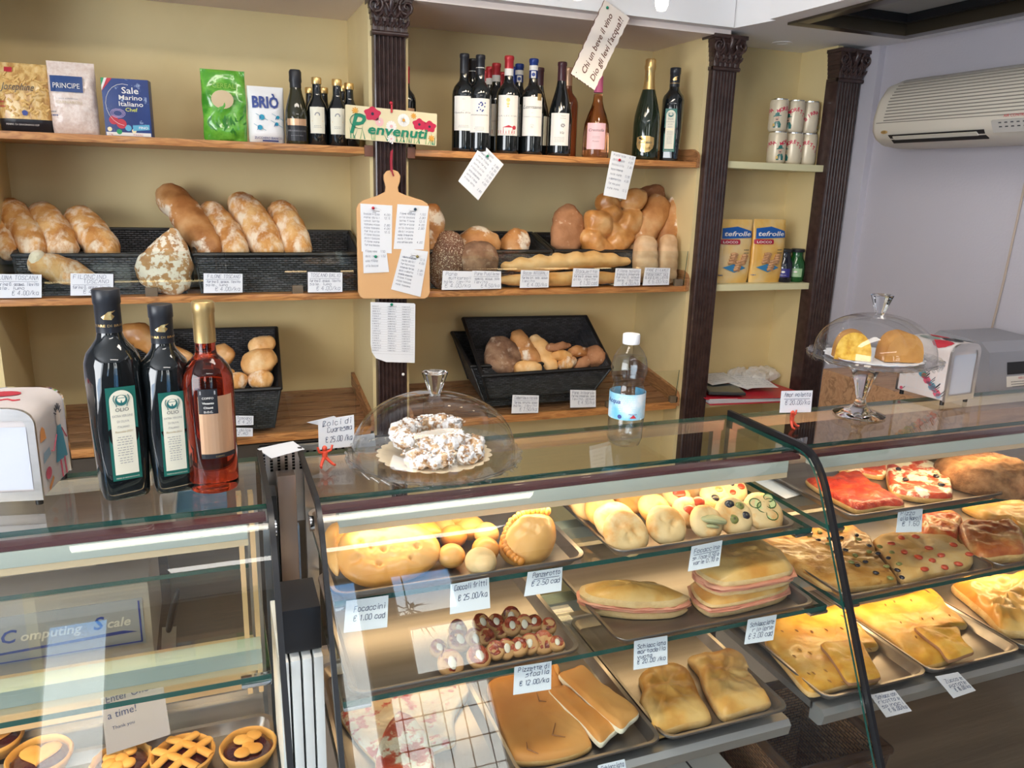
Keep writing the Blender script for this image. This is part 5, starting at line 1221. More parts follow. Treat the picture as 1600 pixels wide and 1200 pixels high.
# ------------------------------------------------------------------ packages on the top shelf
def pouch(name, label, x0, x1, ytop, ybot, Y, mt, dpt=.05, top='seal', mfoot=None, draw=None, inks=None, rot=0, crumple=.002, freq=60, cat='packet', z=None, waist=.0):
    """soft bag: flattened top seal, bulging body"""
    z = ZT if z is None else z
    A = PY(x0, ybot, Y); Bq = PY(x1, ybot, Y); top_ = PY((x0+x1)/2, ytop, Y); W = (Bq-A).length; H = top_.z-z; cx = (A.x+Bq.x)/2; t = thing(name, label, cat, (cx, Y+dpt/2, z))
    sd = random.random()*30; R3 = Matrix.Rotation(rot, 3, 'Z')
    def pt(u, v):  # u around 0..1, v height
        a = 2*PI*u; e = 2.6; c, s = math.cos(a), math.sin(a); m_ = (abs(c)**e+abs(s)**e)**(-1/e)
        tf = max(0, (v-.55)/.45); df = (1-tf**1.6)*min(1, .55+v*3); wf = 1-.04*math.sin(v*PI)*waist-.03*(1-min(1, v*6))
        x = c*m_*W/2*wf; y = s*m_*dpt/2*max(.03, df); p = Vector((x, y, v*H))
        q = noise.noise(Vector((x*freq, y*freq+sd, p.z*freq*.6)))*crumple*(1 if .02 < v < .97 else .2); p.y += q*1.6*(1 if s > 0 else -1) if abs(s) > .2 else 0; p.x += q*.5
        return t.location+R3 @ p
    b = B(); N, M = 44, 26
    V = [[b.bm.verts.new(pt(i/N, j/M)) for i in range(N)] for j in range(M+1)]
    for j in range(M):
        for i in range(N):
            f = b.bm.faces.new((V[j][i], V[j][(i+1) % N], V[j+1][(i+1) % N], V[j+1][i])); f.material_index = 1 if (mfoot and j/M < mfoot) else 0
    b.bm.faces.new(V[0][::-1]); b.bm.faces.new(V[-1]); b.obj('bag', mt, t, smooth=60)
    def front(x, y, off=.0036):  # x,y fractions of W,H from bottom-left of the front
        xx = (x-.5)*2; c = max(-.98, min(.98, xx)); e = 2.6; s = -(1-abs(c)**e)**(1/e); v = y
        tf = max(0, (v-.55)/.45); df = (1-tf**1.6)*min(1, .55+v*3); return t.location+R3 @ Vector((c*W/2, s*dpt/2*max(.03, df)-off, v*H))
    if draw: b = B(); draw(b, lambda x, y: front(x/W, y/H), W, H, front); b.obj('print', inks, t, smooth=0)
    return t
def rectp(b, fn, x0, y0, x1, y1, mi=0, n=6):
    for i in range(n):
        for j in range(3): a, c, d, e = x0+(x1-x0)*i/n, x0+(x1-x0)*(i+1)/n, y0+(y1-y0)*j/3, y0+(y1-y0)*(j+1)/3; b.quad([fn(a,d), fn(c,d), fn(c,e), fn(a,e)], mi)
M_pasta = noisemat('penne_in_film', [(.50,.27,.08), (.72,.46,.16), (.80,.58,.26)], scale=70, detail=2, stretch=(1,1,.5), rough=.25, bump=.5, coat=.5)
def dp(b, fn, W, H, fr):
    ptext(b, 'Josephine', W*.42, H*.60, H*.15, fn, shear=.4, width=W*.62, mi=0); rectp(b, fn, W*.20, H*.86, W*.34, H*.93, 1, 3); patch(b, circ(W*.52, H*.28, W*.055, 12), fn, 2); tiny(b, fn, W*.25, H*.42, 2, .006, 1)
    ptext(b, 'PENNE DI GRAGNANO IGP', W*.45, H*.10, H*.035, lambda x, y: fr(x/W, y/H, .004), mi=3, width=W*.6)
    for k in range(60):
        x, y, a = random.uniform(.1,.9)*W, random.uniform(.24,.80)*H, random.uniform(.2,1.0)*random.choice((-1,1)); l = .012; dx, dy = math.cos(a)*l, math.sin(a)*l
        b.tube([fr(x/W, y/H, .0005), fr((x+dx)/W, (y+dy)/H, .0005)], .0032, 6, 4)
pouch('pasta_bag', 'clear bag of penne with script name and a black foot, leftmost on the top shelf', -3, 83, 97, 200, 2.47, [M_pasta, M_blackf], .07, mfoot=.17, draw=dp, inks=[M_ink, M_redink, M_blueink, M_lab, mat('penne', (.72,.47,.17), .35)])
def dr(b, fn, W, H, fr):
    rectp(b, fn, W*.06, H*.58, W*.74, H*.80, 0); ptext(b, 'PRINCIPE', W*.40, H*.63, H*.10, lambda x, y: fr(x/W, y/H, .0075), bold=.0, width=W*.56, mi=1); ptext(b, 'RISO SUPERFINO', W*.42, H*.48, H*.025, fn, mi=2, width=W*.4); ptext(b, 'CARNAROLI', W*.42, H*.42, H*.055, fn, mi=3, width=W*.55)
    tiny(b, fn, W*.2, H*.30, 1, .006, 2); tiny(b, fn, W*.25, H*.25, 1, .006, 0)
pouch('rice_bag', 'vacuum bag of white rice with a navy Principe label', 81, 155, 96, 205, 2.465, noisemat('rice_film', [(.70,.55,.47), (.80,.68,.60)], scale=120, rough=.3, bump=.35, coat=.4, bscale=260), .05, draw=dr, inks=[mat('navy_label', (.02,.06,.20), .4), M_lab, M_inkg, mat('tan_print', (.62,.50,.30), .5)], crumple=.003)
# salt box
A = PY(166, 208, 2.44); Bq = PY(240, 211, 2.44); W = .115; dx = .045; H = PY(163, 121, 2.44).z-ZT
t = thing('salt_box', 'dark blue Sale Marino Italiano salt box on the top shelf', 'box', (A.x+W/2, 2.46, ZT), rotz=0)
M_navy = noisemat('navy_splash_card', [(.012,.03,.14), (.02,.05,.20)], scale=9, dust=(.45,.55,.75), dscale=40, dlim=(.60,.72), rough=.35, bump=0)
R3 = Matrix.Rotation(-.10, 3, 'Z'); b = B(); b.box((A.x, 2.44, ZT), (A.x+W, 2.44+dx, ZT+H), bev=.001, rot=R3); b.obj('carton', M_navy, t)
piv = Vector((A.x+W/2, 2.44+dx/2, ZT+H/2)); ff = lambda x, y, o=.0008: piv+R3 @ (Vector((A.x+x, 2.44-o, ZT+y))-piv)
b = B()
for k, (s_, sz, yy, mi) in enumerate((('Sale', .155, .75, 0), ('Marino', .115, .64, 0), ('Italiano', .115, .53, 0), ('Chef', .09, .44, 1))): ptext(b, s_, W*.60, H*yy, H*sz, ff, bold=.01, mi=mi, width=W*(.36, .50, .52, .26)[k])
patch(b, [(0, H*.86), (W*.07, H), (0, H)], ff, 2); patch(b, [(0, H*.78), (0, H*.86), (W*.07, H), (W*.13, H)], lambda x, y: ff(x, y, .001), 0); patch(b, [(W*.13, H), (0, H*.78), (0, H*.78-.001), (W*.24, H)], ff, 4)
for (x, y, r, mi) in ((.20,.28,.10,3),(.36,.22,.11,3),(.50,.15,.07,5),(.10,.12,.05,6),(.30,.08,.06,2),(.62,.10,.05,6)): patch(b, circ(W*x, H*y, W*r, 12), lambda xx, yy: ff(xx, yy, .0011), mi)
patch(b, [(W*.60, H*.10), (W*.96, H*.13), (W*.96, H*.22), (W*.60, H*.20)], lambda x, y: ff(x, y, .0013), 5); ptext(b, 'FINO', W*.83, H*.14, H*.06, lambda x, y: ff(x, y, .0018), mi=0, bold=.01, width=W*.2)
b.tube([ff(W*(.46+.40*math.cos(a)), H*(.55+.36*math.sin(a))) for a in [1.3+k*.3 for k in range(12)]], .0006, 5, 0)
for k in range(3): b.tube([ff(W*(.30+(.10+.03*k)*math.cos(a)), H*(.40+(.05+.015*k)*math.sin(a)), .0014) for a in [j*.6 for j in range(12)]], .0006, 5, 7)
b.quad([ff(W*.02, H*.01), ff(W*.98, H*.01), ff(W*.98, H*.07), ff(W*.02, H*.07)], 0)
ptext(b, '1 kg', W*.12, H*.02, H*.04, lambda x, y: ff(x, y, .0014), mi=3); ptext(b, 'ITALKALI', W*.7, H*.02, H*.04, lambda x, y: ff(x, y, .0014), mi=3)
b.obj('print', [M_lab, mat('yellow_green_print', (.62,.65,.10), .5), mat('flag_green', (.02,.30,.10), .5), M_redink, M_redink, mat('sky_print', (.10,.38,.55), .5), mat('cream_print', (.80,.70,.42), .5), mat('lilac_print', (.55,.45,.75), .5)], t, smooth=0)
# green bag, sugar
M_gb = noisemat('green_foil_bag', [(.05,.26,.02), (.16,.48,.05), (.09,.36,.03)], scale=20, rough=.18, bump=.5, bscale=30, bdist=.006, coat=.6)
def dg(b, fn, W, H, fr):
    ptext(b, 'CEREALI', W*.52, H*.74, H*.10, fn, bold=.01, width=W*.55, mi=0); patch(b, circ(W*.46, H*.58, W*.25, 20, H*.13), fn, 1)
    for k in range(16):
        x = random.uniform(.08,.92)*W; y = random.uniform(.05,.30)*H; a = random.uniform(.4,2.7); l = .028; patch(b, [(x, y), (x+l*.5*math.cos(a)-.004, y+l*.5*math.sin(a)), (x+l*math.cos(a), y+l*math.sin(a)), (x+l*.5*math.cos(a)+.004, y+l*.5*math.sin(a))], fn, 2)
pouch('green_bag', 'shiny green foil bag with a beige oval and leaf pattern', 319, 388, 108, 217, 2.455, M_gb, .055, draw=dg, inks=[mat('lime_print', (.25,.50,.06), .4), mat('beige_print', (.62,.47,.28), .4), mat('leaf_print', (.03,.20,.02), .4)], crumple=.006, freq=40)
def ds(b, fn, W, H, fr):
    ptext(b, 'BRI\u00d2', W*.48, H*.62, H*.28, fn, bold=.035, width=W*.72, mi=0); ptext(b, 'ZUCCHERO BIANCO', W*.52, H*.07, H*.055, fn, width=W*.75, mi=0, bold=.01); rectp(b, fn, W*.36, H*.03, W*.80, H*.055, 0)
    for (x, y, r) in ((.36,.45,.055),(.80,.46,.035),(.30,.27,.05),(.76,.34,.035)): patch(b, circ(W*x, H*y, W*r*1.4, 10), fn, 1); patch(b, [(W*(x-.08), H*(y-.05)), (W*(x-.05), H*(y+.01)), (W*x, H*y)], fn, 0); b.tube([fn(W*(x-.16), H*(y+.06)), fn(W*(x+.16), H*(y-.05))], .0005, 4, 1)
pouch('sugar_packet', 'white sugar packet printed Briò in dark blue', 390, 447, 134, 219, 2.45, mat('white_paper_bag', (.86,.85,.84), .45, bump=.2), .06, draw=ds, inks=[M_blueink, mat('teal_print', (.02,.30,.45), .4)], crumple=.001, waist=0)

# ------------------------------------------------------------------ niche goods
M_can = mat('can_cream', (.74, .64, .47), .3, .1); M_alu = mat('aluminium', (.75,.75,.75), .25, 1); M_canred = mat('can_red', (.62,.02,.07), .35)
ZN = 1.7265
def can(label, x, y, z, rot, h=.112, r=.033):
    base = Vector((x, y, z)); t = thing('beer_can', label, 'can', base, 'beer cans stacked in two layers in the niche')
    b = B(); b.lathe([(0,.003),(r*.78,.003),(r*.80,0),(r*.86,.001),(r,.010),(r,h-.012),(r*.90,h-.003)], base, 32); b.obj('body', M_can, t)
    b = B(); b.lathe([(r*.90,h-.0035),(r*.91,h),(r*.87,h),(r*.85,h-.004),(0,h-.004)], base, 32); b.ellipsoid(base+Vector((0,-.006,h-.002)), (.007,.011,.0012), 10, 4); b.obj('lid', M_alu, t)
    fn = cyl_fn(base, r, camang(base)+rot, .0006); b = B()
    wd = ((('BIRRA'), -.058, .75), (('MORETTI'), .006, .80))
    for s_, x0, sp in wd:
        n = len(s_); 
        for k, ch in enumerate(s_):
            xx = x0+k*.0098; yy = h*.60+.012*math.sin((k+.5)/n*PI)-.006+((-.022+.006*k) if s_ == 'BIRRA' else (-.0055*max(0, k-3)*1.2)); ptext(b, ch, xx, yy, .0175, fn, bold=.03, mi=0, rot=.25-.12*k if s_ != 'BIRRA' else .5)
    # seated man with a green hat raising a glass
    X = .002; pb = lambda pts, mi: patch(b, [(X+a*.001, .012+c*.001) for a, c in pts], fn, mi)
    pb([(-12,0),(14,0),(15,12),(9,22),(2,25),(-6,20),(-12,10)], 2); pb([(-3,0),(5,0),(4,20),(-1,20)], 3)
    fn_ = fn; fn = cyl_fn(base, r, camang(base)+rot, .0012); pb([(-6,22),(5,22),(7,32),(5,40),(-5,40),(-7,31)], 1); pb([(-14,4),(-6,4),(-6,14),(-14,14)], 4)
    fn = cyl_fn(base, r, camang(base)+rot, .0017); pb([(-13,37),(14,41),(13,43),(7,43),(6,51),(-1,53),(-7,49),(-8,42),(-13,40)], 2); pb([(-4,27),(4,27),(3,30),(-3,30)], 5)
    b.obj('print', [M_canred, mat('face_print', (.70,.45,.32), .5), mat('hat_green', (.02,.16,.14), .4), M_lab, mat('beer_print', (.75,.50,.15), .4), M_ink], t, smooth=0)
for k, (u, v, z, rt, lb) in enumerate(((1219,157,ZN+.1125,-.15,'beer can at the left of the upper layer, man with green hat facing front'), (1244,160,ZN+.1125,-.75,'middle beer can of the upper layer, hat emblem turned right'), (1267,162,ZN+.1125,1.5,'right beer can of the upper layer with slanting BIRRA letters'), (1212,157,ZN,.35,'beer can at the left of the bottom layer under the hat man can'), (1237,157,ZN,-.95,'middle beer can of the bottom layer showing slanted red letters'), (1260,157,ZN,-1.05,'right beer can of the bottom layer beside the niche wall'))):
    p = PY(u, 205 if z > ZN else 250, 2.47); can(lb, (1.966, 2.040, 2.107)[k] if k < 3 else (1.966, 2.040, 2.107)[k-3]+.008, 2.47, z, rt)
def db(b, fn, W, H, fr):
    patch(b, [(W*.04, H*.70), (W*.96, H*.72), (W*.94, H*.82), (W*.5, H*.89), (W*.05, H*.86)], fn, 0); ptext(b, 'tefrolle', W*.50, H*.745, H*.10, lambda x, y: fr(x/W, y/H, .004), bold=.02, shear=.25, width=W*.80, mi=1)
    patch(b, rrect(W*.56, H*.075, .006), lambda x, y: fn(x, y+H*.615), 2); ptext(b, 'LOCCO', W*.28, H*.632, H*.05, lambda x, y: fr(x/W, y/H, .004), bold=.02, width=W*.42, mi=1)
    patch(b, [(W*.1, H*.25), (W*.45, H*.17), (W*.80, H*.24), (W*.5, H*.32)], fn, 3)
    for (x, y, r) in ((.28,.42,.22),(.62,.40,.19),(.45,.30,.2)):
        for q in range(4): b.tube([fr(x+.02*q-.03, y-r*.45+.09*q*r*2.2, .002), fr(x+.02*q+r*.35, y-r*.38+.09*q*r*2.2, .005), fr(x+.02*q+r*.72, y-r*.45+.09*q*r*2.2, .002)], .0062, 6, 4)
    tiny(b, fn, W*.16, H*.12, 1, .006, 0); tiny(b, lambda x, y: fn(x+W*.78, y), W*.12, H*.52, 2, .006, 5)
Mbg = noisemat('biscuit_bag_film', [(.74,.40,.07), (.80,.52,.16), (.78,.60,.32)], scale=8, rough=.3, bump=.2, coat=.4)
ik = [mat('brand_blue', (.01,.10,.38), .35), M_lab, mat('oval_red', (.42,.01,.04), .4), mat('cloth_blue', (.04,.22,.45), .5), noisemat('biscuit', [(.50,.26,.12), (.62,.36,.19)], scale=60, bump=.2), M_ink]
pouch('biscuit_bag', 'orange biscuit bag with blue banner, left one beside the column', 1122, 1172, 343, 441, 2.435, Mbg, .045, draw=db, inks=ik, z=1.2905, cat='packet', crumple=.0012)
pouch('biscuit_bag', 'orange biscuit bag with blue banner, right one in front of the green bottles', 1174, 1223, 343, 443, 2.430, Mbg, .045, draw=db, inks=ik, z=1.2905, crumple=.0012)
pouch('biscuit_bag', 'orange biscuit bag standing behind the left biscuit bag', 1132, 1178, 350, 441, 2.51, Mbg, .04, z=1.2905, crumple=.0012)
pouch('biscuit_bag', 'orange biscuit bag standing behind the right biscuit bag', 1178, 1224, 352, 441, 2.50, Mbg, .04, z=1.2905, crumple=.0012)
for u, lb, bm_, lm_ in ((1233, 'small dark blue juice bottle right of the biscuit bags', mat('dark_blue_juice', (.006,.008,.02), .08, coat=.5), mat('purple_label', (.03,.03,.20), .4)), (1253, 'small green juice bottle beside the niche wall', mat('green_juice', (.01,.09,.02), .08, coat=.5), mat('light_green_label', (.35,.55,.30), .4))):
    p = PY(u, 438, 2.49); base = Vector((2.060 if u < 1240 else 2.118, 2.46, 1.2905)); h = .125
    t = bottle('juice_bottle', lb, base, h, [(0,0),(.24,0),(.265,.03),(.275,.20),(.275,.42),(.25,.58),(.19,.72),(.165,.82),(.17,.90)], [(.20,.90),(.205,.91),(.205,.985),(.19,1),(0,1)], bm_, M_blackf, seg=24)
    wrap_label(t, base, h, .276*h, .16, .42, .026, lm_, lambda b, fn, hw, H: (patch(b, circ(0, H*.6, .007, 12, .004), fn, 5), tiny(b, fn, hw*.6, H*.2, 1, .003, 5)))
# paper pile
z = .8465
t = thing('paper_folder', 'red document folder stuffed with papers on the lowest niche shelf', 'folder', (1.93, 2.47, z))
b = B(); b.box((1.72, 2.33, z), (2.10, 2.57, z+.003), rot=Matrix.Rotation(-.12, 3, 'Z')); b.box((1.715, 2.335, z+.022), (2.095, 2.575, z+.025), rot=Matrix.Rotation(-.17, 3, 'Z') @ Matrix.Rotation(.03, 3, 'X')); b.box((1.95, 2.36, z+.010), (2.12, 2.57, z+.013), rot=Matrix.Rotation(.08, 3, 'Z') @ Matrix.Rotation(-.10, 3, 'Y')); b.obj('cover', mat('red_card', (.50,.02,.04), .35), t)
b = B()
for k in range(8): b.box((1.72, 2.34, z+.004+k*.0022), (2.06+.01*(k % 3), 2.56, z+.0052+k*.0022), rot=Matrix.Rotation(-.13+.02*math.sin(k*3), 3, 'Z'))
b.obj('paper_stack', M_whitep, t)
b = B(); b.box((1.74, 2.36, z+.031), (1.88, 2.50, z+.042), bev=.003, rot=Matrix.Rotation(-.35, 3, 'Z')); b.box((1.746, 2.366, z+.042), (1.874, 2.494, z+.0425), 1, rot=Matrix.Rotation(-.35, 3, 'Z')); tag(b.obj('tablet', [mat('dark_plastic', (.03,.035,.04), .3), mat('dark_screen', (.06,.075,.08), .12)]), 'dark flat tablet lying on the red folder', 'tablet')
for k, (x, y, r_, w_, h_) in enumerate(((1.93,2.46,.35,.12,.16),(1.98,2.43,-.2,.13,.15),(1.86,2.50,.1,.16,.12))):
    zz = z+.0345+k*.003; R_ = Matrix.Rotation(r_, 3, 'Z') @ Matrix.Rotation(.09, 3, 'X'); cc = Vector((x, y+.03, zz+.012)); c = [cc+R_ @ Vector(v) for v in ((-w_/2,h_/2,0),(w_/2,h_/2,0),(w_/2,-h_/2,0),(-w_/2,-h_/2,0))]
    sheet('paper_sheet', ('printed white leaflet on top of the red folder', 'white paper sheet sticking out to the right on the red folder', 'white sheet half under the leaflet on the red folder')[k], 'paper', c, draw=scribble(6, logo=False, w=.0006), curl=.004)
b = B(); b.ellipsoid((2.06, 2.52, z+.060), (.070,.052,.034), 30, 20, amp=.35, freq=38); b.ellipsoid((1.98, 2.56, z+.055), (.05,.03,.03), 24, 16, amp=.35, freq=44)
tag(b.obj('plastic_bag', mat('thin_film', (.9,.9,.9), .15, alpha=.35, spec=.8), smooth=0), 'crumpled transparent plastic bag behind the papers in the niche', 'bag')
# ------------------------------------------------------------------ cake dome and footed stand
M_dome = glassmat('dome_glass', (.97,.98,.985), 1.5, 0, 1.15); M_knob = solidglass('crystal_glass', (.97,.98,1))
def dome(t, c, r, hgt, zk, kr, kh):
    b = B(); pr = [(r*math.cos(a)**.9 if a < PI/2 else 0, hgt*math.sin(a)) for a in [PI/2*k/18 for k in range(19)]]; pr = [(r, 0)]+[(x, y+.012) for x, y in pr]; pr[-1] = (0, hgt+.012)
    b.lathe([(x, z) for x, z in pr], c, 64); 
    o = b.obj('dome', M_dome, t, smooth=80)
    b = B(); z0 = hgt+.010; b.lathe([(0, z0), (kr*.42, z0), (kr*.40, z0+kh*.10), (kr*.52, z0+kh*.25), (kr*.95, z0+kh*.92), (kr, z0+kh), (kr*.80, z0+kh*1.02), (kr*.3, z0+kh*.97), (0, z0+kh*.96)], c, 12); b.obj('knob', M_knob, t, smooth=20)
def plate(t, c, r, lipz, ruff=True):
    b = B(); n = 72
    f = (lambda a, z, k: 1+.018*math.cos(24*a)*(1 if k in (2,3,4) else 0))
    b.lathe([(0, .000), (r*.80, 0), (r*.98, lipz), (r, lipz+.003), (r*.985, lipz+.006), (r*.96, lipz+.002), (r*.80, .005), (0, .005)], c, n, fn=f); b.obj('plate', M_dome, t, smooth=40)
    b = B()
    for k in range(44):
        a = 2*PI*k/44; p = c+Vector((r*.992*math.cos(a), r*.992*math.sin(a), lipz+.001)); q = c+Vector((r*.972*math.cos(a+.10), r*.972*math.sin(a+.10), lipz-.006)); b.tube([p, q], .0028, 6)
    b.obj('beaded_rim', M_dome, t, smooth=60)
def doily(label, c, r, n, mt, depth_=.02):
    b = B(); V = []; N = n*8
    ring = lambda rr, z, sc: [b.bm.verts.new(c+Vector((rr*(1+sc*abs(math.sin(n*PI*i/N))**.8)*math.cos(2*PI*i/N), rr*(1+sc*abs(math.sin(n*PI*i/N))**.8)*math.sin(2*PI*i/N), z))) for i in range(N)]
    R = [ring(r*.3, 0, 0), ring(r*.8, 0, 0), ring(r*.93, .002, .04), ring(r, .006, .07)]
    b.bm.faces.new(R[0])
    for A, Bq in zip(R, R[1:]):
        for i in range(N): b.bm.faces.new((A[i], A[(i+1) % N], Bq[(i+1) % N], Bq[i]))
    b.noflip = True; b.bm.normal_update(); o = b.obj('cake_doily', mt, None, smooth=60); md = o.modifiers.new('s', 'SOLIDIFY'); md.thickness = .0008; return tag(o, label, 'doily')
c1 = Vector((.338, 1.232, ZG)); 
t = thing('cake_dome', 'glass cake dome with knob over the sugared almond ring, on the middle counter', 'cake dome', c1)
plate(t, c1, .150, .012); dome(t, c1+Vector((0,0,.008)), .139, .098, 0, .0225, .040)
doily('gold edged scalloped cardboard doily under the sugared almond ring', c1+Vector((0,0,.0075)), .093, 24, mat('doily_card', (.72,.60,.42), .5))
M_alm = noisemat('almond_dough', [(.30,.14,.05), (.55,.33,.16), (.70,.48,.28)], scale=60, rough=.7, bump=.8, bscale=160, bdist=.006, dust=(.93,.91,.90), dscale=70, dlim=(.44,.52))
def almond_arc(label, cc, R, a0, a1, r, z, sd):
    b = B(); P = [cc+Vector((R*math.cos(a), R*math.sin(a), z+r*.8)) for a in [a0+(a1-a0)*k/10 for k in range(11)]]; b.loaf(P, [r*.7]+[r*1.05]*5+[r*.7], flat=.85, n=50, seg=22, amp=.0045, freq=150, seed=sd)
    random.seed(sd)
    for k in range(70):
        a = random.uniform(a0, a1); ph = random.uniform(.0, PI); q = cc+Vector((0,0,z+r*.8))+Vector(((R+r*.95*math.cos(ph))*math.cos(a), (R+r*.95*math.cos(ph))*math.sin(a), r*.85*math.sin(ph))); b.ellipsoid(q, (.0042,.0026,.0018), 6, 4, rot=Matrix.Rotation(random.uniform(0, 3), 3, 'Z') @ Matrix.Rotation(random.uniform(-.6,.6), 3, 'X'))
    o = b.obj('almond_ring_cake', M_alm, None, smooth=70); tag(o, label, 'cake')
cc = c1+Vector((.004, .0, .010))
almond_arc('front arc of sugared almond ring cake lying low on the doily', cc, .062, -2.75, -1.35, .0165, 0, 3)
almond_arc('right arc of sugared almond ring cake on the doily', cc, .064, -1.30, .35, .0165, 0, 4)
almond_arc('left upper arc of sugared almond ring cake resting on the pile', cc+Vector((-.008,.010,0)), .052, 1.7, 3.9, .0165, .021, 5)
almond_arc('back arc of sugared almond ring cake on top with a bare dark end', cc+Vector((.004,.020,0)), .046, .2, 1.9, .0150, .026, 6)
almond_arc('middle arc of sugared almond ring cake crossing over the others', cc+Vector((-.004,-.006,0)), .040, -2.6, -.3, .0150, .022, 7)

c2 = Vector((1.300, 1.258, ZG)); zp = .118
t = thing('cake_stand', 'tall footed glass cake stand with a dome over two yellow cakes', 'cake stand', c2)
b = B(); b.lathe([(0,.001),(.052,0),(.054,.003),(.046,.007),(.026,.014),(.015,.022),(.010,.034),(.0095,.040),(.013,.046),(.015,.060),(.022,.082),(.028,.098),(.040,.112),(0,.116)], c2, 40); b.obj('foot_and_stem', M_knob, t, smooth=50)
cp = c2+Vector((.018, 0, zp)); plate(t, cp, .136, .010); dome(t, cp+Vector((0,0,.007)), .122, .085, 0, .0235, .042)
doily('white lace paper doily under the two yellow cakes', cp+Vector((0,0,.0065)), .095, 20, M_whitep)
M_sponge = noisemat('yellow_crumb', [(.55,.26,.02), (.72,.42,.05), (.80,.52,.10)], scale=60, rough=.9, bump=.9, bscale=140, bdist=.004)
M_bcrust = noisemat('golden_brown_crust', [(.42,.18,.04), (.56,.28,.075)], scale=20, rough=.7, bump=.3, bscale=200)
def halfcake(label, c, w, l, h, rz, crumb_front):
    """rounded ridge loaf cake, cut across"""
    b = B(); R_ = Matrix.Rotation(rz, 3, 'Z'); sec = []
    for k in range(19):
        a = PI*k/18; x = -w/2*math.cos(a)*(1-.06*math.sin(a)); z = h*(math.sin(a)**.62); sec.append((x, z))
    N = 12; V = []
    for j in range(N+1):
        f = j/N; y = -l/2+l*f; s_ = 1-.5*max(0, (f-.75)/.25)**2.2
        V.append([b.bm.verts.new(c+R_ @ Vector((x*s_, y, z*(1-.30*max(0, (f-.8)/.2)**2)+.0012*noise.noise(Vector((x*90, y*90, z*90)))))) for x, z in sec])
    for j in range(N):
        for i in range(18): b.bm.faces.new((V[j][i], V[j][i+1], V[j+1][i+1], V[j+1][i]))
        b.bm.faces.new((V[j][0], V[j+1][0], V[j+1][18], V[j][18]))
    b.bm.faces.new(V[N])
    t = thing('sponge_cake', label, 'cake', c)
    f = b.bm.faces.new(V[0][::-1]); f.material_index = 1 if crumb_front else 0
    b.obj('crust', [M_bcrust, M_sponge], t, smooth=50)
halfcake('left yellow cake under the right dome, cut crumb face towards the visitor', cp+Vector((-.055, .010, .009)), .072, .062, .060, -.62, True)
halfcake('right golden brown cake under the right dome, crust side towards the visitor', cp+Vector((.034, -.030, .009)), .080, .062, .062, -.35, False)

# ------------------------------------------------------------------ clips with cards on the counter
M_clip = mat('red_plastic', (.62,.07,.035), .3)
def man_clip(label, c, rz, lab2, cardc, rows, h=.036):
    t = thing('card_clip', label, 'clip', c); R_ = Matrix.Rotation(rz, 3, 'Z'); v = lambda x, y, z: Vector(c)+R_ @ Vector((x, y, z)); b = B()
    b.ellipsoid(v(0, 0, h*.83), (h*.12, h*.12, h*.14), 10, 8); b.loaf([v(0,0,h*.30), v(0,0,h*.5), v(0,0,h*.72)], [h*.10,h*.13,h*.15], n=10, seg=10, flat=.7, amp=0, up=(0,1,0))
    for s_ in (-1, 1):
        b.tube([v(s_*h*.10,0,h*.64), v(s_*h*.30,-.002,h*.72), v(s_*h*.36,-.002,h*.95)], [h*.07,h*.06,h*.055], 8); b.tube([v(s_*h*.06,0,h*.36), v(s_*h*.20,-h*.10,h*.18), v(s_*h*.30,-h*.2,.002)], [h*.09,h*.075,h*.07], 8)
        b.tube([v(s_*h*.30,-h*.2,h*.06), v(s_*h*.34,-h*.34,h*.05)], h*.06, 8)
    b.obj('figure', M_clip, t, smooth=60); sheet('price_card', lab2, 'card', cardc, draw=lines(rows, w=.0008))
man_clip('red plastic little man clip holding the dolci di crepapelle card', PZ(508, 727, ZG), .3, 'dolci card held by the red clip at the left end of the middle counter', PYs([(497,657),(553,648),(554,697),(498,703)], 1.325), [('Dolci di', .12, .17), ('Cuaresma', .25, .17), ('', .1, .08), ('\u20ac 25.00 /kg', .2, .18)])
man_clip('red plastic little man clip holding the amor polenta card', PZ(1236, 667, ZG), .5, 'amor polenta card held by the red clip beside the cake stand', PYs([(1221,611),(1270,610),(1267,644),(1218,645)], PZ(1236,667,ZG).y+.004), [('Amor polenta', .1, .2), ('_', .1, .14), ('\u20ac 20.00/kg', .15, .2)])
sheet('paper_slip', 'blank white slip lying in the gap behind the steel post', 'paper', [PZ(402,701,1.168), PZ(458,689,1.168), PZ(476,702,1.168), PZ(424,716,1.168)], curl=.001)
sheet('paper_slip', 'white slip standing behind the dolci card', 'paper', PYs([(479,660),(522,650),(550,668),(548,676)], 1.345), curl=.001)
sheet('paper_slip', 'white slip half hidden between the dolci card and the cake dome', 'paper', PYs([(550,682),(585,677),(588,700),(552,706)], 1.350), curl=.001)

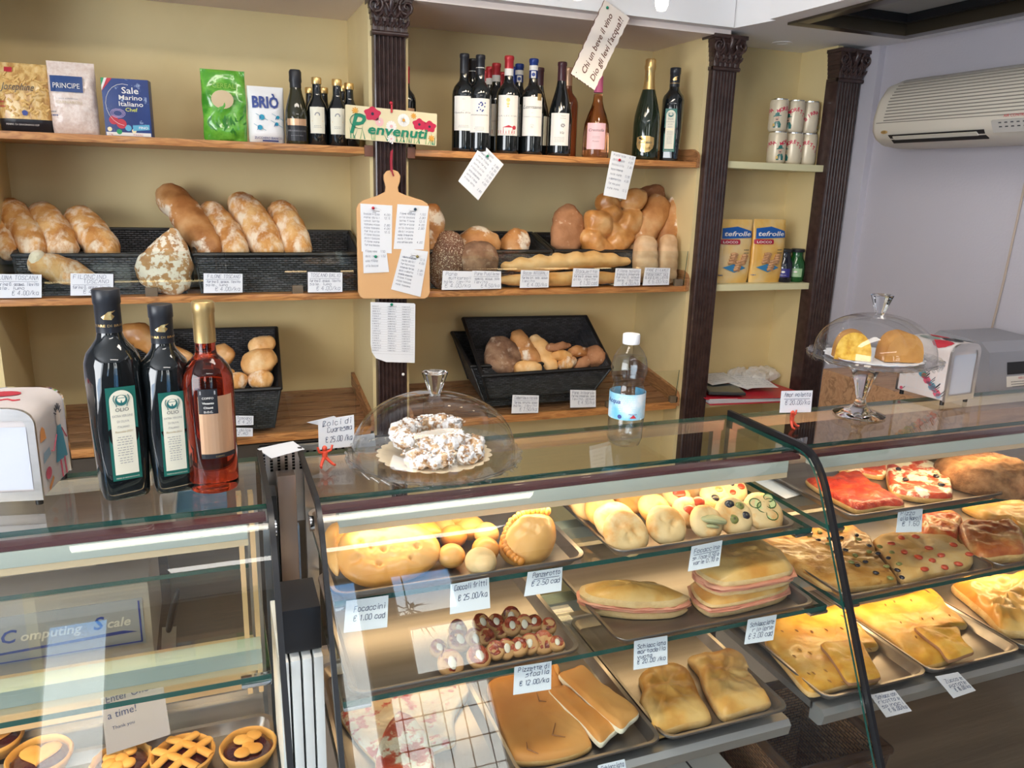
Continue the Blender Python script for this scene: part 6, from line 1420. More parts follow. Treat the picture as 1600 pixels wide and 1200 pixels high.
# ------------------------------------------------------------------ napkin dispensers
def napkin(label, c, rz, w=.105, d=.125, h=.150, motif=0):
    c = Vector(c); t = thing('napkin_dispenser', label, 'napkin dispenser', c); R_ = Matrix.Rotation(rz, 3, 'Z'); v = lambda x, y, z: c+R_ @ Vector((x, y, z))
    sec = [(-w/2, .012), (w/2, .012)]+[(w/2*math.cos(a)**.5 if a < PI/2 else -w/2*abs(math.cos(a))**.5, h-.030+.026*math.sin(a)) for a in [PI*k/16 for k in range(17)]]
    b = B(); V1 = [b.bm.verts.new(v(x, .004, z)) for x, z in sec]; V2 = [b.bm.verts.new(v(x, d-.004, z)) for x, z in sec]; b.bm.faces.new(V1); b.bm.faces.new(V2[::-1])
    for i in range(len(V1)): b.bm.faces.new((V1[i], V2[i], V2[(i+1) % len(V1)], V1[(i+1) % len(V1)]))
    b.obj('body', mat('printed_tin', (.66,.60,.58), .35), t, smooth=40)
    for y in (0, d-.006):
        b = B(); o2 = [(x*1.03, z if z > .02 else .010) for x, z in sec]; i2 = [(x*.84, max(.024, min(z-.008, h-.022))) for x, z in sec]
        A = [b.bm.verts.new(v(x, y, z)) for x, z in o2]; A2 = [b.bm.verts.new(v(x, y+.006, z)) for x, z in o2]; I = [b.bm.verts.new(v(x, y, z)) for x, z in i2]; m = len(A)
        for i in range(m): j = (i+1) % m; b.bm.faces.new((A[i], A[j], I[j], I[i])); b.bm.faces.new((A[i], A2[i], A2[j], A[j]))
        b.bm.faces.new(A2); b.obj('steel_frame', M_steel if y == 0 else M_chrome, t, smooth=40)
    b = B(); zt = .118
    q = [v(-w*.40, .003, .026), v(w*.40, .003, .026), v(w*.40, .003, zt), v(-w*.40, .003, zt)]; b.quad(q); b.box((0,0,0),(0.0001,.0001,.0001)) if False else None
    b.obj('napkins', mat('napkin_white', (.60,.62,.68), .8), t, smooth=0)
    for sx in (-1, 1):
        for sy in (.012, d-.012): b = B(); b.tube([v(sx*w*.42, sy, .012), v(sx*w*.42, sy, 0)], .005, 10); b.obj('foot', M_black, t)
    # printed side pictures
    side = -1 if motif else 1; b = B(); f = lambda y, z: v(side*(w/2+.0007), (d-y) if side < 0 else y, z); g = lambda y, z: v(side*(w/2+.0013), (d-y) if side < 0 else y, z)
    gx = lambda y: y*d; 
    for k in range(1, 5): b.quad([f(gx(.06), h*.17*k), f(gx(.94), h*.17*k+.001), f(gx(.94), h*.17*k+.0016), f(gx(.06), h*.17*k+.0006)], 0); b.quad([f(gx(.2*k), .016), f(gx(.2*k)+.0006, .016), f(gx(.2*k)+.0006, h*.78), f(gx(.2*k), h*.78)], 0)
    P_ = lambda pts, mi: patch(b, [(x*d, z*h) for x, z in pts], g, mi)
    if not motif:
        P_([(.52,.28),(.90,.26),(.82,.52),(.78,.62),(.66,.63),(.62,.53)], 1); P_([(x*.07+.72, z*.075+.70) for x, z in circ(0,0,1,12)], 2)
        for x in (.66,.79): b.tube([g(x*d, .28*h), g((x+.02)*d, .09*h)], .001, 5, 3)
        for k in range(7): a = .3+k*.4; b.tube([g((.72+.06*math.cos(a))*d, (.72+.07*math.sin(a))*h), g((.72+.12*math.cos(a))*d, (.72+.13*math.sin(a))*h)], .0008, 5, 4)
        b.tube([g(.62*d,.55*h), g(.48*d,.42*h), g(.42*d,.44*h)], .0009, 5, 3); b.tube([g(.80*d,.58*h), g(.93*d,.45*h)], .0009, 5, 3)
        P_([(.12,.60),(.30,.60),(.27,.70),(.21,.74),(.15,.70)], 5); P_([(.15,.38),(.38,.42),(.36,.50),(.18,.48)], 6); P_([(x*.09+.26, z*.06+.26) for x, z in circ(0,0,1,12)], 3); P_([(.24,.08),(.40,.16),(.38,.20),(.22,.12)], 5)
    else:
        for k in range(26):
            x, z = .12+.78*((k*.381) % 1), .12+.62*((k*.618) % 1); r = .035+.02*(k % 3); P_([(x+r*math.cos(a), z+r*.8*math.sin(a)) for a in [q*PI/4+k for q in range(8)]], (3,5,1,6,7)[k % 5]); b.tube([g((x+r)*d, z*h), g((x+r*2)*d, (z+r)*h)], .0007, 4, 4)
    b.obj('side_picture', [mat('pale_grid', (.62,.66,.70), .5), mat('teal_dress', (.06,.30,.42), .5), mat('face_print2', (.82,.70,.62), .5), mat('pink_print', (.62,.10,.16), .5), M_ink, mat('orange_print', (.80,.32,.10), .5), mat('blue_grey', (.30,.42,.52), .5), mat('green_print', (.20,.42,.14), .5)], t, smooth=0)
    b = B()  # curved top picture
    def top(x, y, o=.001): a = math.acos(max(-1, min(1, (abs(x)/(w/2))**2))); return v(x, y, h-.030+.026*math.sin(a)+o)
    if not motif: b.tube([top(x*w, d*(.35+.03*math.sin(x*30))) for x in [-.3+.04*k for k in range(14)]], .0011, 5, 0); patch(b, [(x*w*.22-.01, d*.62+z*d*.12) for x, z in circ(0,0,1,14)], lambda x, y: top(x, y, .0012), 0)
    else:
        for k in range(5): patch(b, [(x*w*.14+w*(-.34+.17*k), d*(.3+.35*(k % 2))+z*d*.2) for x, z in circ(0,0,1,10)], lambda x, y: top(x, y, .0012), k % 3)
    b.obj('top_picture', [M_redink, mat('grey_green', (.25,.32,.28), .5), M_ink], t, smooth=0)
napkin('steel napkin dispenser with a girl in a blue dress on its side, left counter end', (-.297, 1.208, ZG), -.16)
napkin('steel napkin dispenser with vegetable pictures behind the cake stand', (1.600, 1.262, ZG), .10, w=.100, d=.13, h=.148, motif=1)

# ------------------------------------------------------------------ cash register on a wooden counter
b = B(); b.box((1.93, 1.50, 0), (2.27, 2.05, 1.045), bev=.004); tag(b.obj('back_counter', woodmat('light_brown_counter', (.50,.30,.17), (.40,.22,.12), 'X', 8)), 'light brown wooden counter carrying the grey till at the right edge', 'counter')
t = thing('cash_register', 'grey cash register at the right edge of the photo', 'cash register', (2.14, 1.60, 1.046)); M_gp = mat('grey_plastic', (.33,.33,.36), .45)
b = B(); pr = [(1.56,1.046),(1.52,1.075),(1.545,1.20),(1.575,1.225),(1.72,1.232),(1.80,1.16),(1.80,1.046)]
b.prism(pr, lambda y, z: Vector((2.045, y, z)), (.235, 0, 0)); b.obj('body', M_gp, t, smooth=30)
b = B(); b.prism([(1.565,1.046),(1.56,1.075),(1.595,1.20),(1.70,1.20),(1.72,1.046)], lambda y, z: Vector((1.995, y, z)), (.049, 0, 0)); b.obj('side_cover', mat('grey_plastic_2', (.28,.28,.31), .5), t, smooth=30)
fr_ = lambda x, z, o=.001: Vector((x, 1.52+(z-1.075)*.2-o, z))
b = B(); b.quad([fr_(2.115,1.135), fr_(2.27,1.135), fr_(2.27,1.170), fr_(2.115,1.170)]); b.obj('display', M_black, t, smooth=0)
b = B(); b.quad([fr_(2.112,1.100), fr_(2.27,1.100), fr_(2.27,1.130), fr_(2.112,1.130)]); lb = b.obj('white_label', M_lab, t, smooth=0); b = B(); ptext(b, 'ABBONAMENTI', 2.19, 1.121, .009, lambda x, y: fr_(x, y, .0016), mi=1); tiny(b, lambda x, y: fr_(2.19+x, 1.113+y, .0016), .07, 0, 3, .0035, 0, .9); b.obj('label_print', [M_ink, M_redink], lb, smooth=0)
b = B(); b.tube([Vector((1.994, 1.61, 1.19)), Vector((1.994, 1.625, 1.12)), Vector((1.994, 1.66, 1.06))], .0012, 5); b.tube([Vector((1.994,1.64,1.19)), Vector((1.994,1.68,1.15)), Vector((1.994,1.66,1.06))], .0012, 5); b.obj('seam', M_ink, t)
# ------------------------------------------------------------------ air conditioner, wall cable
t = thing('air_conditioner', 'cream wall air conditioner with ribbed front on the right wall', 'air conditioner', (2.29, 1.6, 1.78)); M_ac = mat('aged_cream_plastic', (.62,.58,.50), .4)
pr = [(2.288,1.998),(2.16,1.992),(2.10,1.968),(2.068,1.92),(2.056,1.865),(2.058,1.825),(2.075,1.800),(2.110,1.782),(2.17,1.776),(2.288,1.78)]
b = B(); ys = [(2.120,.90),(2.112,.965),(2.095,1.0),(1.10,1.0)]; V = []
for y, s_ in ys: V.append([b.bm.verts.new((2.288+(x-2.288)*s_, y, 1.887+(z-1.887)*s_)) for x, z in pr])
for A, Bq in zip(V, V[1:]):
    for i in range(len(pr)): b.bm.faces.new((A[i], A[(i+1) % len(pr)], Bq[(i+1) % len(pr)], Bq[i]))
b.bm.faces.new(V[0]); b.bm.faces.new(V[-1][::-1]); b.obj('housing', M_ac, t, smooth=40)
def acp(s):  # point on front profile by height
    for (xa, za), (xb, zb) in zip(pr, pr[1:]):
        if zb <= s <= za and za != zb: return xa+(xb-xa)*(za-s)/(za-zb)
    return 2.06
for k in range(13):
    z = 1.975-k*.0098; x = acp(z)-.001; b = B(); b.box((x-.0012, 1.10, z-.0016), (x+.002, 2.06, z+.0016)); b.obj('grille_groove_shade', mat('shadow_groove', (.22,.20,.17), .6), t)  # dark strips painted for the shade in the grille's grooves
b = B(); b.tube([(acp(1.850)-.001, 2.09, 1.851), (acp(1.845)-.001, 1.4, 1.846)], .0012, 5); b.obj('panel_seam', mat('shadow_groove', (.2,.2,.2)), t)
b = B(); b.prism([(2.064,1.812),(2.094,1.788),(2.10,1.795),(2.075,1.815)], lambda x, z: Vector((x-.003, 1.70, z)), (0, .34, 0)); b.obj('outlet', M_black, t)
b = B(); b.prism([(2.066,1.806),(2.078,1.797),(2.081,1.800),(2.069,1.808)], lambda x, z: Vector((x-.006, 1.72, z)), (0, .30, 0)); b.obj('louvre', M_ac, t)
b = B(); b.prism([(2.054,1.832),(2.070,1.802),(2.074,1.806),(2.058,1.836)], lambda x, z: Vector((x-.003, 1.12, z)), (0, .55, 0)); co = b.obj('control_panel', mat('grey_strip', (.45,.43,.40), .4), t)
b = B(); f = lambda y, z: Vector((2.0505+(.835-z+1)*0+.0, 1.675-y, z)); 
for k in range(5): b.box((2.0485-.0+.004, 1.64-k*.018, 1.8255), (2.053+.004, 1.648-k*.018, 1.8285)); b.box((2.058, 1.64-k*.018, 1.815), (2.063, 1.648-k*.018, 1.818))
b.obj('buttons', M_ink, co)
b = B(); ptext(b, 'AIR CONTROL', 0, 0, .011, lambda x, y: Vector((2.0535, 1.60-x, 1.841+y)), mi=0); b.obj('brand_print', M_redink, t, smooth=0)
b = B(); b.ellipsoid((2.059, 2.055, 1.822), (.0025,.014,.006), 14, 8); b.obj('badge', M_gold_f, t)
b = B(); b.tube([PX(1605,270,2.285), PX(1590,340,2.284), PX(1568,440,2.284), PX(1548,520,2.283), PX(1540,560,2.283)], .0035, 6); tag(b.obj('wall_cable', mat('beige_cable', (.45,.36,.29), .5)), 'thin beige cable hanging down the white right wall', 'cable')
# ceiling spot lamps near the proverb sign
M_bulb = mat('glowing_bulb', (1,.86,.62), emit=14)
t = thing('ceiling_spotlights', 'bar of glowing ceiling spotlights beside the proverb sign, cut by the top edge', 'ceiling light', (1.1, 1.98, 2.25))
Pq = [PY(u, v, 2.05) for u, v in ((903,-14),(1034,4),(800,-34))]
b = B(); b.tube([Pq[2]+Vector((0,0,.05)), Pq[1]+Vector((0,0,.05))], .012, 12); b.box((Pq[0].x-.02,2.03,Pq[0].z+.05),(Pq[0].x+.02,2.07,2.7)); b.obj('bar', M_ac, t)
for p in Pq:
    b = B(); b.lathe([(.010,.045),(.016,.040),(.022,.018),(.022,.012)], p, 20); b.obj('spot_shade', M_ac, t); b = B(); b.lathe([(0,-.022),(.012,-.020),(.018,-.006),(.018,.012),(0,.014)], p, 16); b.obj('bulb', M_bulb, t)
    l = bpy.data.lights.new('bulb_light', 'SPOT'); l.energy = 3.2; l.spot_size = 2.2; l.spot_blend = .8; l.color = (1,.80,.52); l.shadow_soft_size = .03; o = bpy.data.objects.new('bulb_light', l); COL.objects.link(o); o.parent = t; o.location = p+Vector((0,0,-.03))-t.location; o.rotation_euler = (.35, 0, 0)

# ------------------------------------------------------------------ behind the left case: scale, knife, papers
b = B(); b.box((-1.2, 1.38, .60), (.05, 2.0, .66), bev=.003); b.box((-1.2,1.40,0),(.05,1.98,.60)); tag(b.obj('work_counter', M_base), 'dark work counter behind the left display case', 'counter')
t = thing('weighing_scale', 'grey price computing scale standing behind the left display case', 'scale', (-.40, 1.60, .661)); M_sc = mat('scale_grey', (.50,.44,.38), .45)
b = B(); b.box((-.72, 1.50, .69), (-.150, 1.75, .868), bev=.006); b.obj('body', M_sc, t)
b = B(); b.box((-.75, 1.47, .935), (-.10, 1.80, .950), bev=.004); b.box((-.60,1.60,.868),(-.25,1.70,.935)); b.obj('weighing_plate', M_steel, t)
for x in (-.69,-.18):
    for y in (1.53,1.72): b = B(); b.tube([(x, y, .661), (x, y, .69)], .014, 12); b.obj('foot', M_black, t)
b = B(); b.box((-.66, 1.4975, .742), (-.163, 1.5005, .838)); lo = b.obj('name_plate', [mat('plate_grey', (.40,.41,.44), .35)], t)
b = B(); f = lambda x, y: Vector((x, 1.4965, y)); b.quad([f(-.655,.746), f(-.168,.746), f(-.168,.749), f(-.655,.749)], 0); b.quad([f(-.168,.746), f(-.171,.746), f(-.171,.834), f(-.168,.834)], 0)
LS = (('P',0,.036),('rice',1,.026),(' ',0,.02),('C',0,.036),('omputing',1,.026),(' ',0,.02),('S',0,.036),('cale',1,.026)); x = -.182-sum((tmesh(s_, .02, .25)[2]*sz+.004 if s_ != ' ' else .014) for s_, m_, sz in LS)
for s_, mi, sz in LS:
    if s_ == ' ': x += .014; continue
    ptext(b, s_, x, .786, sz, f, bold=.02, shear=.25, align='L', mi=mi); x += tmesh(s_, .02, .25)[2]*sz+.004
patch(b, [(-.62,.757),(-.175,.770),(-.20,.776),(-.40,.768),(-.62,.764)], f, 0); b.obj('plate_print', [mat('royal_blue', (.03,.07,.35), .4), M_lab], lo, smooth=0)
t = thing('knife', 'long knife with black handle standing behind the left case', 'knife', (-.10, 1.45, .70)); b = B(); b.box((-.135,1.44,.66),(-.11,1.442,.80), rot=Matrix.Rotation(.1,3,'Y')); b.obj('blade', M_steel, t); b = B(); b.loaf([(-.118,1.44,.79),(-.108,1.44,.83),(-.095,1.44,.875)], [.010,.011,.009], flat=.6, n=14, seg=12, amp=0); b.obj('handle', M_black, t)
b = B(); b.box((-.135, 1.80, .661), (.045, 1.82, .98), bev=.004); b.box((-.11,1.795,.88),(-.0,1.80,.93),1); tag(b.obj('slicing_machine', [M_steel, mat('screen_blue', (.15,.3,.45), .1)]), 'steel machine panel behind the left case beside the scale', 'machine')
o = sheet('mirrored_notice', 'grey sheet standing in for a printed sign mirrored in the left case glass', 'paper', [(-.205,1.225,.86),(-.118,1.235,.868),(-.108,1.20,.745),(-.20,1.19,.738)], mat('reflection_grey', (.30,.29,.31), .6), draw=lambda b, fn, W, H: (ptext(b, 'Enter One at', W*.5, H*.62, H*.13, fn, width=W*.85), ptext(b, 'a time!', W*.3, H*.42, H*.13, fn, width=W*.45), ptext(b, 'Thank you', W*.3, H*.28, H*.06, fn, width=W*.35)))  # a reflection in the glass, built as a grey printed sheet
# ------------------------------------------------------------------ food in the cases
def PG(u, v, off=.03):
    """point on the plane parallel to the slanting front glass, off metres behind it"""
    d = ray(u, v); t = (1-(1.02-CAM.z)*.486+off)/(d.y-.486*d.z); return CAM+d*t
def bmat(name, stops, **k):
    f = lambda c: (c[0]*.86, c[1]*.68, c[2]*.46)
    if 'dust' in k: k['dust'] = f(k['dust'])
    return noisemat(name, [f(c) for c in stops], **k)
M_foc = bmat('focaccia_golden', [(.70,.34,.09), (.80,.47,.16), (.86,.60,.28)], scale=9, rough=.4, bump=.15, coat=.15)
M_focp = bmat('focaccia_pale', [(.80,.56,.25), (.86,.68,.38), (.88,.76,.52)], scale=18, rough=.55, bump=.25, dust=(.72,.38,.10), dscale=12, dlim=(.60,.72))
M_dough = bmat('white_dough', [(.82,.70,.48), (.88,.80,.62)], scale=24, rough=.6, bump=.2, dust=(.80,.50,.22), dscale=22, dlim=(.50,.66))
M_pbread = bmat('pizza_bread_top', [(.66,.31,.09), (.74,.41,.15), (.79,.50,.22)], scale=6, rough=.5, bump=.12, dust=(.36,.11,.03), dscale=9, dlim=(.68,.76))
M_schi = bmat('schiacciata_golden', [(.76,.42,.11), (.85,.58,.22), (.90,.72,.38)], scale=16, rough=.4, bump=.3, dust=(.62,.27,.06), dscale=14, dlim=(.60,.74), coat=.15)
M_yel = bmat('yellow_schiacciata', [(.72,.38,.05), (.84,.54,.10), (.90,.66,.20)], scale=22, rough=.45, bump=.35, dust=(.62,.28,.04), dscale=16, dlim=(.62,.76), coat=.1)
M_tom = noisemat('tomato_pizza', [(.33,.022,.010), (.48,.045,.018), (.58,.10,.03)], scale=40, rough=.35, bump=.7, coat=.3, bdist=.004)
M_mozz = noisemat('mozzarella_pizza', [(.50,.05,.02), (.62,.12,.05), (.74,.36,.14)], scale=26, rough=.35, bump=.6, coat=.3, dust=(.88,.77,.55), dscale=26, dlim=(.47,.53), bdist=.004)
M_mozz2 = noisemat('melted_mozzarella', [(.80,.62,.42), (.88,.76,.58)], scale=20, rough=.35, bump=.5, coat=.25, dust=(.60,.09,.06), dscale=22, dlim=(.54,.60))
M_edgeb = bmat('crust_edge', [(.80,.56,.26), (.88,.72,.45)], scale=40, rough=.6, bump=.4)
M_olv = mat('black_olive', (.022,.02,.03), .25, coat=.3); M_golv = mat('green_olive', (.22,.22,.06), .3, coat=.3); M_tomr = mat('cherry_tomato', (.50,.06,.02), .3, coat=.4)
M_zuc = mat('zucchini_flesh', (.62,.64,.30), .4); M_zucs = mat('zucchini_skin', (.04,.10,.02), .35); M_art = mat('artichoke', (.40,.38,.20), .5)
M_ham = bmat('pink_ham', [(.78,.36,.33), (.86,.50,.46)], scale=30, rough=.4, bump=.2, coat=.1)
M_jam = mat('dark_jam', (.05,.004,.008), .12, coat=.8, bump=.5, bscale=120); M_short = bmat('shortcrust', [(.72,.42,.12), (.82,.56,.22)], scale=20, rough=.55, bump=.15)
M_cake = noisemat('brown_crumb_cake', [(.15,.065,.025), (.24,.11,.045), (.31,.155,.07)], scale=50, rough=.9, bump=.8, bscale=260, bdist=.003)
def poly_at(pts, z): P = [PZ(u, v, z) for u, v in pts]; return [(p.x, p.y) for p in P]
def flat(name, label, pts, z, h, mt, cat='bread', hpx=None, mside=None, **kw):
    """baked slab: pts trace its upper edge in frame coordinates at height z+h"""
    kw.setdefault('edge', .010); yf = {1: 1.041, 2: .983, 3: .923}[1 if z > Z2+.06 else (2 if z > Z3+.08 else 3)]
    if 'square' in name: yf = .909
    o2 = poly_at(pts, z+h*.8); y0, y1 = min(p[1] for p in o2), max(p[1] for p in o2); b = B()
    if y0 < yf: o2 = [(x, yf+(y-y0)*(y1-yf)/(y1-y0)) for x, y in o2]
    b.slab(o2, h, z=z, mi_side=(1 if mside else None), **kw)
    o = b.obj(name, [mt, mside] if mside else mt, None, smooth=60); tag(o, label, cat); return o
zt1, zt2, zt3 = Z1+.0022, Z2+.0022, Z3+.0022
def slits(o, z, spots, l=.009, w=.0018, ang=1.0, m=None):
    b = B()
    for x, y in spots: b.tube([(x-l/2*math.cos(ang), y-l/2*math.sin(ang), z), (x, y, z+.0006), (x+l/2*math.cos(ang), y+l/2*math.sin(ang), z)], [w*.3, w, w*.3], 6)
    return b.obj('slits', m or mat('slit_brown', (.35,.15,.03), .6), o)
# --- L1 middle
def PT(u, v, z0, y0, k):
    d = ray(u, v); t = (z0+k*(CAM.y-y0)-CAM.z)/(d.z-k*d.y); return CAM+d*t
def leaning(name, label, pts, z0, y0, k, h, mt, dim=(), dd=(.0065, .006), cat='bread', parent=None, ylim=1.044, **kw):
    """baked piece leaning back on the tray: its top follows the plane z0+k*(y-y0)"""
    P = [PT(u, v, z0, y0, k) for u, v in pts]; m0, m1 = min(p.y for p in P), max(p.y for p in P); b = B()
    for p in P: p.y = ylim+(p.y-m0)*(m1-ylim)/(m1-m0) if m0 < ylim else p.y
    ff = lambda q: Vector((q.x, q.y-q.z*.35, q.z+z0-h+k*(q.y-y0)))
    b.slab([(p.x, p.y) for p in P], h, foldfn=ff, dimples=[(PT(u, v, z0, y0, k).x, PT(u, v, z0, y0, k).y, dd[0], dd[1]) for u, v in dim], **kw)
    o = b.obj(name, mt, parent, smooth=70)
    return o if parent is not None else tag(o, label, cat)
leaning('dimpled_focaccia', 'second focaccia peeking out behind the left edge of the big dimpled one', [(508,850),(507,822),(518,808),(545,803),(562,818),(540,850),(528,886),(514,872)], zt1+.020, 1.05, .38, .016, M_foc, edge=.012, sub=4)
leaning('dimpled_focaccia', 'focaccia lying behind the top edge of the big dimpled one', [(600,806),(625,799),(655,799),(680,808),(690,824),(660,830)], zt1+.018, 1.05, .38, .014, M_foc, edge=.012, sub=4)
leaning('dimpled_focaccia', 'big oval dimpled focaccia at the left of the top shelf', [(523,868),(524,842),(534,822),(556,809),(600,803),(645,805),(672,820),(688,840),(691,862),(682,880),(657,898),(626,910),(592,917),(564,911),(541,895)], zt1+.026, 1.044, .40, .022, M_foc,
  dim=[(563,842),(579,850),(598,854),(558,868),(591,876),(650,850),(642,868),(552,826),(588,819),(568,893),(605,893)], edge=.018, amp=.0014, sub=9, rings=44)
for k, (u, v, r, z, mm, lb) in enumerate(((679,806,17,.030,M_foc,'golden ball roll at the back left of the roll pile'), (711,800,16,.032,M_foc,'golden ball roll furthest back in the roll pile'), (691,822,21,.024,M_focp,'pale ball roll left of centre in the roll pile'), (733,824,20,.024,M_foc,'golden ball roll right of centre in the roll pile'), (708,839,20,.020,M_foc,'brown ball roll in the middle of the pile'), (760,834,18,.026,M_focp,'elongated pale roll at the right of the pile'), (712,806,15,.040,M_focp,'pale ball roll on top of the pile'), (705,868,20,.020,M_foc,'ball roll at the lower left of the pile behind the reflection'), (751,878,23,.022,M_dough,'big pale ball roll nearest the front of the pile'), (758,858,19,.022,M_foc,'ball roll between the long pale one and the front one'))):
    z = max(z, r*.0010*.95); p = PZ(u, v, zt1+z); s_ = depth(p)/FPX; b = B(); b.ellipsoid(p, (r*s_*(1.25 if k % 3 == 0 else 1.12), r*s_*1.08, min(r*s_*.98, z*.97)), 24, 16, rot=Matrix.Rotation(k*.9, 3, 'Z'), amp=.10, freq=30, seed=k); tag(b.obj('ball_roll', mm, None, smooth=80), lb, 'bread roll')
# panzerotto: half moon with a rope-crimped edge
pz, py_, pk = zt1+.030, 1.050, .55; p = PT(828, 842, pz, py_, pk)
t = thing('panzerotto', 'large golden folded panzerotto with a crimped edge on the top shelf', 'pastry', (p.x, p.y, zt1))
leaning('dough', '', [(783,850),(787,822),(806,800),(834,792),(858,793),(869,808),(873,835),(867,862),(848,880),(824,885),(799,874)], pz, py_, pk, .026, bmat('panzerotto_dough', [(.74,.42,.15), (.82,.54,.24)], scale=10, rough=.4, bump=.12, coat=.15), parent=t, edge=.020, amp=.002, crown=.010, sub=4, rings=12)
cr = [(856,799),(840,797),(824,800),(810,806),(799,816),(792,828),(788,842),(790,856),(797,866),(808,875),(820,881)]
b = B(); Q = [PT(u, v, pz-.008, py_, pk) for u, v in cr]
for k in range(len(Q)-1):
    for f_ in (0, .5): q = Q[k].lerp(Q[k+1], f_); a = math.atan2((Q[k+1]-Q[k]).y, (Q[k+1]-Q[k]).x); b.ellipsoid(q, (.0072,.0052,.0075), 10, 7, rot=Matrix.Rotation(a+.9, 3, 'Z'), amp=.15, freq=90, seed=k*2+f_)
b.obj('crimped_edge', M_foc, t, smooth=70)
# round focaccine leaning in rows; topping pieces are parts
def focaccina(label, u, v, rpx, zc, tilt, mt, tops=(), th=.011, az=0):
    c = PZ(u, v, zt1+zc); r = rpx*1.1*depth(c)/FPX; t = thing('round_focaccina', label, 'focaccia', c)
    nrm = Vector((math.sin(az)*math.cos(tilt), -math.cos(az)*math.cos(tilt), math.sin(tilt))).normalized(); rx = Vector((0,0,1)).cross(nrm).normalized(); ry = nrm.cross(rx)
    M_ = Matrix((rx, ry, nrm)).transposed(); b = B(); ol = circ(0, 0, r, 22)
    b.slab(ol, th, z=-th/2, edge=r*.28, amp=.0018, freq=60, sub=1, rings=6, crown=.002, foldfn=lambda q: M_ @ q, wob=.05, dimples=[(r*.3, 0, .007, .007), (-r*.25, r*.3, .006, .006), (0, -r*.35, .005, .005)] if not tops else ())
    bmesh.ops.translate(b.bm, vec=c, verts=b.bm.verts); b.obj('dough', mt, t, smooth=70)
    for kind, x, y, s in tops:
        b = B(); q = c+M_ @ Vector((x*r, y*r, th/2+.001)); m_ = {'o': M_olv, 'g': M_golv, 't': M_tomr, 'z': M_zuc, 'a': M_art}[kind]
        if kind in 'og': b.ellipsoid(q, (s*r, s*r*.85, s*r*.5), 14, 8, rot=M_); b.ellipsoid(q+M_ @ Vector((0,0,s*r*.42)), (s*r*.28,s*r*.28,s*r*.12), 8, 5, rot=M_, mi=1); b.obj('olive', [m_, mat('olive_hole', (.10,.09,.05), .5)], t)
        elif kind == 't': b.ellipsoid(q, (s*r, s*r*.8, s*r*.35), 14, 8, rot=M_); b.obj('tomato_slice', m_, t)
        elif kind == 'z':
            n_ = 16; V = [b.bm.verts.new(q+M_ @ Vector((s*r*math.cos(2*PI*i/n_), s*r*.8*math.sin(2*PI*i/n_), .0015))) for i in range(n_)]; b.bm.faces.new(V); b.tube([v_.co.copy() for v_ in V], .0011, 5, 1, closed=True); b.obj('zucchini_slice', [M_zuc, M_zucs], t)
        else: b.loaf([q+M_ @ Vector((-s*r, .2*s*r, 0)), q+M_ @ Vector((0, 0, .002)), q+M_ @ Vector((s*r, -.3*s*r, 0))], [.3*s*r, .5*s*r, .3*s*r], n=10, seg=10, flat=.5, amp=.001); b.obj('artichoke_piece', m_, t)
T5 = .75
for a in (('plain round focaccina at the front left of the crowded tray',977,829,35,.030,T5,M_dough),
 ('plain round focaccina leaning behind the front left one',963,812,34,.032,.95,M_dough),
 ('plain focaccina with a golden ring further back in the left column',941,795,27,.034,.9,M_focp),
 ('plain focaccina near the back of the left column',918,785,26,.034,.9,M_dough),
 ('plain focaccina hugging the left rim of the tray',905,775,22,.032,.9,M_dough),
 ('plain focaccina at the very back left corner of the tray',892,768,20,.030,.9,M_dough),
 ('plain round focaccina in front, second from left',1040,817,31,.030,T5,M_dough),
 ('plain focaccina behind the second front one',1022,792,25,.034,.9,M_focp),
 ('plain focaccina in the middle column further back',985,775,26,.034,.95,M_foc),
 ('plain focaccina in the back row, left of centre',965,765,20,.032,.95,M_dough),
 ('plain focaccina in the back row, centre',1030,762,26,.032,.95,M_focp)): focaccina(*a)
focaccina('round focaccina with a large artichoke piece in the front row', 1103, 812, 26, .030, T5, M_dough, [('a',.3,-.1,.75),('a',.1,-.45,.4)])
focaccina('round focaccina with two big tomato slices behind the artichoke one', 1076, 797, 25, .034, .85, M_dough, [('t',-.1,-.1,.45),('t',.7,.35,.42)])
focaccina('round focaccina with one red tomato slice near the back', 1057, 774, 22, .034, .9, M_dough, [('t',.1,0,.5)])
focaccina('round focaccina with black and green olives in the front row', 1146, 803, 30, .030, T5, M_dough, [('o',-.15,.45,.27),('g',.35,.30,.26),('o',.5,-.20,.25),('g',-.25,-.30,.30)])
focaccina('round focaccina with an olive pair leaning behind the four-olive one', 1117, 776, 24, .036, .9, M_dough, [('g',.3,.3,.28),('o',-.2,-.2,.30)])
focaccina('round focaccina topped with zucchini slices at the right end of the front row', 1192, 797, 31, .028, .85, M_dough, [('z',-.40,.30,.30),('z',-.05,.05,.34),('z',.38,.20,.30),('z',.20,-.38,.30),('z',.42,.48,.25)])
focaccina('round focaccina with olive in the centre and four tomato pieces at the back right', 1140, 760, 26, .036, .95, M_dough, [('o',0,.05,.24),('t',-.45,.3,.24),('t',.12,.6,.24),('t',.55,-.2,.24),('t',-.15,-.5,.24)])
focaccina('round focaccina with one black olive in the back row', 1099, 758, 20, .034, .95, M_dough, [('o',.1,.2,.3)])
focaccina('round focaccina with one green olive in the back row', 1074, 761, 18, .034, .95, M_dough, [('g',.1,.1,.32)])
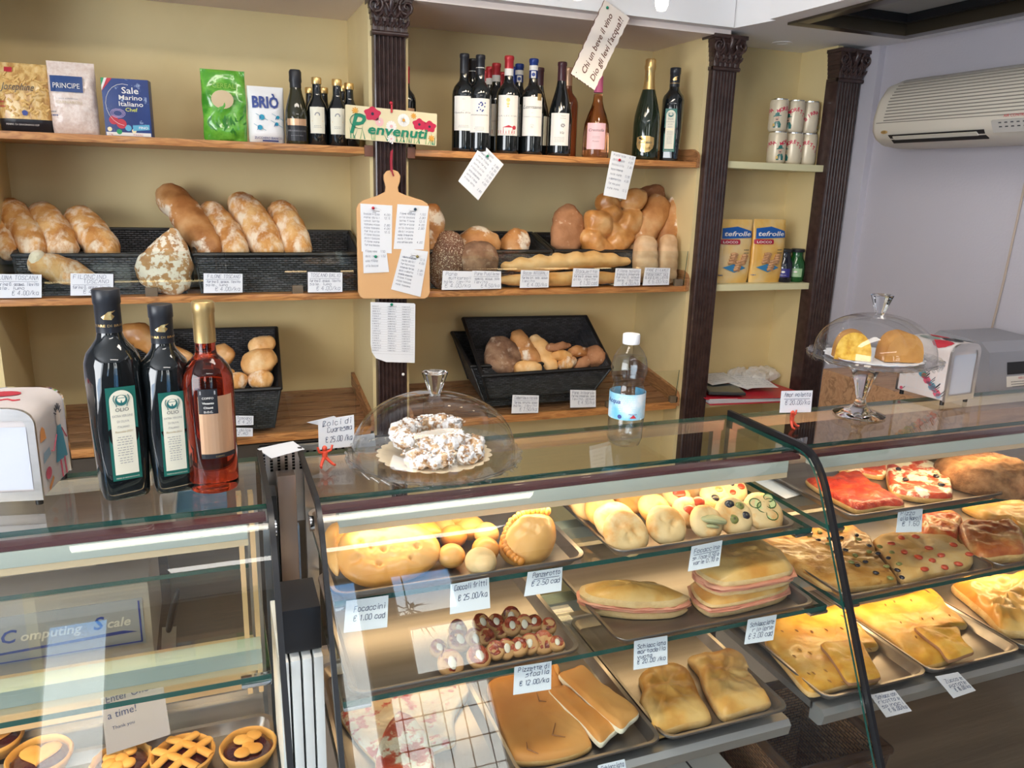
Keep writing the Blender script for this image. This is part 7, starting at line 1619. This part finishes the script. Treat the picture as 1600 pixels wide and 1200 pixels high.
# --- L1 right: pizza slices and cake
def bits(o, mt, spots, z, s, name, amp=.2):
    for k, (u, v) in enumerate(spots): q = PZ(u, v, z); b = B(); b.ellipsoid(q, s if isinstance(s, tuple) else (s, s*.8, s*.5), 12, 8, amp=amp, freq=80, seed=k, rot=Matrix.Rotation(k*1.3, 3, 'Z')); b.obj(name, mt, o)
o = flat('tomato_pizza_slice', 'plain red tomato pizza slice at the front left of the pizza tray', [(1259,746),(1290,744),(1318,737),(1343,736),(1356,748),(1385,766),(1418,784),(1412,790),(1385,790),(1347,796),(1320,785),(1290,768)], zt1, .018, M_tom, 'pizza', mside=M_edgeb, edge=.006, amp=.003, wob=.02)
o = flat('olive_pizza_slice', 'mozzarella pizza slice with black olives in the middle of the pizza tray', [(1384,709),(1400,706),(1440,716),(1484,735),(1487,752),(1489,774),(1460,776),(1429,773),(1396,765),(1386,745)], zt1, .020, M_mozz, 'pizza', mside=M_edgeb, edge=.006, amp=.003)
bits(o, M_olv, [(1415,749),(1463,744),(1471,757),(1404,733)], zt1+.022, .0075, 'olive')
o = flat('olive_pizza_slice', 'mozzarella pizza slice lying behind, partly under the other olive slice', [(1311,720),(1330,712),(1370,707),(1404,706),(1392,728),(1380,741),(1345,736),(1313,730)], zt1, .017, M_mozz, 'pizza', mside=M_edgeb, edge=.006, amp=.003)
bits(o, M_olv, [(1344,715),(1378,723)], zt1+.020, .007, 'olive')
p = PZ(1545, 722, zt1+.045); b = B(); b.slab(circ(p.x, p.y, .108, 40, .10), .045, z=zt1, edge=.028, amp=.003, crown=.004, freq=50, sub=2, rings=12); tag(b.obj('round_cake', M_cake, None, smooth=70), 'large flat brown cake on the top shelf of the right case', 'cake')
sheet('paper_sheet', 'folded white paper lying on the glass shelf between two trays', 'paper', [PZ(1180,752,Z1+.003),PZ(1205,744,Z1+.003),PZ(1262,770,Z1+.003),PZ(1228,779,Z1+.003)], curl=.001)
# --- L2 left: small red pizzette standing in rows
M_pzt = noisemat('pizzetta_tomato', [(.16,.018,.008), (.30,.04,.012), (.42,.09,.03)], scale=60, rough=.3, bump=.6, coat=.4)
k = 0
for (x, y, r, lb) in ((1010,290,62,'back left end'),(1100,290,60,'back row, second from left'),(1195,250,62,'highest at the back, topped with white cheese'),(1120,330,66,'second row with round cheese piece'),(1200,310,60,'second row beside the cheese-topped one'),(1275,300,62,'second row, middle'),(1340,290,54,'back right with dark edge'),(1430,310,50,'far back right corner'),(860,330,62,'left end, upper'),(870,400,78,'left, big oval with white cheese'),(965,390,66,'left of centre behind the reflection'),(1040,375,60,'centre, half hidden'),(740,450,58,'leftmost, half lost in the glare'),(815,540,86,'front left with a big white cheese oval'),(990,500,80,'front, cheese in the middle'),(1095,460,60,'front centre, edge on'),(1165,450,62,'front, third from right group'),(1240,440,62,'front with cheese at its lower side'),(1310,420,64,'front with small cheese dot'),(1395,410,76,'largest at the front right'),(1480,420,50,'front right corner')):
    u, v = 500+x*.25, 900+y*.25; c = PZ(u, v, zt2+.014+.006*(y < 330)); s_ = depth(c)/FPX; R = r*.25*s_*1.02; t = thing('tomato_pizzetta', 'small red pizzetta, '+lb+' of the pile', 'pizzetta', c)
    tl = .95+.2*math.sin(k*2.3); az = -.35+.25*math.sin(k*1.7) if x > 1050 else .2; nrm = Vector((math.sin(az)*math.cos(tl), -math.cos(az)*math.cos(tl), math.sin(tl))); rx = Vector((0,0,1)).cross(nrm).normalized(); ry = nrm.cross(rx); M_ = Matrix((rx, ry, nrm)).transposed()
    b = B(); b.slab(circ(0,0,R,18), .007, z=-.0035, edge=R*.18, amp=.0015, freq=90, sub=1, rings=5, foldfn=lambda q: M_ @ q, wob=.08, mi_fn=lambda q: 0); bmesh.ops.translate(b.bm, vec=c, verts=b.bm.verts); b.obj('dough', mat('burnt_dough', (.52,.27,.10), .5, bump=.3), t, smooth=70)
    b = B(); b.slab(circ(0,0,R*.84,16), .002, z=.003, edge=R*.15, amp=.0015, freq=120, sub=1, rings=4, foldfn=lambda q: M_ @ q, wob=.1); bmesh.ops.translate(b.bm, vec=c, verts=b.bm.verts); b.obj('tomato_topping', M_pzt, t, smooth=70)
    if k % 4 != 3: b = B(); b.ellipsoid(c+M_ @ Vector((0, -.1*R, .0058)), (R*.32, R*.46, .0018), 14, 7, rot=M_, amp=.15, freq=120, seed=k); b.obj('cheese', mat('white_cheese', (.70,.62,.48), .4, coat=.2), t)
    k += 1
# --- L2 middle: ham sandwiches
def sandwich(label, base_poly, z, hb, hh, ht, seed=1, side=bmat('sandwich_crumb', [(.80,.64,.42), (.88,.76,.54)], scale=60, rough=.8, bump=.5, bscale=200), dx=(0,0)):
    cx = sum(p[0] for p in base_poly)/len(base_poly); cy = sum(p[1] for p in base_poly)/len(base_poly); t = thing('ham_focaccia', label, 'sandwich', (cx, cy, z))
    b = B(); b.slab(base_poly, hb, z=z, edge=.006, amp=.001, seed=seed); b.obj('bottom_bread', [side], t, smooth=50)
    random.seed(seed)
    for k in range(4):
        s = 1.03+.03*math.sin(k*2+seed); o_ = [(cx+(x-cx)*s+.002*math.sin(k*3), cy+(y-cy)*s+.002*math.cos(k*3)) for x, y in base_poly]
        b = B(); zz = z+hb-.001+k*hh/4; b.slab(o_, hh/4+.0012, z=zz, edge=.002, amp=.0030, freq=90, seed=seed+k*3, sub=6, wob=.07); b.obj('ham_slice', M_ham, t, smooth=60)
    b = B(); b.slab(base_poly, ht, z=z+hb+hh, edge=.018, amp=.002, crown=.010, seed=seed+9, mi_side=1, rings=12, dimples=[(cx+random.uniform(-.04,.04), cy+random.uniform(-.02,.02), .007, .005) for _ in range(5)]); b.obj('top_bread', [M_schi, side], t, smooth=60)
    return t
F1 = poly_at([(905,950),(925,960),(990,968),(1050,966),(1075,955)], zt2)
F1 = [F1[0], F1[1], F1[2], F1[3], F1[4], (F1[4][0]-.018, F1[4][1]+.030), (F1[3][0]-.01, F1[3][1]+.055), (F1[2][0]-.02, F1[2][1]+.068), (F1[1][0]+.005, F1[1][1]+.052)]
sandwich('half moon ham focaccia sandwich on the left of the sandwich tray', F1, zt2, .012, .009, .020, 3)
F2 = poly_at([(1110,962),(1215,940),(1228,920),(1150,895),(1078,925)], zt2+.004)
sandwich('lower ham focaccia square under the other at the right of the sandwich tray', F2, zt2, .011, .006, .010, 5)
F3 = poly_at([(1083,903),(1128,930),(1232,912),(1228,890),(1195,868),(1165,858),(1125,872)], zt2+.034)
sandwich('upper ham focaccia square with ham spilling out on the left', F3, zt2+.031, .010, .008, .016, 8)
# --- L2 right: topped slabs
z4 = 250
def zz4(p): return (1160+p[0]*.275, 650+p[1]*.275)
o = flat('olive_focaccia', 'large focaccia slab with onion left and olives right in the right case', [zz4(p) for p in ((60,700),(120,672),(330,645),(470,625),(600,612),(740,690),(790,780),(860,870),(930,945),(900,965),(740,985),(600,990),(510,975),(380,900),(200,790))], zt2, .020, bmat('onion_focaccia', [(.50,.26,.06), (.68,.42,.14), (.78,.56,.26)], scale=24, rough=.4, bump=.5, coat=.25, dust=(.36,.15,.04), dscale=30, dlim=(.56,.66)), 'focaccia', mside=M_edgeb, edge=.007, amp=.003)
bits(o, M_olv, [zz4(p) for p in ((430,705),(540,685),(495,695),(650,675),(585,760),(530,770),(720,735),(700,828),(655,848),(760,890),(830,805),(880,875),(770,780),(905,915),(560,690))], zt2+.022, .0062, 'black_olive')
bits(o, M_golv, [zz4(p) for p in ((380,680),(440,660),(490,728),(510,655),(660,700),(720,770),(780,740),(820,855),(850,775),(620,830),(560,650),(840,920),(890,840),(640,790))], zt2+.022, .0065, 'green_olive')
o = flat('tomato_focaccia', 'focaccia slab studded with cherry tomatoes in the right case', [zz4(p) for p in ((745,690),(860,655),(1050,668),(1200,690),(1290,740),(1350,800),(1335,850),(1240,880),(1120,905),(960,940),(880,860),(800,770))], zt2, .022, M_focp, 'focaccia', mside=M_edgeb, edge=.010, amp=.003)
bits(o, M_tomr, [zz4(p) for p in ((845,725),(905,690),(985,685),(920,770),(1060,750),(1130,790),(1200,730),(1290,785),(1150,860),(1230,840),(1080,820),(1000,800),(1035,870))], zt2+.024, .0085, 'cherry_tomato')
o = flat('tomato_pizza_slice', 'bright red pizza piece behind the price card in the right case', [zz4(p) for p in ((1010,560),(1080,530),(1150,525),(1255,570),(1235,640),(1215,690),(1100,680),(1015,645))], zt2, .026, noisemat('red_orange_pizza', [(.60,.06,.02), (.74,.20,.05), (.82,.42,.14)], scale=34, rough=.35, bump=.6, coat=.3), 'pizza', mside=M_edgeb, edge=.008, amp=.003)
o = flat('baked_tomato_focaccia', 'browned focaccia with baked tomato sauce at the right', [zz4(p) for p in ((1215,610),(1290,582),(1400,590),(1530,580),(1600,640),(1620,760),(1500,775),(1380,790),(1300,760),(1245,690))], zt2, .030, noisemat('baked_tomato', [(.34,.06,.015), (.52,.15,.04), (.66,.34,.12)], scale=18, rough=.4, bump=.5, coat=.2), 'focaccia', mside=M_edgeb, edge=.016, amp=.003)
o = flat('herb_focaccia', 'pale herb focaccia behind the browned tomato one', [zz4(p) for p in ((1250,500),(1370,475),(1490,460),(1600,478),(1700,560),(1700,660),(1590,640),(1530,585),(1390,570))], zt2, .020, M_schi, 'focaccia', mside=M_edgeb, edge=.008)
# --- L3
def z5(p): return (500+p[0]*.25, 900+p[1]*.25)
def z6(p): return (760+p[0]*.3125, 900+p[1]*.3125)
def z7(p): return (1200+p[0]*.25, 900+p[1]*.25)
flat('mozzarella_pizza', 'large pale mozzarella pizza sheet in the bottom left tray', [z5(p) for p in ((120,850),(320,770),(600,720),(930,655),(955,700),(845,870),(850,1030),(760,1070),(560,1160),(420,1200),(250,1050))], zt3, .012, M_mozz2, 'pizza', mside=M_edgeb, edge=.006, amp=.003)
flat('mozzarella_pizza', 'darker cut pizza piece lying on the pale mozzarella pizza', [z5(p) for p in ((490,835),(600,890),(690,1010),(720,1180),(620,1260),(380,1260),(345,1130),(400,960))], zt3+.014, .016, M_mozz, 'pizza', mside=M_edgeb, edge=.006, amp=.003)
o = flat('pizza_bread', 'large smooth brown pizza bread filling the second bottom tray', [z6(p) for p in ((5,560),(40,500),(200,470),(330,430),(385,530),(455,680),(555,850),(570,910),(480,960),(330,990),(160,975),(80,800))], zt3, .016, M_pbread, 'bread', mside=M_edgeb, edge=.008, amp=.0012, dimples=())
for nm, pp in (('cut A', ((250,580),(265,625),(300,628))), ('cut B', ((345,735),(330,795),(395,805))), ('cut C', ((200,830),(205,865),(260,888)))):
    b = B(); b.tube([PZ(*z6(p), zt3+.0165) for p in pp], [.0006,.0014,.0006], 6); b.obj('bubble_crack', mat('crack_brown', (.30,.12,.04), .6), o)
flat('pizza_bread_strip', 'upper cut strip of pizza bread lying across the second bottom tray', [z6(p) for p in ((360,480),(420,455),(480,438),(560,520),(660,590),(765,670),(720,720),(672,758),(560,670),(440,560))], zt3+.018, .016, M_pbread, 'bread', mside=M_crumb, edge=.004, amp=.001)
flat('pizza_bread_strip', 'lower cut strip of pizza bread below the upper strip', [z6(p) for p in ((310,560),(360,535),(400,545),(500,640),(600,710),(695,765),(650,820),(598,868),(500,760),(400,660))], zt3+.010, .016, M_pbread, 'bread', mside=M_crumb, edge=.004, amp=.001)
flat('schiacciata', 'golden oblong schiacciata at the left of the third bottom tray', [z6(p) for p in ((770,495),(800,450),(870,425),(940,415),(1010,450),(1060,520),(1110,620),(1195,765),(1050,805),(905,850),(850,760),(795,640),(800,570))], zt3, .022, M_schi, 'bread', edge=.014, amp=.0035, mside=M_edgeb, dimples=[(PZ(*z6(p), zt3+.02).x, PZ(*z6(p), zt3+.02).y, .006, .004) for p in ((900,520),(1000,620),(950,700),(1080,720))])
flat('schiacciata', 'golden oblong schiacciata at the right of the third bottom tray', [z6(p) for p in ((1010,395),(1060,372),(1140,362),(1225,345),(1300,390),(1370,510),(1440,600),(1500,685),(1380,725),(1262,762),(1180,670),(1120,570),(1080,480))], zt3, .022, M_schi, 'bread', edge=.014, amp=.0035, mside=M_edgeb, dimples=[(PZ(*z6(p), zt3+.02).x, PZ(*z6(p), zt3+.02).y, .006, .004) for p in ((1150,450),(1250,520),(1200,620),(1330,640))])
flat('schiacciata', 'small browned piece peeking out behind the pizza bread strips', [z6(p) for p in ((330,430),(350,418),(372,470),(365,500),(340,480))], zt3+.004, .016, M_pbread, 'bread', edge=.005)
o = flat('yellow_schiacciata', 'yellow pricked schiacciata sheet just left of the dark glass joint', [z7(p) for p in ((0,405),(45,250),(250,205),(430,170),(480,185),(620,330),(745,455),(640,480),(700,560),(780,690),(570,730),(370,785),(290,750),(150,590))], zt3, .018, M_yel, 'bread', edge=.008, amp=.0022, mside=M_edgeb)
sp = [PZ(*z7(p), zt3+.019) for p in ((90,345),(180,340),(275,345),(365,335),(460,325),(165,240),(262,235),(345,225),(165,500),(200,460),(262,480),(255,610),(285,605),(360,590),(385,655),(470,665),(480,225),(556,325),(465,250),(635,455))]
slits(o, zt3+.0185, [(p.x, p.y) for p in sp], ang=1.75)
o = flat('yellow_schiacciata_square', 'cut square resting on the pricked yellow schiacciata', [z7(p) for p in ((330,415),(450,400),(575,395),(650,480),(710,570),(785,680),(680,705),(575,715),(480,600),(400,500))], zt3+.019, .012, M_yel, 'bread', edge=.006, amp=.0022, mside=mat('filling_brown', (.36,.17,.08), .6))
o = flat('yellow_schiacciata', 'yellow filled schiacciata sheet right of the dark glass joint', [z7(p) for p in ((520,185),(700,140),(880,95),(1020,58),(1160,180),(1295,310),(1215,325),(1140,350),(1000,420),(1100,520),(1215,560),(1060,605),(940,570),(800,400),(650,300))], zt3, .018, M_yel, 'bread', edge=.008, amp=.0022, mside=M_edgeb)
slits(o, zt3+.0185, [(PZ(*z7(p), zt3+.019).x, PZ(*z7(p), zt3+.019).y) for p in ((790,160),(895,150),(735,180),(1030,265),(965,265),(830,290),(925,380),(1135,245))], ang=1.2)
flat('yellow_schiacciata_square', 'cut square with wavy edge resting on the filled yellow schiacciata', [z7(p) for p in ((915,310),(1050,320),(1180,325),(1230,345),(1270,420),(1340,480),(1380,520),(1340,540),(1225,578),(1130,480),(1020,400))], zt3+.019, .012, M_yel, 'bread', edge=.006, amp=.0022, mside=mat('filling_brown', (.3,.2,.1)))
flat('puffy_focaccia', 'puffy browned focaccia at the right edge of the bottom shelf', [z7(p) for p in ((1150,30),(1300,10),(1500,-20),(1700,-40),(1800,150),(1750,330),(1600,330),(1460,315),(1370,220),(1250,120))], zt3, .030, bmat('puffy_top', [(.66,.28,.05), (.82,.50,.13), (.88,.68,.32)], scale=8, rough=.4, bump=.2, coat=.2), 'focaccia', mside=M_edgeb, edge=.02, amp=.006, crown=.006)
# --- tartlets in the left case
zq = .7022
def tart(label, u, v, kind, r=.050):
    c = PZ(u, v, zq+.018); c.z = zq; t = thing('jam_tartlet', label, 'tartlet', c)
    b = B(); b.lathe([(0,0),(r*.78,0),(r*.98,.018),(r,.023),(r*.95,.026),(r*.88,.022),(r*.86,.014),(0,.014)], c, 48, fn=lambda a, z, k: 1+(.03*math.cos(16*a) if kind == 'crimp' and k > 1 else .006*math.sin(7*a))); b.obj('pastry_shell', M_short, t, smooth=50)
    b = B(); b.ellipsoid(c+Vector((0,0,.014)), (r*.86, r*.86, .009), 30, 10, amp=.10, freq=90); b.obj('jam', M_jam, t, smooth=70); top = c+Vector((0,0,.0245))
    if kind == 'clover':
        for q in range(2):
            b = B(); s_ = -1 if q else 1
            for h_ in (-1, 1): b.ellipsoid(top+Vector((.009*h_, s_*.016+.002*h_, .001)), (.0135,.0125,.004), 16, 8)
            b.ellipsoid(top+Vector((0, s_*.005, .001)), (.010,.011,.004), 14, 8); b.obj('heart_biscuit', M_short, t, smooth=70)
    elif kind == 'lattice':
        for q, (o_, a) in enumerate(((-.014,.8),(.014,.8),(-.015,-.75),(.015,-.75))):
            d = Vector((math.cos(a), math.sin(a), 0)); n_ = Vector((-d.y, d.x, 0)); l_ = math.sqrt(r*r*.9-o_*o_); b = B(); b.tube([top+n_*o_+d*s_*l_+Vector((0,0,.004*(1-s_*s_))) for s_ in (-1,-.6,-.2,.2,.6,1)], .0072, 10, flat=.6); b.obj('lattice_strip', M_short, t, smooth=60)
    elif kind == 'heart':
        b = B(); b.slab([(top.x+.030*math.sin(a)**3, top.y+.004+.0022*(13*math.cos(a)-5*math.cos(2*a)-2*math.cos(3*a)-math.cos(4*a))*.85) for a in [2*PI*q/26 for q in range(26)]], .005, z=top.z-.002, edge=.004, amp=.0005, sub=1); b.obj('heart_biscuit', M_short, t, smooth=60)
    else:
        for q in range(7): a = q*.9; b = B(); b.ellipsoid(top+Vector((.018*math.cos(a)*(q > 0), .018*math.sin(a)*(q > 0), .002)), (.011,.011,.006), 12, 8); b.obj('pastry_knob', M_short, t, smooth=70)
tart('jam tartlet with two heart shaped biscuits on top, rightmost in the left case', 388, 1168, 'clover', .045)
tart('lattice topped jam tartlet left of the two-heart one', 286, 1182, 'lattice', .049)
tart('crimped tartlet with pastry knobs, third from the right', 190, 1192, 'crimp', .045)
tart('jam tartlet with one big heart biscuit near the left edge', 62, 1184, 'heart', .048)
tart('golden tartlet cut by the left frame edge', -12, 1156, 'heart', .046)
# --- price cards in the cases
def casecard(label, corners, rows, off=.022, tilt=None):
    c = [PG(u, v, off) for u, v in corners]; sheet('price_card', label, 'card', c, draw=lines(rows, w=.0008), curl=.0008)
casecard('focaccine card hanging left below the big dimpled focaccia', [(541,939),(607,930),(605,980),(537,989)], [('', .1, .12), ('Focaccini', .2, .17), ('', .1, .06), ('\u20ac 1.00 cad', .2, .17)])
casecard('coccoli fritti card hanging under the roll pile', [(704,913),(764,902),(766,950),(703,960)], [('Coccoli fritti', .1, .18), ('', .1, .10), ('\u20ac 25.00/kg', .2, .18)])
casecard('panzerotto card hanging under the panzerotto', [(825,894),(879,886),(877,923),(819,932)], [('Panzerotto', .15, .2), ('_', .2, .12), ('\u20ac 2.50 cad', .15, .2)])
casecard('focaccine card hanging under the topped round focaccine', [(1081,854),(1129,844),(1124,884),(1075,893)], [('', .1, .06), ('Focaccine', .1, .17), ('_', .1, .10), ('sp.lisce 0.50 e', .08, .15), ('varie 0.70 e', .12, .15)])
casecard('pizzette di foglia card in front of the pizza bread', [(804,1042),(862,1033),(861,1077),(802,1086)], [('Pizzette di', .1, .16), ('sfoglia', .3, .16), ('', .1, .06), ('\u20ac 12.00/kg', .15, .17)])
casecard('schiacciata card in front of the left oblong schiacciata', [(991,1001),(1043,993),(1043,1038),(990,1047)], [('', .1, .08), ('Schiacciata', .1, .14), ('mortadella', .1, .14), ('vuota', .1, .13), ('\u20ac 20.00 /kg', .1, .14)])
casecard('schiacciate ripiene card right of the ham sandwiches', [(1169,968),(1214,960),(1208,1000),(1163,1007)], [('', .1, .08), ('Schiacciate', .1, .17), ('ripiene', .2, .17), ('\u20ac 3.00 cad', .1, .2)])
casecard('small card in front of the red pizza in the right case', [(1404,797),(1442,795),(1440,831),(1400,832)], [('Pizza', .1, .18), ('alla Napoli', .1, .18), ('\u20ac 1.60', .2, .2)])
sheet('price_card', 'tilted pinkish card below the pricked yellow schiacciata', 'card', [PG(u, v, .008) for u, v in ((1359,1086),(1398,1078),(1425,1111),(1385,1121))], mat('pinkish_card', (.72,.66,.66), .6), draw=lines([('Schiacc con', .15, .16), ('ricotta e', .1, .16), ('spinaci', .1, .16), ('\u20ac 16.00/kg', .25, .16)], w=.0008))
sheet('price_card', 'tilted pinkish card below the filled yellow schiacciata', 'card', [PG(u, v, .008) for u, v in ((1461,1057),(1497,1050),(1525,1079),(1490,1091))], mat('pinkish_card', (.7,.7,.7)), draw=lines([('', .1, .1), ('Zucca e', .2, .17), ('patate', .2, .17), ('\u20ac 16.00 kg', .3, .17)], w=.0008))
sheet('price_card', 'white card cut by the bottom frame edge below the pizza bread', 'card', [PG(u, v, .015) for u, v in ((934,1196),(976,1186),(982,1225),(938,1235))], draw=lines([('Schiacciata', .1, .2)]))
# --- under the deck
b = B(); b.box((.30, 1.02, .301), (.90, 1.30, .52), bev=.004); 
for x in (.50,.66,.82): b.box((x, 1.017, .31), (x+.004, 1.021, .515), 1); b.box((x, 1.021, .5195), (x+.004, 1.295, .5205), 1)
tag(b.obj('storage_box', [mat('greyish_white', (.62,.61,.58), .5), M_ink]), 'pale storage box with vertical grooves under the middle case deck', 'box')
t = basket('brown wicker basket with a rope handle under the right case deck', [(.965,.965,.56),(1.20,.965,.555),(1.20,1.20,.56),(.965,1.20,.565),(.99,.985,.305),(1.17,.985,.305),(1.17,1.17,.305),(.99,1.17,.305)], mt=M_wick_b, name='wicker_basket', rim=.010)
b = B(); b.tube([Vector((1.09+.045*math.cos(a), .953-.012*math.sin(a), .52+.045*math.sin(a))) for a in [PI*k/12 for k in range(13)]], .008, 8); b.obj('handle', M_wick_b, t)
# ------------------------------------------------------------------ groups of like things
GR = {'long_loaf': 'long loaves on the bread shelves', 'bread_roll': 'rolls in the lower baskets', 'small_roll': 'small rolls in the tilted basket', 'round_loaf': 'round loaves on the middle shelf', 'tin_loaf': 'ridged tin loaves', 'wholemeal_loaf': 'wholemeal loaves',
 'baguette': 'baguettes on the middle shelf', 'folded_roll': 'folded rolls', 'bread_basket': 'black woven bread baskets', 'wine_bottle': 'wine bottles on the top shelf', 'small_wine_bottle': 'small gold capped bottles', 'olive_oil_bottle': 'square olive oil bottles',
 'biscuit_bag': 'biscuit bags in the niche', 'juice_bottle': 'small juice bottles', 'order_slip': 'slips on the cutting board', 'pinned_note': 'notes pinned to the top shelf edge', 'baking_tray': 'steel trays in the display cases', 'display_case': 'glass display cases', 'pilaster': 'fluted columns',
 'shelving_unit': 'cream shelving bays', 'ball_roll': 'ball rolls on the top case shelf', 'round_focaccina': 'round focaccine on the top case shelf', 'tomato_pizzetta': 'red pizzette on the middle case shelf', 'ham_focaccia': 'ham focaccia sandwiches', 'dimpled_focaccia': 'dimpled focaccias',
 'tomato_pizza_slice': 'tomato pizza slices', 'olive_pizza_slice': 'olive pizza slices', 'mozzarella_pizza': 'mozzarella pizza pieces', 'pizza_bread_strip': 'cut pizza bread strips', 'schiacciata': 'golden schiacciate', 'yellow_schiacciata': 'yellow schiacciata sheets', 'yellow_schiacciata_square': 'yellow schiacciata squares',
 'jam_tartlet': 'tartlets in the left case', 'almond_ring_cake': 'almond ring pieces under the dome', 'sponge_cake': 'cakes under the right dome', 'cake_doily': 'doilies', 'card_clip': 'red man clips', 'napkin_dispenser': 'napkin dispensers', 'paper_slip': 'loose white slips', 'paper_sheet': 'loose papers in the niche', 'edge_block': 'wooden edge blocks'}
for o in ALLOBJ():
    if o.parent is None and 'label' in o.keys() and 'group' not in o.keys():
        st = o.name.split('.')[0]
        if st in GR: o['group'] = GR[st]
        elif st == 'price_card': o['group'] = 'shelf price cards' if o.location.y > 2 else 'display case price cards'
